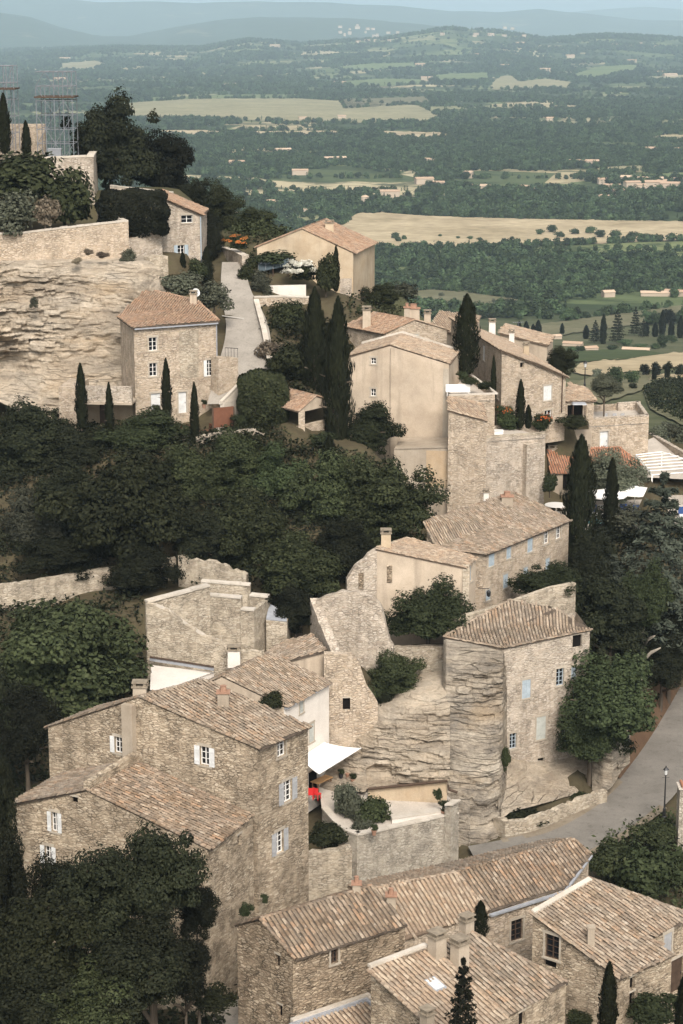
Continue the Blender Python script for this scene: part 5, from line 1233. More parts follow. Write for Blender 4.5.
# ------------------------------------------------------------------ vegetation
def leaf_quads(pos, nrm, size, rg, aspect=1.7, cup=.0):
    n = len(pos)
    nrm = nrm / np.maximum(1e-6, np.linalg.norm(nrm, axis=1, keepdims=True))
    ref = rg.normal(size=(n, 3)); a = np.cross(nrm, ref); a /= np.maximum(1e-6, np.linalg.norm(a, axis=1, keepdims=True)); b = np.cross(nrm, a)
    s = size * rg.uniform(.6, 1.35, (n, 1)); a = a * s * .5 * aspect ** .5; b = b * s * .5 / aspect ** .5
    v = np.stack([pos - a, pos - b * 1.0 + a * .15, pos + a, pos + b + a * .15], 1).reshape(-1, 3)
    q = np.arange(n * 4).reshape(n, 4)
    return v, q
def unit(rg, n):
    d = rg.normal(size=(n, 3)); return d / np.linalg.norm(d, axis=1, keepdims=True)
def crown_round(seed, n=9000, size=.075, lobes=34, lobe=.34, flat_=.85, m='leaf_oak', gap=.0, name='crown'):
    """crown of unit half-width made of many leaf clumps round an uneven core"""
    rg = np.random.default_rng(seed)
    big = max(5, lobes // 5); c = unit(rg, lobes); rad_ = rg.uniform(.40, .86, (lobes, 1)); rad_[:big] = rg.uniform(.15, .5, (big, 1)); c = c * rad_
    c[:, 0] *= rg.uniform(.85, 1.12); c[:, 2] *= flat_; c[:, 2] += .04
    k_ = rg.uniform(0, 6.28); c[:, :2] *= (1 + .16 * np.sin(2 * np.arctan2(c[:, 1], c[:, 0]) + k_))[:, None]
    r = lobe * rg.uniform(.42, 1.15, lobes); r[:big] = lobe * rg.uniform(1.1, 1.6, big)
    w = r ** 2; w /= w.sum(); k = rg.choice(lobes, n, p=w)
    d = unit(rg, n); d[:, 2] = np.where(d[:, 2] < -.3, d[:, 2] * .5, d[:, 2])
    rad = rg.uniform(.55, 1.08, n) ** .6
    # ragged: twig noise on the clump radius
    rad *= 1 + .22 * np.sin(d[:, 0] * 7 + k) * np.sin(d[:, 1] * 6 + 2 * k) + .12 * np.sin(d[:, 2] * 11 + k)
    p = c[k] + d * (r[k] * rad)[:, None]
    nr = d + .6 * unit(rg, n) + np.array([0, 0, .3])
    v, q = leaf_quads(p, nr, size, rg)
    return np_mesh(name, v, q, M[m])
def crown_cypress(seed, n=5200, size=.05, m='leaf_cyp', fat=1.0, name='crown'):
    """unit height, half-width ~.1: a tapering column of upright sprays"""
    rg = np.random.default_rng(seed)
    t = rg.uniform(0, 1, n) ** .85; prof = np.interp(t, [0, .05, .25, .55, .8, .93, 1], [.45, .75, 1.0, .92, .6, .3, .04])
    an = rg.uniform(0, 2 * np.pi, n)
    lump = 1 + .16 * np.sin(an * 3 + t * 19 + seed) + .12 * np.sin(an * 5 - t * 31)
    rr = .105 * fat * prof * lump * rg.uniform(.72, 1.08, n)
    p = np.stack([np.cos(an) * rr, np.sin(an) * rr, t], 1)
    up = np.array([0, 0, 1.0]); out = np.stack([np.cos(an), np.sin(an), np.zeros(n)], 1)
    a = up + .35 * out + .25 * unit(rg, n); a /= np.linalg.norm(a, axis=1, keepdims=True)
    b = np.cross(a, out + .5 * unit(rg, n)); b /= np.linalg.norm(b, axis=1, keepdims=True)
    s = size * rg.uniform(.5, 1.2, (n, 1)); a = a * s; b = b * s * .22
    v = np.stack([p - a * .5, p - b, p + a * .6, p + b], 1).reshape(-1, 3)
    return np_mesh(name, v, np.arange(n * 4).reshape(n, 4), M[m])
def crown_cedar(seed, n=11000, size=.05, m='leaf_cedar', layers=13, name='crown', droop=.25):
    """unit half-width, height ~2.2 from 0: tiered spreading branches carrying needle sprays"""
    rg = np.random.default_rng(seed); P = []; Nn = []
    for L in range(layers):
        t = L / (layers - 1); z = .25 + t * 1.85; R0 = (1 - t) ** .75 * .98 + .06
        nb = int(9 - 4 * t)
        for k in range(nb):
            an = 2 * math.pi * (k + rg.uniform(-.3, .3)) / nb + L * 1.1; R1 = R0 * rg.uniform(.65, 1.12); m_ = int(n / layers / nb)
            s = rg.uniform(.12, 1, m_) ** .8; wd = .30 * R1 * (1 - .55 * s) * rg.normal(size=m_) * .55
            x = s * R1; zz = z + .10 * s - droop * s * s * R1 + rg.normal(size=m_) * .022 - np.abs(wd) * .25
            P.append(np.stack([np.cos(an) * x - np.sin(an) * wd, np.sin(an) * x + np.cos(an) * wd, zz], 1))
            o = np.array([np.cos(an), np.sin(an), 0]) * .3 + np.array([0, 0, 1.0]); Nn.append(np.repeat(o[None], m_, 0))
    p = np.concatenate(P); nr = np.concatenate(Nn) + .55 * unit(rg, len(p))
    v, q = leaf_quads(p, nr, size, rg, 3.0); return np_mesh(name, v, q, M[m])
def trunk_mesh(seed, limbs=6, m='bark', lean=0.0, name='trunk'):
    """unit height trunk with limbs reaching into a crown of half-width ~.8"""
    r = random.Random(seed); mb = MB()
    pts = [V((lean * t + math.sin(t * 5 + seed) * .02, math.cos(t * 4 + seed) * .02, t)) for t in (-.15, 0, .3, .6, .9, 1.05)]
    mb.tube(pts, [.075, .06, .048, .042, .032, .015], 8)
    for k in range(limbs):
        a = 2 * math.pi * k / limbs + r.uniform(-.4, .4); t0 = r.uniform(.5, .95); p0 = pts[3] * 1; p0 = V((lean * t0, 0, t0)); L = r.uniform(.45, .8)
        mb.tube([p0, p0 + V((math.cos(a) * L * .45, math.sin(a) * L * .45, L * .14)), p0 + V((math.cos(a) * L, math.sin(a) * L, L * .22))], [.026, .017, .006], 5)
    me = bpy.data.meshes.new(name); me.from_pydata([tuple(q) for q in mb.v], [], mb.f); me.materials.append(M[m])
    me.polygons.foreach_set('use_smooth', [True] * len(me.polygons)); return me
CR = {
 'oak': [crown_round(s, 36000, .043, 46, .28, .9, 'leaf_oak') for s in (1, 2, 3)],
 'dark': [crown_round(s, 36000, .043, 50, .27, .9, 'leaf_dark') for s in (4, 5, 6)],
 'mid': [crown_round(s, 30000, .046, 44, .28, .9, 'leaf_mid') for s in (7, 8)],
 'olive': [crown_round(s, 26000, .042, 40, .32, .85, 'leaf_olive') for s in (9, 10)],
 'bush': [crown_round(s, 4200, .11, 20, .38, .85, 'leaf_oak') for s in (11, 12)],
 'bushmid': [crown_round(s, 4200, .11, 20, .38, .85, 'leaf_mid') for s in (13, 14)],
 'busholive': [crown_round(s, 4200, .10, 18, .38, .85, 'leaf_olive') for s in (15, 16)],
 'dry': [crown_round(17, 2600, .13, 18, .36, .8, 'leaf_dry')],
 'cyp': [crown_cypress(s) for s in (1, 2, 3)],
 'cypfat': [crown_cypress(s, 7500, .045, 'leaf_cyp', 1.9) for s in (4, 5)],
 'cedar': [crown_cedar(s) for s in (1, 2)],
 'conifer': [crown_cedar(5, 5000, .09, 'leaf_dark', 11, 'crown', .12)],
}
TR = [trunk_mesh(s) for s in (1, 2, 3)]
TRP = [trunk_mesh(5, 7, 'bark_pale', .12)]
TRB = [trunk_mesh(6, 4, 'bark', 0)]
ci = [0]
def plant(name, cat, label, px, py, rx, ry, Y, kind, group=None, trunk=TR, dz=None):
    """round plant: crown centre at a pixel and depth, half-widths in pixels"""
    ci[0] += 1; C = D(px, py, Y); s = proj(C)[2] / F * 1.13; rx_, rz_ = rx * s, ry * s * 1.03
    if cat in ('shrub', 'hedge'): dz = rz_ * .75
    g = H(C.x, C.y); g = min(g, C.z - rz_ * .55) if dz is None else C.z - dz
    g = max(g, C.z - rz_ * 3.2)
    rt = thing(name, label, cat, (C.x, C.y, g), group, RND.uniform(0, 6.28))
    c = link('crown', CR[kind][ci[0] % len(CR[kind])], rt, (0, 0, C.z - g)); c.scale = (rx_, rx_ * RND.uniform(.85, 1.0), rz_)
    if trunk:
        t = link('trunk' if name.endswith('tree') or 'oak' in name else 'stem', trunk[ci[0] % len(trunk)], rt); h_ = C.z - g
        t.scale = (min(rx_, h_ * 1.2), min(rx_, h_ * 1.2), h_)
    return rt
def cypress(px, y0, y1, Y, label, kind='cyp', w=None, group=None):
    """y0 tip, y1 base pixel"""
    ci[0] += 1; b = D(px, y1, Y); t = W(px, y0, b, b + V((1, 0, 0))); h = t.z - b.z
    rt = thing('cypress_tree', label, 'tree', b, group, RND.uniform(0, 6.28))
    c = link('crown', CR[kind][ci[0] % len(CR[kind])], rt, (0, 0, -.02 * h)); f = 1.0
    if w: f = (w * proj(b)[2] / F / 2) / (h * (.105 if kind == 'cyp' else .2))
    c.scale = (h * f, h * f, h * 1.02)
    k = link('trunk', TRB[0], rt); k.scale = (h * .22, h * .22, h * .5)
    return rt
P_ = plant
T_ = [
 # upper left
 ('oak_tree', 110, 148, 44, 56, 240, 'dark', 'huge dark evergreen oak rising behind the scaffolding and castle terrace'),
 ('evergreen_tree', 165, 172, 36, 38, 243, 'dark', 'loose dark tree just beyond the biggest oak, above the hedge'),
 ('evergreen_tree', 196, 205, 26, 26, 240, 'dark', 'dark round tree behind the narrow stone house'),
 ('evergreen_tree', 222, 215, 22, 30, 238, 'oak', 'dark tree beside the orange flower bed at the top of the lane'),
 ('evergreen_tree', 255, 222, 22, 14, 245, 'oak', 'low spreading tree behind the left eave of the wide gabled house'),
 ('evergreen_tree', 210, 240, 15, 30, 228, 'dark', 'narrow dark bush tree at the right corner of the narrow stone house'),
 # middle band
 ('oak_tree', 28, 440, 46, 44, 186, 'dark', 'dark holm oak at the left edge under the cliff overhang'),
 ('oak_tree', 82, 465, 42, 36, 182, 'dark', 'dark holm oak below the two small cypresses of the balcony'),
 ('fig_tree', 148, 432, 42, 22, 184, 'mid', 'broad leaved fig tree in front of the white doors'),
 ('oak_tree', 122, 522, 72, 66, 173, 'oak', 'largest oak of the wooded terraces, above the old boundary wall'),
 ('olive_tree', 30, 530, 42, 36, 174, 'olive', 'grey green tree at the left edge above the boundary wall'),
 ('oak_tree', 190, 480, 40, 42, 178, 'oak', 'bushy oak between the fig tree and the wooded slope'),
 ('oak_tree', 238, 470, 40, 36, 180, 'oak', 'rounded oak below the rubble garden wall and rust gate'),
 ('oak_tree', 282, 480, 36, 36, 179, 'mid', 'bright green oak directly below the pavilion'),
 ('oak_tree', 250, 530, 46, 46, 172, 'oak', 'full oak standing above the stepped ruin'),
 ('oak_tree', 330, 500, 46, 46, 176, 'oak', 'oak under the thin cypress in the middle of the slope'),
 ('oak_tree', 385, 508, 54, 46, 174, 'oak', 'wide oak below the patchy rendered block'),
 ('oak_tree', 300, 570, 52, 40, 166, 'oak', 'pale topped oak right behind the gap between the two ruins'),
 ('oak_tree', 296, 612, 28, 30, 161, 'dark', 'dark oak wedged between the stepped ruin and the tall gable ruin'),
 ('oak_tree', 205, 545, 36, 34, 171, 'dark', 'dark oak overhanging the ivy grown wall'),
 ('oak_tree', 350, 548, 34, 32, 168, 'dark', 'dark oak touching the left end of the low pale house'),
 ('oak_tree', 65, 500, 40, 40, 178, 'dark', 'shadowy oak between the grey green tree and the largest oak'),
 ('oak_tree', 60, 560, 46, 22, 169, 'dark', 'low oak added as dark shadow just above the middle of the old boundary wall'),  # extra oak put in to darken ground that lies in shadow
 ('oak_tree', 140, 572, 40, 24, 167, 'dark', 'low oak added as dark shadow between the boundary wall and the stepped ruin'),  # second added oak, its dark leaves stand for shadow on the slope
 ('walnut_tree', 372, 432, 30, 30, 190, 'mid', 'leafy walnut tree against the blank plaster gable'),
 ('pine_tree', 380, 298, 20, 14, 232, 'oak', 'round pine beyond the corner of the wide gabled house'),
 # lower left
 ('oak_tree', 62, 660, 92, 70, 149, 'oak', 'very broad dark oak filling the left edge below the boundary wall'),
 ('oak_tree', 8, 730, 32, 74, 138, 'dark', 'tall dark tree cut by the left edge beside the gabled house'),
 ('oak_tree', 0, 815, 19, 62, 112, 'dark', 'dark tree cut by the left edge beside the upper shuttered window'),
 ('oak_tree', 4, 885, 30, 56, 104, 'dark', 'dark tree cut by the left edge beside the lower shuttered window'),
 ('oak_tree', 152, 884, 56, 68, 103, 'dark', 'tallest dark tree before the low shuttered block, peaking under its roof edge'),
 ('oak_tree', 96, 908, 56, 62, 101, 'dark', 'dark tree in front of the low block, left of the tallest one'),
 ('oak_tree', 36, 955, 68, 72, 95, 'oak', 'big grey green oak in the bottom corner under the shuttered block'),
 ('oak_tree', 118, 985, 66, 56, 96, 'dark', 'dark oak nearest the alley at the bottom'),
 ('oak_tree', 60, 895, 40, 40, 104, 'dark', 'dark crown filling the corner between the lower shuttered window and the big grey green oak'),
 ('oak_tree', 150, 955, 50, 50, 100, 'dark', 'dark crown under the tallest dark tree, above the alley'),
 ('oak_tree', 20, 1000, 60, 50, 93, 'dark', 'dark crown cut by the bottom left corner of the view'),
 ('oak_tree', 75, 1010, 60, 44, 94, 'oak', 'greener crown cut by the bottom edge beside the corner tree'),
 ('oak_tree', 25, 725, 40, 40, 137, 'dark', 'dark crown touching the left eave of the tall gabled house'),
 ('evergreen_tree', 197, 912, 26, 32, 106, 'dark', 'dark shrub tree closest to the tall house corner'),
 ('evergreen_tree', 185, 975, 32, 40, 103, 'dark', 'dark leaning tree at the bottom between the oak and the alley'),
 # right and centre
 ('lime_tree', 428, 612, 43, 34, 161.8, 'mid', 'round green tree between the ruin gable and the rock house'),
 ('fig_tree', 396, 682, 34, 28, 157, 'oak', 'dark fig on the rock ledge below the long mossy wall'),
 ('fig_tree', 384, 708, 16, 16, 155, 'dark', 'small dark fig hanging lowest on the rock ledge'),
 ('linden_tree', 607, 697, 58, 44, 158, 'mid', 'wide green tree with leaning trunk beside the rock house and road'),
 ('linden_tree', 590, 735, 38, 32, 156, 'mid', 'lower green crown under the wide tree near the road bend'),
 ('oak_tree', 610, 625, 46, 48, 170, 'dark', 'very dark tree close to the right end of the rock house'),
 ('oak_tree', 545, 580, 40, 18, 169, 'mid', 'leafy bush tree in front of the lower blue shutters'),
 ('oak_tree', 670, 640, 40, 42, 177, 'dark', 'dark tree at the right edge above the road verge'),
 ('oak_tree', 590, 570, 26, 40, 176, 'dark', 'dark tree at the foot of the tall cypress by the blue shuttered house'),
 ('olive_tree', 610, 478, 38, 26, 197, 'olive', 'silvery olive tree in front of the red roofed pool house'),
 ('olive_tree', 605, 386, 17, 13, 212, 'olive', 'silvery olive tree on the roof terrace of the honey stone block'),
 ('oak_tree', 562, 362, 15, 15, 214, 'oak', 'dark round tree behind the right end of the honey stone house'),
]
for name, px, py, rx, ry, Y, kind, lbl in T_: plant(name, 'tree', lbl, px, py, rx, ry, Y, kind)
plant('oak_tree', 'tree', 'dark tree crown overhanging the red brown bank above the road', 662, 664, 34, 24, 174, 'dark')
plant('shrub', 'shrub', 'dark ivy and shrubs on the bank under the wide green tree', 612, 742, 20, 18, 158.5, 'bush')
plant('linden_tree', 'tree', 'slender tree with pale forked trunk in the dark grove by the road', 645, 598, 30, 38, 172, 'mid', trunk=TRP)
B_ = [
 ('shrub', 22, 178, 46, 34, 219, 'bush', 'dark shrub on the cliff top under the castle bastion'),
 ('shrub', 64, 200, 32, 32, 217, 'bush', 'rounded olive brown bush beside the cliff top parapet'),
 ('shrub', 12, 214, 30, 24, 213, 'busholive', 'grey green shrub at the left end of the cliff top'),
 ('shrub', 45, 212, 16, 18, 212.5, 'dry', 'dry grey brushwood on the cliff top'),
 ('shrub', 128, 257, 9, 8, 209, 'busholive', 'small green tuft rooted in the cliff below the hedge'),
 ('shrub', 88, 252, 6, 4, 208, 'dry', 'brown tuft in the wall above the cliff, middle one'),
 ('shrub', 102, 255, 8, 4, 208, 'dry', 'brown tuft in the wall above the cliff, nearest the green tuft'),
 ('shrub', 77, 261, 6, 4, 207, 'dry', 'brown tuft in the wall above the cliff, farthest from the green tuft'),
 ('shrub', 34, 303, 5, 6, 201.5, 'busholive', 'tiny green tuft alone on the bare cliff face'),
 ('hedge', 180, 285, 22, 14, 206, 'busholive', 'light green rounded hedge behind the cliff house chimney'),
 ('hedge', 214, 297, 19, 16, 206, 'busholive', 'grey green bush hanging over the lane beside the chimney'),
 ('shrub', 198, 270, 12, 12, 214, 'bush', 'dark shrub at the foot of the narrow stone house'),
 ('shrub', 273, 262, 30, 10, 224, 'bushmid', 'long clipped bush along the front of the wide gabled house'),
 ('shrub', 248, 272, 10, 16, 219, 'bush', 'dark bush beside the lane under the orange flowers'),
 ('shrub', 262, 284, 13, 14, 216.5, 'busholive', 'grey green bush next to the glass canopy'),
 ('shrub', 326, 275, 14, 22, 217, 'bush', 'dark climbing shrub against the wide plaster gable'),
 ('shrub', 292, 318, 20, 24, 209, 'bush', 'dark fig bush below the terrace wall beside the twin cypresses'),
 ('shrub', 268, 352, 16, 14, 200, 'dry', 'brown dry bush on the bank along the lane'),
 ('shrub', 288, 362, 22, 24, 197, 'bush', 'dark bush left of the twin cypresses on the bank'),
 ('shrub', 250, 385, 10, 10, 193, 'busholive', 'small grey bush at the bottom of the lane'),
 ('shrub', 285, 402, 14, 10, 189, 'bush', 'dark bush touching the pavilion roof'),
 ('shrub', 238, 421, 8, 7, 186, 'bushmid', 'flowering pot bush beside the rust brown gate'),
 ('shrub', 245, 438, 10, 6, 184, 'bushmid', 'low green tuft on the crumbling wall'),
 ('shrub', 462, 376, 6, 5, 195, 'bushmid', 'small potted bush at the back of the roof garden'),
 ('shrub', 471, 381, 8, 5, 193, 'bush', 'larger dark bush at the middle of the roof garden'),
 ('shrub', 486, 386, 8, 5, 191.5, 'bushmid', 'low bush at the pointed end of the roof garden'),
 ('shrub', 456, 360, 8, 6, 203, 'bush', 'round bush at the foot of the big cypress'),
 ('shrub', 540, 424, 9, 8, 199, 'bushmid', 'orange flowered bush under the honey stone house'),
 ('shrub', 575, 421, 15, 8, 201, 'bush', 'dark bush in front of the lean to'),
 ('shrub', 506, 421, 12, 10, 196, 'bushmid', 'flowering oleander left of the door of the honey stone house'),
 ('shrub', 550, 486, 9, 12, 190, 'bushmid', 'clipped ball tree beside the stone tower'),
 ('shrub', 620, 520, 26, 18, 188, 'busholive', 'cream flowered bush in front of the pool'),
 ('shrub', 353, 806, 14, 23, 143.3, 'busholive', 'variegated climbing shrub on the left of the curved terrace'),
 ('shrub', 342, 799, 11, 19, 144.2, 'busholive', 'pale shrub nearest the red chair on the curved terrace'),
 ('shrub', 374, 810, 20, 18, 143.3, 'bush', 'dark glossy bush in the middle of the curved terrace'),
 ('shrub', 362, 826, 12, 9, 141.6, 'busholive', 'low pale shrub at the front coping of the curved terrace'),
 ('shrub', 325, 835, 20, 16, 140, 'bush', 'dark bush filling the gap beside the tall house'),
 ('shrub', 411, 740, 9, 8, 151.5, 'bushmid', 'small bush growing out of the middle of the rock face'),
 ('shrub', 438, 796, 5, 8, 144.5, 'bushmid', 'thin potted bush at the end of the curved terrace'),
 ('shrub', 525, 817, 26, 9, 149.5, 'bush', 'dark ground bush behind the dry stone wall on the bend'),
 ('shrub', 506, 758, 5, 16, 150.5, 'bush', 'ivy hanging between the rock face and the window'),
 ('shrub', 271, 701, 14, 10, 145.2, 'bush', 'ivy clump under the roof edge of the white house'),
 ('shrub', 612, 860, 26, 26, 137, 'bush', 'dark bush above the bottom right roof, left of two'),
 ('shrub', 652, 872, 36, 30, 135, 'bushmid', 'yellow green bush above the bottom right roof, right of two'),
 ('shrub', 658, 832, 22, 12, 143, 'bush', 'dark bush behind the base of the stone pier'),
 ('shrub', 580, 1020, 16, 8, 108, 'bush', 'dark bush at the foot of the rough house with the metal flue'),
 ('shrub', 655, 1012, 34, 14, 108, 'bushmid', 'green bush in front of the dark plank door'),
 ('shrub', 533, 972, 12, 8, 112, 'bush', 'shadowed bush between the long house and the rough house'),
 ('shrub', 246, 912, 8, 9, 112, 'bushmid', 'green bush growing beside the brown rubble house gable'),
 ('shrub', 264, 899, 4, 6, 116, 'bushmid', 'small tuft on the wall of the tall grey house'),
 ('shrub', 215, 1000, 22, 12, 106, 'bush', 'dark bush at the edge of the alley'),
 ('shrub', 325, 440, 14, 8, 183, 'bushmid', 'leafy bush under the low wall of the pavilion'),
]
for name, px, py, rx, ry, Y, kind, lbl in B_: plant(name, 'hedge' if name == 'hedge' else 'shrub', lbl, px, py, rx, ry, Y, kind, trunk=TRB)
# clipped box hedges: leaves over a rounded block
def box_hedge(label, px0, px1, py0, py1, Y, depth, m='leaf_dark', n=9000):
    a = D(px0, py1, Y); b = D(px1, py1, Y); t = W(px0, py0, a, b); w = b.x - a.x; h = t.z - a.z
    rg = np.random.default_rng(int(px0)); p = rg.uniform(-1, 1, (n, 3)); k = rg.integers(0, 5, n)
    for ax_, s_, kk in ((0, -1, 0), (0, 1, 1), (1, -1, 2), (2, 1, 3), (1, 1, 4)): p[k == kk, ax_] = s_
    l4 = (np.abs(p) ** 5).sum(1, keepdims=True) ** .2; p = p / l4
    nr = p + .7 * unit(rg, n); p *= rg.uniform(.9, 1.03, (n, 1)); p *= np.array([w / 2, depth / 2, h / 2]); p *= 1 + .05 * np.sin(p[:, :1] * 2 + p[:, 2:] * 3)
    v, q = leaf_quads(p, nr, .26, rg)
    rt = thing('hedge', label, 'hedge', ((a.x + b.x) / 2, Y + depth / 2, a.z)); link('foliage', np_mesh('foliage', v, q, M[m]), rt, (0, 0, h / 2))
    s_ = link('stem', TRB[0], rt); s_.scale = (w * .3, depth * .3, h * .6)
box_hedge('clipped dark hedge bulging over the wall between the oak and the narrow house', 97, 166, 192, 240, 215, 4.5, 'leaf_dark', 15000)
box_hedge('tall square clipped hedge beside the rust brown gate and pavilion', 238, 287, 376, 436, 187, 4.0, 'leaf_oak', 12000)
for a in [(82, 364, 426, 184.5, 'cypress standing before the balcony pier', 'cyp', 11), (110, 383, 436, 183.5, 'short thin cypress before the dark porch of the balcony', 'cyp', 8), (167, 359, 420, 185, 'slim cypress between the two white doors', 'cyp', 9.5), (195, 383, 440, 183.5, 'short cypress at the terrace edge before the sun loungers', 'cyp', 8.5),
          (315, 289, 412, 196, 'left and thicker cypress of the tall twin pair', 'cypfat', 27), (338, 299, 452, 188, 'right and longer cypress of the tall twin pair', 'cypfat', 28), (329, 436, 500, 180, 'thin cypress rising out of the oak wood below the pavilion', 'cyp', 19),
          (466, 295, 372, 200, 'broad cone shaped cypress between the plaster house and honey stone house', 'cypfat', 25), (520, 380, 427, 195.5, 'slim cypress against the honey stone gable', 'cyp', 9), (493, 356, 405, 195.8, 'thin dark cypress at the left corner of the honey stone house', 'cyp', 5.5), (528, 405, 428, 196, 'knee high cypress beside the slim one on the honey stone gable', 'cyp', 7),
          (578, 437, 572, 183, 'tallest cypress, standing right of the blue shuttered house', 'cypfat', 34), (610, 459, 540, 187, 'brownish narrow cypress in front of the white parasols', 'cyp', 14), (336, 246, 290, 219.5, 'single dark cypress against the wide plaster gable', 'cyp', 7),
          (5, 94, 152, 228, 'thick cypress at the left edge by the scaffolding', 'cyp', 12), (27, 121, 160, 229, 'small cypress on the castle bastion below the scaffolding', 'cyp', 9), (607, 963, 1040, 104, 'dark narrow cypress in front of the rough house', 'cyp', 17), (682, 975, 1040, 102, 'dark cypress cut by the right edge at the bottom', 'cyp', 16),
          (183, 252, 272, 216, 'tiny cypress under the pale blue shutters', 'cyp', 6), (480, 901, 940, 113, 'dark pointed bush cypress between the pale roof and the chimneys', 'cypfat', 16), (207, 247, 285, 216, 'dark upright cypress at the corner of the narrow stone house', 'cypfat', 13)]:
    cypress(a[0], a[1], a[2], a[3], a[4], a[5], a[6])
def cedar(px, y0, y1, wpx, Y, label, kind, name='cedar_tree'):
    b = D(px, y1, Y); t = W(px, y0, b, b + V((1, 0, 0))); h = t.z - b.z; w = wpx / 2 * proj(b)[2] / F
    rt = thing(name, label, 'tree', b, None, RND.uniform(0, 6.28)); ci[0] += 1
    c = link('crown', CR[kind][ci[0] % len(CR[kind])], rt); c.scale = (w, w, h / 2.15)
    k = link('trunk', TRB[0], rt); k.scale = (h * .14, h * .14, h * .8)
cedar(658, 478, 640, 130, 178, 'large grey green cedar with drooping tiers on the right', 'cedar')
cedar(604, 540, 630, 80, 176, 'smaller drooping cedar in front of the tallest cypress', 'cedar')
cedar(462, 962, 1060, 50, 96, 'dark young conifer before the skylight roof at the bottom', 'conifer', 'conifer_tree')
# flowers
def flowers(label, px, py, rx, ry, Y, m, n=220, size=.16):
    C = D(px, py, Y); s = proj(C)[2] / F; rg = np.random.default_rng(int(px)); d = unit(rg, n); d[:, 2] = np.abs(d[:, 2]) * .9; d[:, 1] = -np.abs(d[:, 1])
    clump = rg.choice(14, n); cc = unit(rg, 14); cc[:, 2] = np.abs(cc[:, 2]); cc[:, 1] = -np.abs(cc[:, 1]); d = cc[clump] * .9 + d * .22
    p = d * np.array([rx * s, rx * s * .8, ry * s]) * rg.uniform(.85, 1.08, (n, 1)); v, q = leaf_quads(p, d + .5 * unit(rg, n), size, rg, 1.1)
    rt = thing('flower_bush', label, 'flowers', C - V((0, 0, ry * s)))
    o_ = link('blossom', np_mesh('blossom', v, q, M[m]), rt, (0, 0, ry * s)); f = link('foliage', CR['bushmid'][0], rt, (0, 0, ry * s)); f.scale = (rx * s, rx * s * .8, ry * s)
flowers('bright orange flowers in the stone bed at the top of the lane', 236, 243, 14, 9, 224, 'flower', 260, .17)
flowers('large round bush covered in cream flowers beside the glass canopy', 300, 272, 18, 13, 219, 'flower_white', 1500, .17)
flowers('orange flowers beside the dark door of the honey stone house', 543, 420, 10, 8, 198.5, 'flower', 55, .15)
flowers('orange flowers at the left corner of the honey stone house', 504, 412, 11, 8, 196.6, 'flower', 55, .15)
# low undergrowth over the wooded terraces: nobody could count it
def scatter_ground(name, poly, n, size, m, seed, lift=.5, ymin=90, ymax=200):
    rg = np.random.default_rng(seed); P = []
    xs_ = [p[0] for p in poly]; ys_ = [p[1] for p in poly]
    while len(P) < n:
        px, Y = rg.uniform(-60, 743), rg.uniform(ymin, ymax)
        x = (px - 341.5) / F * Y * 1.1; z = H_cache(x, Y); q = proj((x, Y, z))
        if inside(q[0], q[1], poly): P.append((x, Y, z))
    P = np.array(P); k = 26; pos = np.repeat(P, k, 0) + rg.normal(size=(len(P) * k, 3)) * np.array([.5, .5, .28]); pos[:, 2] += rg.uniform(0, lift, len(pos))
    v, q = leaf_quads(pos, np.array([0, 0, 1.0]) + unit(rg, len(pos)), size, rg); o_ = link(name, np_mesh(name, v, q, M[m])); o_['kind'] = 'stuff'
_hx = np.arange(-70, 90, 1.0); _hy = np.arange(80, 260, 1.0); _HX, _HY = np.meshgrid(_hx, _hy); _HZ = Hnp(_HX.ravel(), _HY.ravel()).reshape(_HX.shape)
def H_cache(x, y):
    i = min(max(int(round(y - 80)), 0), len(_hy) - 1); j = min(max(int(round(x + 70)), 0), len(_hx) - 1); return float(_HZ[i, j])
scatter_ground('undergrowth', [(-40, 420), (120, 430), (250, 442), (330, 450), (400, 470), (420, 520), (350, 570), (300, 640), (270, 600), (150, 580), (-40, 600)], 1900, .28, 'leaf_dark', 1)
scatter_ground('undergrowth', [(-40, 610), (140, 590), (150, 690), (60, 720), (40, 900), (230, 930), (225, 1000), (200, 1060), (-40, 1060)], 1100, .30, 'leaf_dark', 2)
scatter_ground('undergrowth', [(520, 570), (600, 530), (700, 530), (700, 640), (640, 730), (600, 760), (590, 640), (560, 600)], 700, .32, 'leaf_dark', 3)
scatter_ground('undergrowth', [(590, 850), (660, 815), (700, 830), (700, 920), (600, 880)], 200, .26, 'leaf_oak', 4)
scatter_ground('undergrowth', [(270, 310), (350, 330), (350, 400), (285, 395), (268, 340)], 260, .3, 'leaf_oak', 5, ymin=180, ymax=235)

scatter_ground('undergrowth', [(232, 222), (310, 222), (262, 247), (246, 268), (235, 250)], 160, .3, 'leaf_oak', 6, ymin=218, ymax=260)
scatter_ground('undergrowth', [(268, 424), (300, 448), (345, 452), (350, 470), (270, 462), (200, 440)], 140, .26, 'leaf_oak', 7, ymin=170, ymax=192)
scatter_ground('undergrowth', [(340, 300), (350, 285), (420, 300), (420, 320), (345, 325)], 120, .3, 'leaf_oak', 8, ymin=205, ymax=262)

plant('shrub', 'shrub', 'low dark ground bush at the right foot of the rock house', 575, 798, 18, 8, 154, 'bush', trunk=TRB)
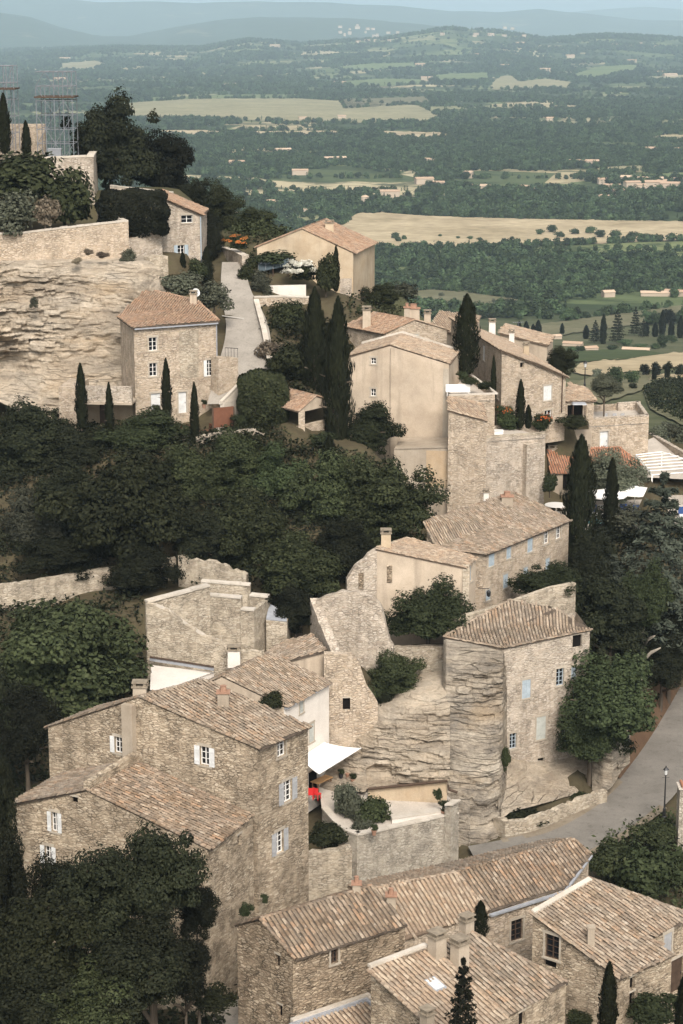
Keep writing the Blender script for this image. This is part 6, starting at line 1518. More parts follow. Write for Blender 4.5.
# ------------------------------------------------------------------ plain: woods, trees, houses, vineyard
FAR = [crown_round(100 + s, 260, .34, 12, .45, .9, 'leaf_far') for s in range(4)]
FARC = [crown_cypress(120 + s, 160, .16, 'leaf_far', 1.9) for s in range(2)]
NEARP = [crown_round(130 + s, 1500, .16, 20, .40, .9, 'leaf_far') for s in range(3)]
NEARO = [crown_round(140 + s, 1300, .16, 18, .40, .85, 'leaf_olive') for s in range(2)]
NEARD = [crown_round(150 + s, 1500, .16, 20, .40, .95, 'leaf_dark') for s in range(2)]
rgw = np.random.default_rng(77)
NG = rgw.uniform(0, 1, (64, 64))
def vnoise(x, y):
    xi = np.floor(x).astype(int); yi = np.floor(y).astype(int); fx, fy = x - xi, y - yi
    fx = fx * fx * (3 - 2 * fx); fy = fy * fy * (3 - 2 * fy); g = lambda a, b: NG[a % 64, b % 64]
    return (g(xi, yi) * (1 - fx) + g(xi + 1, yi) * fx) * (1 - fy) + (g(xi, yi + 1) * (1 - fx) + g(xi + 1, yi + 1) * fx) * fy
def sample_area(y0, y1, per, w=.27):
    n = int((y1 ** 2 - y0 ** 2) * w / per); Y = np.sqrt(rgw.uniform(y0 ** 2, y1 ** 2, n)); X = rgw.uniform(-w, w, n) * Y
    return X, Y
pts = []; szs = []
for y0, y1, per, s0, cl in ((880, 1500, 34, 3.6, .74), (1500, 2600, 42, 4.0, .55), (2600, 4500, 66, 4.9, .46), (4500, 9500, 190, 7.0, .42)):
    X, Y = sample_area(y0, y1, per); Z = Hnp(X, Y)
    d = Y * cT - Z * sT; PXs = 341.5 + F * X / d; PYs = 512 - F * (Y * sT + Z * cT) / d
    # clearings: elongated across the view, as the plain's parcels look from the village
    nz = .6 * vnoise(X / 260 + 7, Y / 170) + .4 * vnoise(X / 90, Y / 60 + 3)
    ok = nz < cl
    hedge = (np.abs(np.mod(Y + 30 * vnoise(X / 200, Y / 900), 210) - 100) < 7) | (np.abs(np.mod(X + Y * .4, 260) - 90) < 6)
    ok |= hedge & (rgw.uniform(0, 1, len(X)) < .75)
    for i in np.nonzero(ok)[0]:
        if in_field(PXs[i], PYs[i]): continue
        if PYs[i] > 345 and PXs[i] > 540 and Y[i] < 760: continue
        pts.append((X[i], Y[i], Z[i])); szs.append(s0 * (.55 + .75 * rgw.uniform()) * (.8 if hedge[i] else 1))
for kind_, poly_ in FIELDS:                            # trees along the field edges
    for a_, b_ in zip(poly_, poly_[1:] + poly_[:1]):
        n_ = int(max(abs(b_[0] - a_[0]), abs(b_[1] - a_[1]) * 4) / 2.2)
        for k_ in range(n_):
            t_ = (k_ + rgw.uniform()) / max(1, n_)
            if rgw.uniform() < .45 + .35 * math.sin(a_[0] * 1.7 + k_ * .35): continue
            p_ = GT(a_[0] + (b_[0] - a_[0]) * t_, a_[1] + (b_[1] - a_[1]) * t_, 500)
            if p_.y < 900: continue
            pts.append((p_.x, p_.y, p_.z)); szs.append(rgw.uniform(.45, 1.0) * (2.6 + p_.y * .0009))
pts = np.array(pts); szs = np.array(szs)
sel_near = np.argsort(pts[:, 1])[:290]                 # the nearest ones are trees of their own
mask = np.ones(len(pts), bool); mask[sel_near] = False
pc = bpy.data.collections.new('woodland_kinds')
for i, me in enumerate(FAR + FARC[:1]):
    o_ = bpy.data.objects.new('tree_kind', me); pc.objects.link(o_)
    if i >= len(FAR):
        o_.scale = (3.2, 3.2, 3.2)
wm_ = bpy.data.meshes.new('woods'); wp = pts[mask] + np.array([0, 0, .0]); wp[:, 2] += szs[mask] * .75
wm_.vertices.add(len(wp)); wm_.vertices.foreach_set('co', wp.astype(np.float32).ravel())
at = wm_.attributes.new('size', 'FLOAT', 'POINT'); at.data.foreach_set('value', szs[mask].astype(np.float32))
ro_ = wm_.attributes.new('turn', 'FLOAT_VECTOR', 'POINT'); tv = np.zeros((len(wp), 3), np.float32); tv[:, 2] = rgw.uniform(0, 6.28, len(wp)); ro_.data.foreach_set('vector', tv.ravel())
woods = link('woods', wm_); woods['kind'] = 'stuff'
ng = bpy.data.node_groups.new('woods', 'GeometryNodeTree')
ng.interface.new_socket('Geometry', in_out='INPUT', socket_type='NodeSocketGeometry'); ng.interface.new_socket('Geometry', in_out='OUTPUT', socket_type='NodeSocketGeometry')
gi = ng.nodes.new('NodeGroupInput'); go = ng.nodes.new('NodeGroupOutput'); ip = ng.nodes.new('GeometryNodeInstanceOnPoints'); cinf = ng.nodes.new('GeometryNodeCollectionInfo')
cinf.inputs['Collection'].default_value = pc; cinf.inputs['Separate Children'].default_value = True; cinf.inputs['Reset Children'].default_value = True; ip.inputs['Pick Instance'].default_value = True
na = ng.nodes.new('GeometryNodeInputNamedAttribute'); na.data_type = 'FLOAT'; na.inputs['Name'].default_value = 'size'
nr_ = ng.nodes.new('GeometryNodeInputNamedAttribute'); nr_.data_type = 'FLOAT_VECTOR'; nr_.inputs['Name'].default_value = 'turn'
ng.links.new(gi.outputs[0], ip.inputs['Points']); ng.links.new(cinf.outputs[0], ip.inputs['Instance']); ng.links.new(na.outputs[0], ip.inputs['Scale']); ng.links.new(nr_.outputs[0], ip.inputs['Rotation']); ng.links.new(ip.outputs[0], go.inputs[0])
md = woods.modifiers.new('trees', 'NODES'); md.node_group = ng
def far_tree(x, y, z, r, me, label, group=None, hz=1.0, name='tree', tr=TRB[0]):
    rt = thing(name, label, 'tree', (x, y, z), group, RND.uniform(0, 6.28)); c = link('crown', me, rt, (0, 0, r * .85 * hz)); c.scale = (r, r, r * hz)
    t = link('trunk', tr, rt); t.scale = (r, r, r * hz); return rt
for k, i in enumerate(sel_near):
    x, y, z = pts[i]; far_tree(x, y, z, szs[i], (NEARP + NEARD)[k % 5], 'green tree in the nearest wooded belt of the plain, below the wide straw field', 'trees of the wooded belt nearest the village', RND.uniform(.85, 1.25), 'woodland_tree')
def far_at(px, pyb, rpx, hpx, kind, label, group=None, name='tree'):
    p = GT(px, pyb, 252); s = proj(p)[2] / F
    if kind == 'cyp':
        rt = thing('cypress_tree', label, 'tree', p, group); h = hpx * s; c = link('crown', CR['cyp'][RND.randrange(3)], rt); f = rpx * s / (.105 * h); c.scale = (h * f, h * f, h); t = link('trunk', TRB[0], rt); t.scale = (h * .1, h * .1, h * .4); return
    if kind == 'con':
        rt = thing('conifer_tree', label, 'tree', p, group); h = hpx * s; c = link('crown', CR['conifer'][0], rt); c.scale = (rpx * s, rpx * s, h / 2.15); t = link('trunk', TRB[0], rt); t.scale = (h * .1, h * .1, h * .8); return
    far_tree(p.x, p.y, p.z, rpx * s, {'o': NEARO, 'd': NEARD, 'g': NEARP}[kind][RND.randrange(2)], label, group, hpx / 2 / rpx, name)
for a in [(597, 378, 6, 12, 'o', 'small pale tree alone on the meadow left of the bigger round trees'), (615, 388, 11, 25, 'g', 'largest round tree on the meadow above the roof terrace'), (632, 384, 9, 16, 'g', 'middle sized tree right beside the largest round meadow tree'),
          (633, 390, 5, 9, 'd', 'dark low bush in front of the meadow trees'), (608, 391, 5, 9, 'd', 'small bush left below the largest meadow tree'), (619, 393, 5, 8, 'd', 'small bush right below the largest meadow tree')]:
    far_at(a[0], a[1], a[2], a[3], a[4], a[5], None, 'tree')
for px, b, h, w in ((603, 344, 30, 3.2), (662, 336, 26, 3.2), (646, 336, 14, 3), (538, 340, 20, 3.5), (533, 338, 14, 3), (526, 337, 16, 3), (519, 336, 15, 2.6), (562, 335, 12, 2.2), (586, 339, 14, 3), (655, 337, 15, 3), (671, 338, 18, 3), (680, 338, 22, 3), (654, 381, 14, 2.2), (667, 379, 16, 2.6)):
    far_at(px, b, w, h, 'cyp', 'dark cypress among the gardens of the hamlet below the village', 'cypresses in the gardens of the hamlet')
for px, b, h, w in ((617, 344, 34, 10), (635, 336, 28, 8), (595, 343, 22, 8), (643, 338, 18, 6), (688, 338, 26, 9)):
    far_at(px, b, w, h, 'con', 'tall dark pine or fir standing over the hamlet gardens', 'tall conifers of the hamlet')
for px, b, h, w in ((645, 376, 15, 6), (656, 376, 17, 6), (668, 374, 14, 6), (679, 376, 15, 6), (690, 378, 15, 6)):
    far_at(px, b, w, h, 'd', 'dark round tree in the row beside the pale yard and vineyard', 'row of dark trees by the vineyard')
for px, b, h, w in ((663, 348, 16, 7), (672, 343, 10, 6), (580, 352, 8, 8), (571, 352, 7, 6), (655, 349, 7, 7), (625, 346, 8, 8), (640, 349, 6, 8), (612, 350, 6, 7)):
    far_at(px, b, w, h, 'g', 'garden bush beside the farmhouses of the hamlet', 'bushes round the hamlet houses', 'shrub')
for k, (px, py, w) in enumerate(((395, 236, 7), (398, 239, 6), (404, 237, 5), (488, 249, 7), (540, 232, 6), (552, 230, 8), (560, 235, 7), (575, 232, 7), (590, 231, 8), (600, 235, 8), (615, 236, 9), (632, 237, 9), (645, 238, 8), (655, 238, 7), (448, 247, 4), (470, 237, 4), (480, 238, 4), (512, 237, 4), (458, 236, 3), (440, 234, 3))):
    far_at(px, py + 3, w * .8, w * 1.2, 'g', 'bush or small tree standing in the wide straw field', 'bushes in the wide straw field', 'shrub')
for k in range(34):
    px, py = RND.uniform(642, 700), RND.uniform(416, 454)
    if (px < 652 and py > 432): continue
    p = GT(px, py, 225)
    if p.y > 420 or inside(px, py, [(643, 392), (655, 384), (715, 380), (715, 432), (690, 430), (668, 420), (650, 410)]): continue
    far_tree(p.x, p.y, p.z, RND.uniform(.8, 1.35), NEARO[k % 2], 'grey green olive tree on the slope below the vineyard', 'olive trees on the slope below the vineyard', RND.uniform(.8, 1.1), 'olive_tree')
for k in range(40):
    px, py = RND.uniform(398, 545), RND.uniform(290, 315); p = GT(px, py, 252)
    far_tree(p.x, p.y, p.z, RND.uniform(.8, 2.0), NEARO[k % 2], 'low scrub bush on the dull meadow behind the chimneys', 'scrub bushes on the meadow behind the chimneys', RND.uniform(.7, 1.0), 'shrub')
# vineyard rows
def vines(poly, ang, gap, seed):
    rg = np.random.default_rng(seed); ps = [GT(q[0], q[1], 252) for q in poly]; xs_ = [p.x for p in ps]; ys_ = [p.y for p in ps]; c = sum(ps, V((0, 0, 0))) / len(ps)
    ca, sa = math.cos(ang), math.sin(ang); P = []; Rr = 120
    for i in np.arange(-Rr, Rr, gap):
        s = np.arange(-Rr, Rr, .34); x = c.x + ca * s - sa * i; y = c.y + sa * s + ca * i
        for a, b in zip(x, y):
            if inside(a, b, [(p.x, p.y) for p in ps]): P.append((a, b))
    P = np.array(P); z = Hnp(P[:, 0], P[:, 1]); n = len(P); k = 5
    pos = np.repeat(np.stack([P[:, 0], P[:, 1], z + .9], 1), k, 0) + rg.normal(size=(n * k, 3)) * np.array([.16, .16, .36])
    v, q = leaf_quads(pos, np.array([0, 0, .8]) + unit(rg, len(pos)), .5, rg); return np_mesh('vineyard', v, q, M['leaf_mid'])
o_ = link('vineyard', vines([(643, 392), (655, 384), (672, 382), (715, 380), (715, 428), (690, 428), (668, 417), (650, 410)], .62, 4.6, 5)); o_['kind'] = 'stuff'
# houses of the plain
def farm_mesh(w, d, h, pitch, roofm):
    a = MB(); x, y = w / 2, d / 2; r = y * pitch
    a.add([(-x, -y, -3), (x, -y, -3), (x, y, -3), (-x, y, -3), (-x, -y, h), (x, -y, h), (x, y, h), (-x, y, h), (-x, 0, h + r), (x, 0, h + r)],
          [(0, 1, 5, 4), (1, 2, 6, 9, 5), (2, 3, 7, 6), (3, 0, 4, 8, 7)])
    b = MB(); e = .4
    for s in (-1, 1): b.obox(V((-x - e, s * (y + e), h - e * pitch)), V((w + 2 * e, 0, 0)), V((0, -s * (y + e), (y + e) * pitch)), V((0, 0, .18)))
    c = MB()
    for k in range(int(w // 3)):
        for s in (-1, 1): c.box((-x + 1.7 + k * 3, s * y, h * .55), (.9, .12, 1.3))
    def mk(q, nm, m):
        me = bpy.data.meshes.new(nm); me.from_pydata([tuple(i) for i in q.v], [], q.f); me.materials.append(m); return me
    return mk(a, 'wall', M['farm_wall']), mk(b, 'roof', M[roofm]), mk(c, 'window', M['glass'])
FM_ = [farm_mesh(12, 7, 4.6, .35, 'roof_far'), farm_mesh(17, 8, 5.2, .32, 'roof_far'), farm_mesh(9, 6.5, 5.5, .4, 'roof_far2'), farm_mesh(22, 8, 4.2, .3, 'roof_far2')] if False else None
M['farm_wall'] = flat('far house wall', (.40, .325, .25), .9, .1, .15); M['roof_far'] = flat('far tile roof', (.40, .285, .20), .9, .1, .2); M['roof_far2'] = flat('far pale tile roof', (.48, .36, .26), .9, .1, .2)
FM_ = [farm_mesh(12, 7, 4.6, .35, 'roof_far'), farm_mesh(17, 8, 5.2, .32, 'roof_far'), farm_mesh(9, 6.5, 5.5, .4, 'roof_far2'), farm_mesh(22, 8, 4.2, .3, 'roof_far2')]
def farm(px, py, k, label, group=None, s=1.0, rz=None, name='farmhouse'):
    p = GT(px, py, 252); r = thing(name, label, 'house', (p.x, p.y, p.z - (1.0 if p.y < 1400 else 0)), group, RND.uniform(-.5, .5) if rz is None else rz); r.scale = (s, s, s)
    for nm, me in zip(('wall', 'roof', 'window'), FM_[k]):
        if nm == 'window' and p.y > 600: continue
        link(nm, me, r)
    return r
for px, py, k, l in ((573, 346, 1, 'long honey coloured farmhouse of the hamlet, nearest the dark cypresses'), (590, 350, 0, 'smaller farmhouse right of the long one in the hamlet'), (556, 339, 2, 'farmhouse of the hamlet half hidden behind the honey stone ridge'), (636, 351, 3, 'low pale garden building beside the round hamlet tree'),
                     (508, 283, 3, 'white farmhouse among dark trees just below the straw field'), (676, 296, 1, 'stone farmhouse at the right edge above the pale meadow'), (655, 296, 3, 'low wing left of the stone farmhouse at the right edge'),
                     (375, 283, 3, 'white villa beside the corner of the wide gabled house'), (608, 297, 2, 'tiny pale house among the trees above the pale meadow'), (238, 218, 2, 'stone house just behind the orange flower bed'), (268, 205, 1, 'pink roofed house among trees above the wide gabled house'), (308, 214, 2, 'small house right above the ridge of the wide gabled house')):
    farm(px, py, k, l, None, .42 if py > 330 else .7)
p = GT(365, 207, 252); sl2 = thing('windmill_tower', 'round pale tower beside the left end of the straw field', 'tower', p); mb = MB(); mb.lathe(p, [(3.6, -1), (3.4, 5), (3.2, 8.5)], 16); mb.build('wall', M['plaster_beige'], sl2); mb = MB(); mb.lathe(p + V((0, 0, 8.5)), [(3.5, 0), (2.0, .9), (.1, 1.5)], 16); mb.build('roof', M['roof_far2'], sl2)
for px, py, k in ((424, 184, 1), (438, 187, 0), (468, 178, 2), (478, 190, 3), (530, 192, 1), (536, 194, 0), (575, 165, 0), (590, 166, 1), (604, 184, 0), (612, 190, 1), (618, 194, 0), (626, 183, 2), (632, 187, 1), (640, 189, 0), (650, 183, 3), (655, 188, 1), (662, 185, 0), (670, 189, 1), (678, 184, 0), (625, 199, 0), (607, 201, 1), (648, 152, 1), (652, 153, 0), (228, 165, 3), (237, 166, 1), (335, 162, 3), (390, 197, 1), (383, 195, 0), (430, 163, 0), (300, 175, 1), (283, 152, 3), (342, 119, 0), (303, 120, 1), (550, 121, 0), (680, 152, 1)):
    farm(px, py, k, 'pale farmhouse standing among the trees of the plain', 'pale farmhouses scattered over the plain', RND.uniform(.8, 1.15))
for px, py, k in ((420, 67, 1), (427, 81, 1), (475, 57, 1), (520, 45, 1), (590, 62, 3), (570, 58, 1), (632, 63, 1), (670, 77, 3), (663, 75, 1), (545, 72, 1), (505, 68, 1), (515, 57, 1), (340, 86, 1), (252, 82, 3), (258, 80, 1), (230, 88, 1), (275, 47, 3), (60, 82, 1), (65, 60, 3)):
    farm(px, py, k, 'far pale house on the wooded lower slopes', 'far pale houses on the wooded slopes', 1.7)
rv = random.Random(5)
for k in range(46):
    px = 340 + abs(rv.gauss(0, 1)) * 30 if k < 30 else rv.uniform(430, 525)
    py = 33 + rv.uniform(-9, 12) + (px - 340) * .04 if k < 30 else rv.uniform(27, 38)
    if k >= 40: px, py = rv.uniform(600, 683), rv.uniform(36, 48)
    farm(px, py, rv.choice((0, 1, 2)), 'small pale house of the village on the far hilltop', 'houses of the far hilltop village', rv.uniform(1.0, 1.6))

# ------------------------------------------------------------------ things in the village
def lamp(p, h, label):
    r = thing('street_lamp', label, 'street lamp', p); mb = MB(); mb.lathe(p, [(.20, 0), (.20, .12), (.13, .2), (.12, .8), (.07, .9), (.055, h * .6), (.045, h - .62), (.09, h - .58), (.05, h - .5)], 10); mb.build('post', M['iron'], r)
    mb = MB(); mb.lathe(p + V((0, 0, h - .5)), [(.11, 0), (.2, .42)], 6); mb.build('lantern', M['lampglass'], r)
    mb = MB(); mb.lathe(p + V((0, 0, h - .08)), [(.25, 0), (.12, .16), (.05, .2), (.04, .32)], 6); mb.build('cap', M['iron'], r)
    mb = MB(); mb.tube([p + V((-.3, 0, h - .75)), p + V((.3, 0, h - .75))], .02, 5); mb.build('ladder_bar', M['iron'], r)
b = G(664, 818, -62); lamp(b, 4.2, 'black street lamp with a glass lantern beside the road and stone pier')
b = D(584.5, 391, 212); lamp(b, 3.1, 'thin dark street lamp above the lean to roof, seen against the meadow')
# scaffolding
def scaffold(px0, px1, py0, py1, Y, dpt, lifts, label, plats, seed):
    a = D(px0, py1, Y); b = D(px1, py1, Y); t = W(px0, py0, a, b); h = t.z - a.z; r = thing('scaffolding', label, 'scaffolding', a); n = 5; rg = random.Random(seed)
    for j in range(2):
        for i in range(n):
            q = lerp(a, b, i / (n - 1)) + V((0, j * dpt, 0)); mb = MB(); mb.tube([q, q + V((0, 0, h * (1 if i > 1 else .82)))], .05, 5); mb.build('standard', M['galv'], r)
    mb = MB()
    for k in range(1, lifts + 1):
        z = h * k / lifts
        for j in range(2): mb.tube([a + V((0, j * dpt, z)), b + V((0, j * dpt, z))], .042, 4)
        for i in range(n): q = lerp(a, b, i / (n - 1)); mb.tube([q + V((0, 0, z)), q + V((0, dpt, z))], .03, 4)
    mb.build('ledger', M['galv'], r); mb = MB()
    for k in range(lifts):
        for i in range(n - 1):
            if rg.random() < .7: z = h * k / lifts; z2 = h * (k + 1) / lifts; u, v = lerp(a, b, i / (n - 1)), lerp(a, b, (i + 1) / (n - 1)); (u, v) = (u, v) if (i + k) % 2 else (v, u); mb.tube([u + V((0, 0, z)), v + V((0, 0, z2))], .035, 4)
    mb.build('brace', M['galv'], r)
    for f in plats: mb = MB(); mb.obox(a + V((-.2, -.2, h * f)), (b - a) + V((.4, 0, 0)), V((0, dpt + .4, 0)), V((0, 0, .16))); mb.build('platform', M['wood_dark'], r)
scaffold(38, 74, 72, 158, 234, 4, 6, 'tall lattice of grey scaffolding tubes on the castle bastion', (.70,), 3)
scaffold(-12, 16, 66, 150, 236, 3, 5, 'grey scaffolding with a wooden platform cut by the left edge', (.72,), 4)
q = D(54, 158, 231.5); bx = thing('site_cabin', 'small pale site box at the foot of the scaffolding', 'box', q + V((0, .6, 0))); mb = MB(); mb.box(q + V((0, .9, .4)), (1.5, .9, 1.1)); mb.build('body', M['galv'], bx); mb = MB(); mb.box(q + V((0, .9, .98)), (1.6, 1.0, .07)); mb.build('lid', M['zinc'], bx)
# pool side
def parasol(px, py, Y, label, r0=2.1):
    c = D(px, py, Y); g = zp; r = thing('parasol', label, 'parasol', (c.x, c.y, g)); mb = MB(); vs = [c + V((0, 0, .45))]; n = 16
    for k in range(n): t = 2 * math.pi * k / n; vs.append(c + V((math.cos(t) * r0 * (1 if k % 2 == 0 else .95), math.sin(t) * r0 * (1 if k % 2 == 0 else .95), -.08)))
    for k in range(n): vs.append(vs[1 + k] - V((0, 0, .16)))
    mb.add(vs, [(0, 1 + k, 1 + (k + 1) % n) for k in range(n)] + [(1 + k, 1 + n + k, 1 + n + (k + 1) % n, 1 + (k + 1) % n) for k in range(n)]); mb.build('canopy', M['white_cloth'], r)
    mb = MB(); mb.tube([V((c.x, c.y, g)), c + V((0, 0, .4))], .05, 6); mb.build('pole', M['white'], r); mb = MB(); mb.lathe((c.x, c.y, g), [(.4, 0), (.38, .1), (.08, .16)], 10); mb.build('base', M['zinc'], r)
parasol(607, 493, 194, 'open white parasol left of the other, behind the brownish narrow cypress'); parasol(635, 490, 195.5, 'open white parasol right of the other, over the blue and white loungers')
for k, (px, py, blue) in enumerate(((594, 516, 1), (602, 516, 0), (616, 515, 0), (624, 515, 1), (637, 516, 1), (646, 518, 0), (682, 518, 1))):
    q = G(px, py, zp); r = thing('sun_lounger', ('white pool lounger with a navy towel over its back' if blue else 'plain white pool lounger without a towel'), 'sun lounger', q, 'pool loungers with navy towels' if blue else 'plain pool loungers')
    mb = MB(); mb.box(q + V((0, -.5, .33)), (.66, 1.4, .07)); mb.build('seat', M['white'], r); mb = MB(); mb.box(q + V((0, .45, .62)), (.66, .07, .85), rx=-.5); mb.build('backrest', M['blue_cloth'] if blue else M['white'], r)
    for sx in (-.28, .28):
        for sy in (-1.1, .2): mb = MB(); mb.box(q + V((sx, sy, .15)), (.05, .05, .3)); mb.build('leg', M['white'], r)
q = G(556, 512, zp); r = thing('garden_table', 'white oval table on the pool deck beside the ball tree', 'table', q); mb = MB(); mb.lathe(q + V((0, 0, .70)), [(1.15, 0), (1.18, .03), (1.15, .06)], 20); mb.build('tabletop', M['white'], r); mb = MB(); mb.lathe(q, [(.4, 0), (.1, .1), (.08, .7)], 10); mb.build('pedestal', M['white'], r)
# patio under the awning
q = G(318, 792, -59.35); r = thing('patio_table', 'long varnished wooden table under the white awning', 'table', q + V((.3, .8, 0))); q = q + V((.3, .8, 0))
mb = MB(); mb.box(q + V((0, 0, .74)), (1.9, .8, .06), .9); mb.build('tabletop', M['yellow_wood'], r)
for sx in (-.8, .8):
    for sy in (-.3, .3): o2 = Matrix.Rotation(.9, 3, 'Z') @ V((sx, sy, 0)); mb = MB(); mb.box(q + o2 + V((0, 0, .36)), (.08, .08, .71), .9); mb.build('leg', M['wood'], r)
def chair(q, label, m, rz):
    r = thing('patio_chair', label, 'chair', q); Rm = Matrix.Rotation(rz, 3, 'Z'); mb = MB(); mb.box(q + V((0, 0, .44)), (.5, .5, .07), rz); mb.build('seat', M[m], r); mb = MB(); mb.box(q + Rm @ V((0, .24, .72)), (.5, .06, .55), rz); mb.build('backrest', M[m], r)
    for sx in (-.21, .21):
        for sy in (-.21, .21): mb = MB(); mb.box(q + Rm @ V((sx, sy, .21)), (.05, .05, .42), rz); mb.build('leg', M[m], r)
chair(G(317, 799, -59.35), 'bright red patio chair at the front of the wooden table', 'red', 2.6); chair(G(311, 799, -59.35), 'second red patio chair, half hidden behind the tall house corner', 'red', 2.9); chair(G(327, 783, -59.35) + V((.5, .3, 0)), 'dark patio chair at the far end of the wooden table', 'wood_dark', -.5)
def pot(px, py, z, label, r0=.2, h=.36, m='terracotta', plant_=True, Y=None):
    q = G(px, py, z) if Y is None else D(px, py, Y); r = thing('flower_pot', label, 'plant pot', q); mb = MB(); mb.lathe(q, [(r0 * .7, 0), (r0, h), (r0 * 1.12, h), (r0 * 1.12, h + .05), (r0 * .9, h + .05)], 10); mb.build('pot', M[m], r)
    if plant_: f = link('plant', CR['bushmid'][0], r, (0, 0, h + r0 * 1.2)); f.scale = (r0 * 1.7, r0 * 1.7, r0 * 1.7)
pot(374, 835, -58.95, 'small terracotta pot on the coping of the curved wall', .2, .34); pot(348, 778, -58.6, 'terracotta pot on the ledge, first right of the awning', .2, .34, plant_=False); pot(353, 783, -58.8, 'planted pot on the ledge below the first terracotta pot', .2, .3); pot(358, 784, -58.9, 'orange pot on the ledge nearest the rock recess', .22, .3, plant_=False); pot(341, 778, -58.6, 'dark planted pot on the ledge closest to the awning edge', .18, .3, 'black')
pot(445, 815, -59.35, 'reddish planter at the right end of the curved terrace', .35, .3)
q0 = G(392, 824, -59.38); q1 = G(441, 817, -59.38); r = thing('garden_bench', 'low pinkish masonry bench along the recess wall on the terrace', 'bench', q0); mb = MB(); d = q1 - q0; mb.obox(q0 + V((0, 0, .36)), d, V((-.1, .9, 0)), V((0, 0, .1))); mb.build('seat', M['coping'], r); mb = MB(); mb.obox(q0 + V((0, .06, 0)), d, V((-.1, .8, 0)), V((0, 0, .358))); mb.build('base', M['plaster_white'], r)
# roof garden and tower furniture
q = D(458, 391, 192.5); r = thing('garden_bench', 'white bench in the wedge shaped roof garden', 'bench', V((q.x, q.y, -35.6))); q = V((q.x, q.y, -35.6)); mb = MB(); mb.box(q + V((0, 0, .45)), (2.4, .6, .1)); mb.build('seat', M['white'], r); mb = MB(); mb.box(q + V((0, .3, .8)), (2.4, .07, .6)); mb.build('backrest', M['white'], r)
for sx in (-1.05, 1.05): mb = MB(); mb.box(q + V((sx, 0, .2)), (.1, .5, .4)); mb.build('leg', M['white'], r)
a = D(495, 436, 190.5); q = V((a.x, a.y, -39.6)); r = thing('garden_table', 'white covered table on the corner of the square stone tower', 'table', q); mb = MB(); mb.box(q + V((0, .5, .85)), (1.7, .9, .06)); mb.build('tabletop', M['white'], r); mb = MB(); mb.box(q + V((0, .5, .41)), (1.6, .8, .8), top=1.0); mb.build('cloth', M['white_cloth'], r)
# sun loungers of the cliff house
for px, py, l in ((184, 418, 'rust red sun lounger by the white door of the cliff house'), (203, 421, 'rust red sun lounger nearer the short cypress and gate')):
    q = D(px, py, 187); q = V((q.x, q.y, H(q.x, q.y) + .02)); r = thing('sun_lounger', l, 'sun lounger', q); mb = MB(); mb.box(q + V((0, 0, .35)), (1.5, .65, .09), .4); mb.build('seat', M['rust'], r); mb = MB(); mb.box(q + Matrix.Rotation(.4, 3, 'Z') @ V((.75, 0, .62)), (.1, .65, .75), .4); mb.build('backrest', M['rust'], r)
    for sx in (-.6, .6): mb = MB(); mb.box(q + Matrix.Rotation(.4, 3, 'Z') @ V((sx, 0, .15)), (.07, .6, .3), .4); mb.build('leg', M['wood_dark'], r)
pot(156, 416, 0, 'dark ball shaped pot plant beside the tall white door', .28, .4, 'black', True, 187.5); pot(204, 408, 0, 'round terracotta pot plant on the wall by the short cypress', .2, .3, 'terracotta', True, 188)
M['canopy_glass'] = flat('smoked canopy glass', (.07, .09, .10), .25, .5, .1)
# glass canopy beside the wide gabled house
r = thing('glass_canopy', 'curved grey glass canopy roof in front of the wide gabled house', 'canopy', D(271, 285, 221)); a = D(258, 272, 220); b = D(288, 266, 221.5); mb = MB(); n = 8; vs = []
for i in range(n + 1):
    for k in range(6): p = a.lerp(b, i / n) + V((0, 2.4 * k / 5, .75 * math.sin(math.pi * .5 * k / 5))); vs.append(p)
mb.add(vs + [v - V((0, 0, .06)) for v in vs], [(i * 6 + k, i * 6 + k + 1, i * 6 + k + 7, i * 6 + k + 6) for i in range(n) for k in range(5)]); mb.build('glazing', M['canopy_glass'], r, smooth=True)
for t in (0, .5, 1): q = a.lerp(b, t); mb = MB(); mb.tube([q, V((q.x, q.y, q.z - 2.3))], .06, 5); mb.build('post', M['wood_dark'], r)
for i in range(5): mb = MB(); mb.tube([vs[(i * 2) * 6 + k] + V((0, 0, .04)) for k in range(6)], .035, 4); mb.build('rib', M['galv'], r)
# terrace of the honey stone block
for px, py, l in ((607, 413, 'grey terrace chair nearest the olive on the roof terrace'), (616, 413, 'grey terrace chair at the middle of the roof terrace'), (624, 412, 'grey terrace chair closest to the parapet corner')):
    q = D(px, py, 213); chair(V((q.x, q.y, -42.35)), l, 'shut_grey', .5)
r_ = D(579, 412, 202.5); r = thing('garden_gazebo', 'small blue grey canopy on posts beside the lean to', 'canopy', r_); mb = MB(); mb.box(r_ + V((0, 0, .9)), (1.5, 1.2, .12), top=.85); mb.build('canopy', M['zinc'], r)
for sx in (-.65, .65):
    for sy in (-.5, .5): mb = MB(); mb.box(r_ + V((sx, sy, -.2)), (.07, .07, 2.1)); mb.build('post', M['wood_dark'], r)
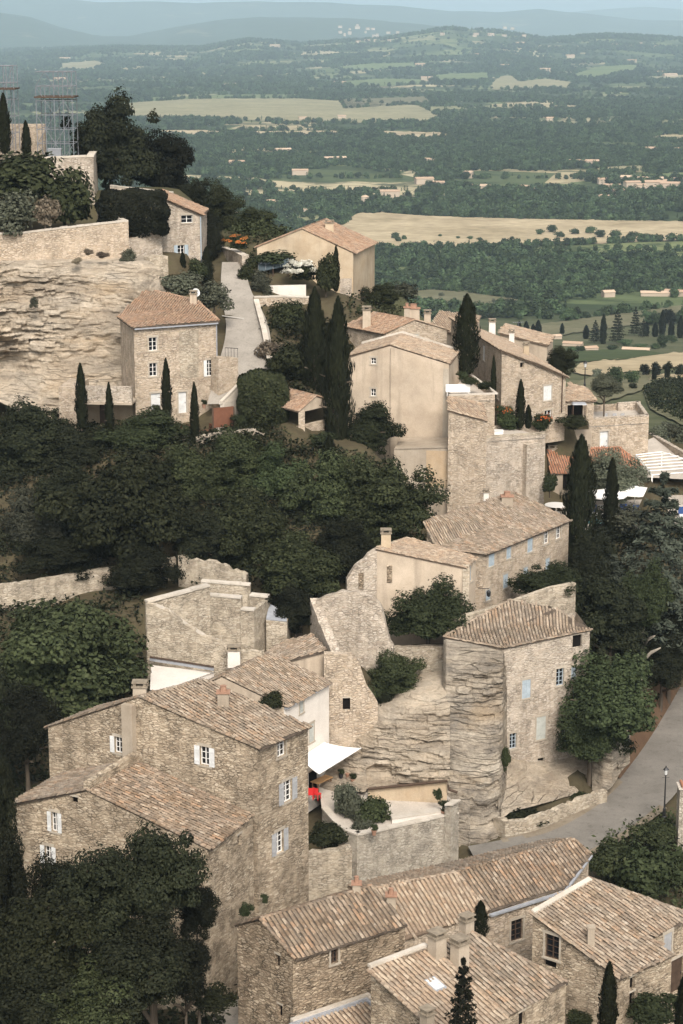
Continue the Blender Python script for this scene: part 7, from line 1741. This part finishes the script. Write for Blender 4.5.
# ------------------------------------------------------------------ air, sky, sun, camera
def haze_box(density=6.5e-5):
    mb = MB(); x0, x1, y0, y1, z0, z1 = -16000, 16000, -400, 31000, -175, 320
    mb.obox(V((x0, y0, z0)), V((x1 - x0, 0, 0)), V((0, y1 - y0, 0)), V((0, 0, z1 - z0)))
    m = bpy.data.materials.new('air haze'); m.use_nodes = True; t = m.node_tree; t.nodes.clear()
    o_ = t.nodes.new('ShaderNodeOutputMaterial'); v = t.nodes.new('ShaderNodeVolumePrincipled')
    v.inputs['Color'].default_value = (.62, .82, .97, 1); v.inputs['Density'].default_value = density; v.inputs['Anisotropy'].default_value = .0
    t.links.new(v.outputs[0], o_.inputs['Volume']); o = mb.build('haze', m); o['kind'] = 'stuff'; return o
haze_box(HAZE)
w = bpy.data.worlds.new('World'); scene.world = w; w.use_nodes = True
nt = w.node_tree; bg = nt.nodes['Background']; sky = nt.nodes.new('ShaderNodeTexSky'); sky.sky_type = 'NISHITA'; sky.sun_disc = False
SUN_EL, SUN_AZ = math.radians(44), math.radians(170)      # azimuth clockwise from the view direction (+Y)
sky.sun_elevation = SUN_EL; sky.sun_rotation = SUN_AZ; sky.dust_density = 4.0; sky.air_density = 1.2; sky.ozone_density = 1.0
hs = nt.nodes.new('ShaderNodeHueSaturation'); hs.inputs['Saturation'].default_value = SKYSAT
nt.links.new(sky.outputs[0], hs.inputs['Color']); nt.links.new(hs.outputs[0], bg.inputs[0]); bg.inputs[1].default_value = SKY
sl = bpy.data.lights.new('sun', 'SUN'); sl.energy = SUN; sl.angle = math.radians(SUNANG); sl.color = (1.0, .90, .79)
so = bpy.data.objects.new('sun', sl); COL.objects.link(so)
sd = V((math.sin(SUN_AZ) * math.cos(SUN_EL), math.cos(SUN_AZ) * math.cos(SUN_EL), math.sin(SUN_EL)))
so.rotation_euler = (-sd).to_track_quat('-Z', 'Y').to_euler(); so.location = (0, 0, 60)
cam = bpy.data.cameras.new('camera'); cam.sensor_fit = 'VERTICAL'; cam.sensor_height = 36; cam.lens = 36 * F / 1024; cam.clip_start = 1; cam.clip_end = 60000
co_ = bpy.data.objects.new('camera', cam); COL.objects.link(co_); co_.rotation_euler = (math.pi / 2 - TILT, 0, 0); scene.camera = co_
scene.view_settings.view_transform = 'Standard'; scene.view_settings.look = 'None'; scene.view_settings.exposure = EXPO; scene.view_settings.gamma = 1
scene.view_settings.use_curve_mapping = False
scene.cycles.max_bounces = 6; scene.cycles.diffuse_bounces = 3; scene.cycles.volume_bounces = 1; scene.cycles.transparent_max_bounces = 4
scene.cycles.use_denoising = True
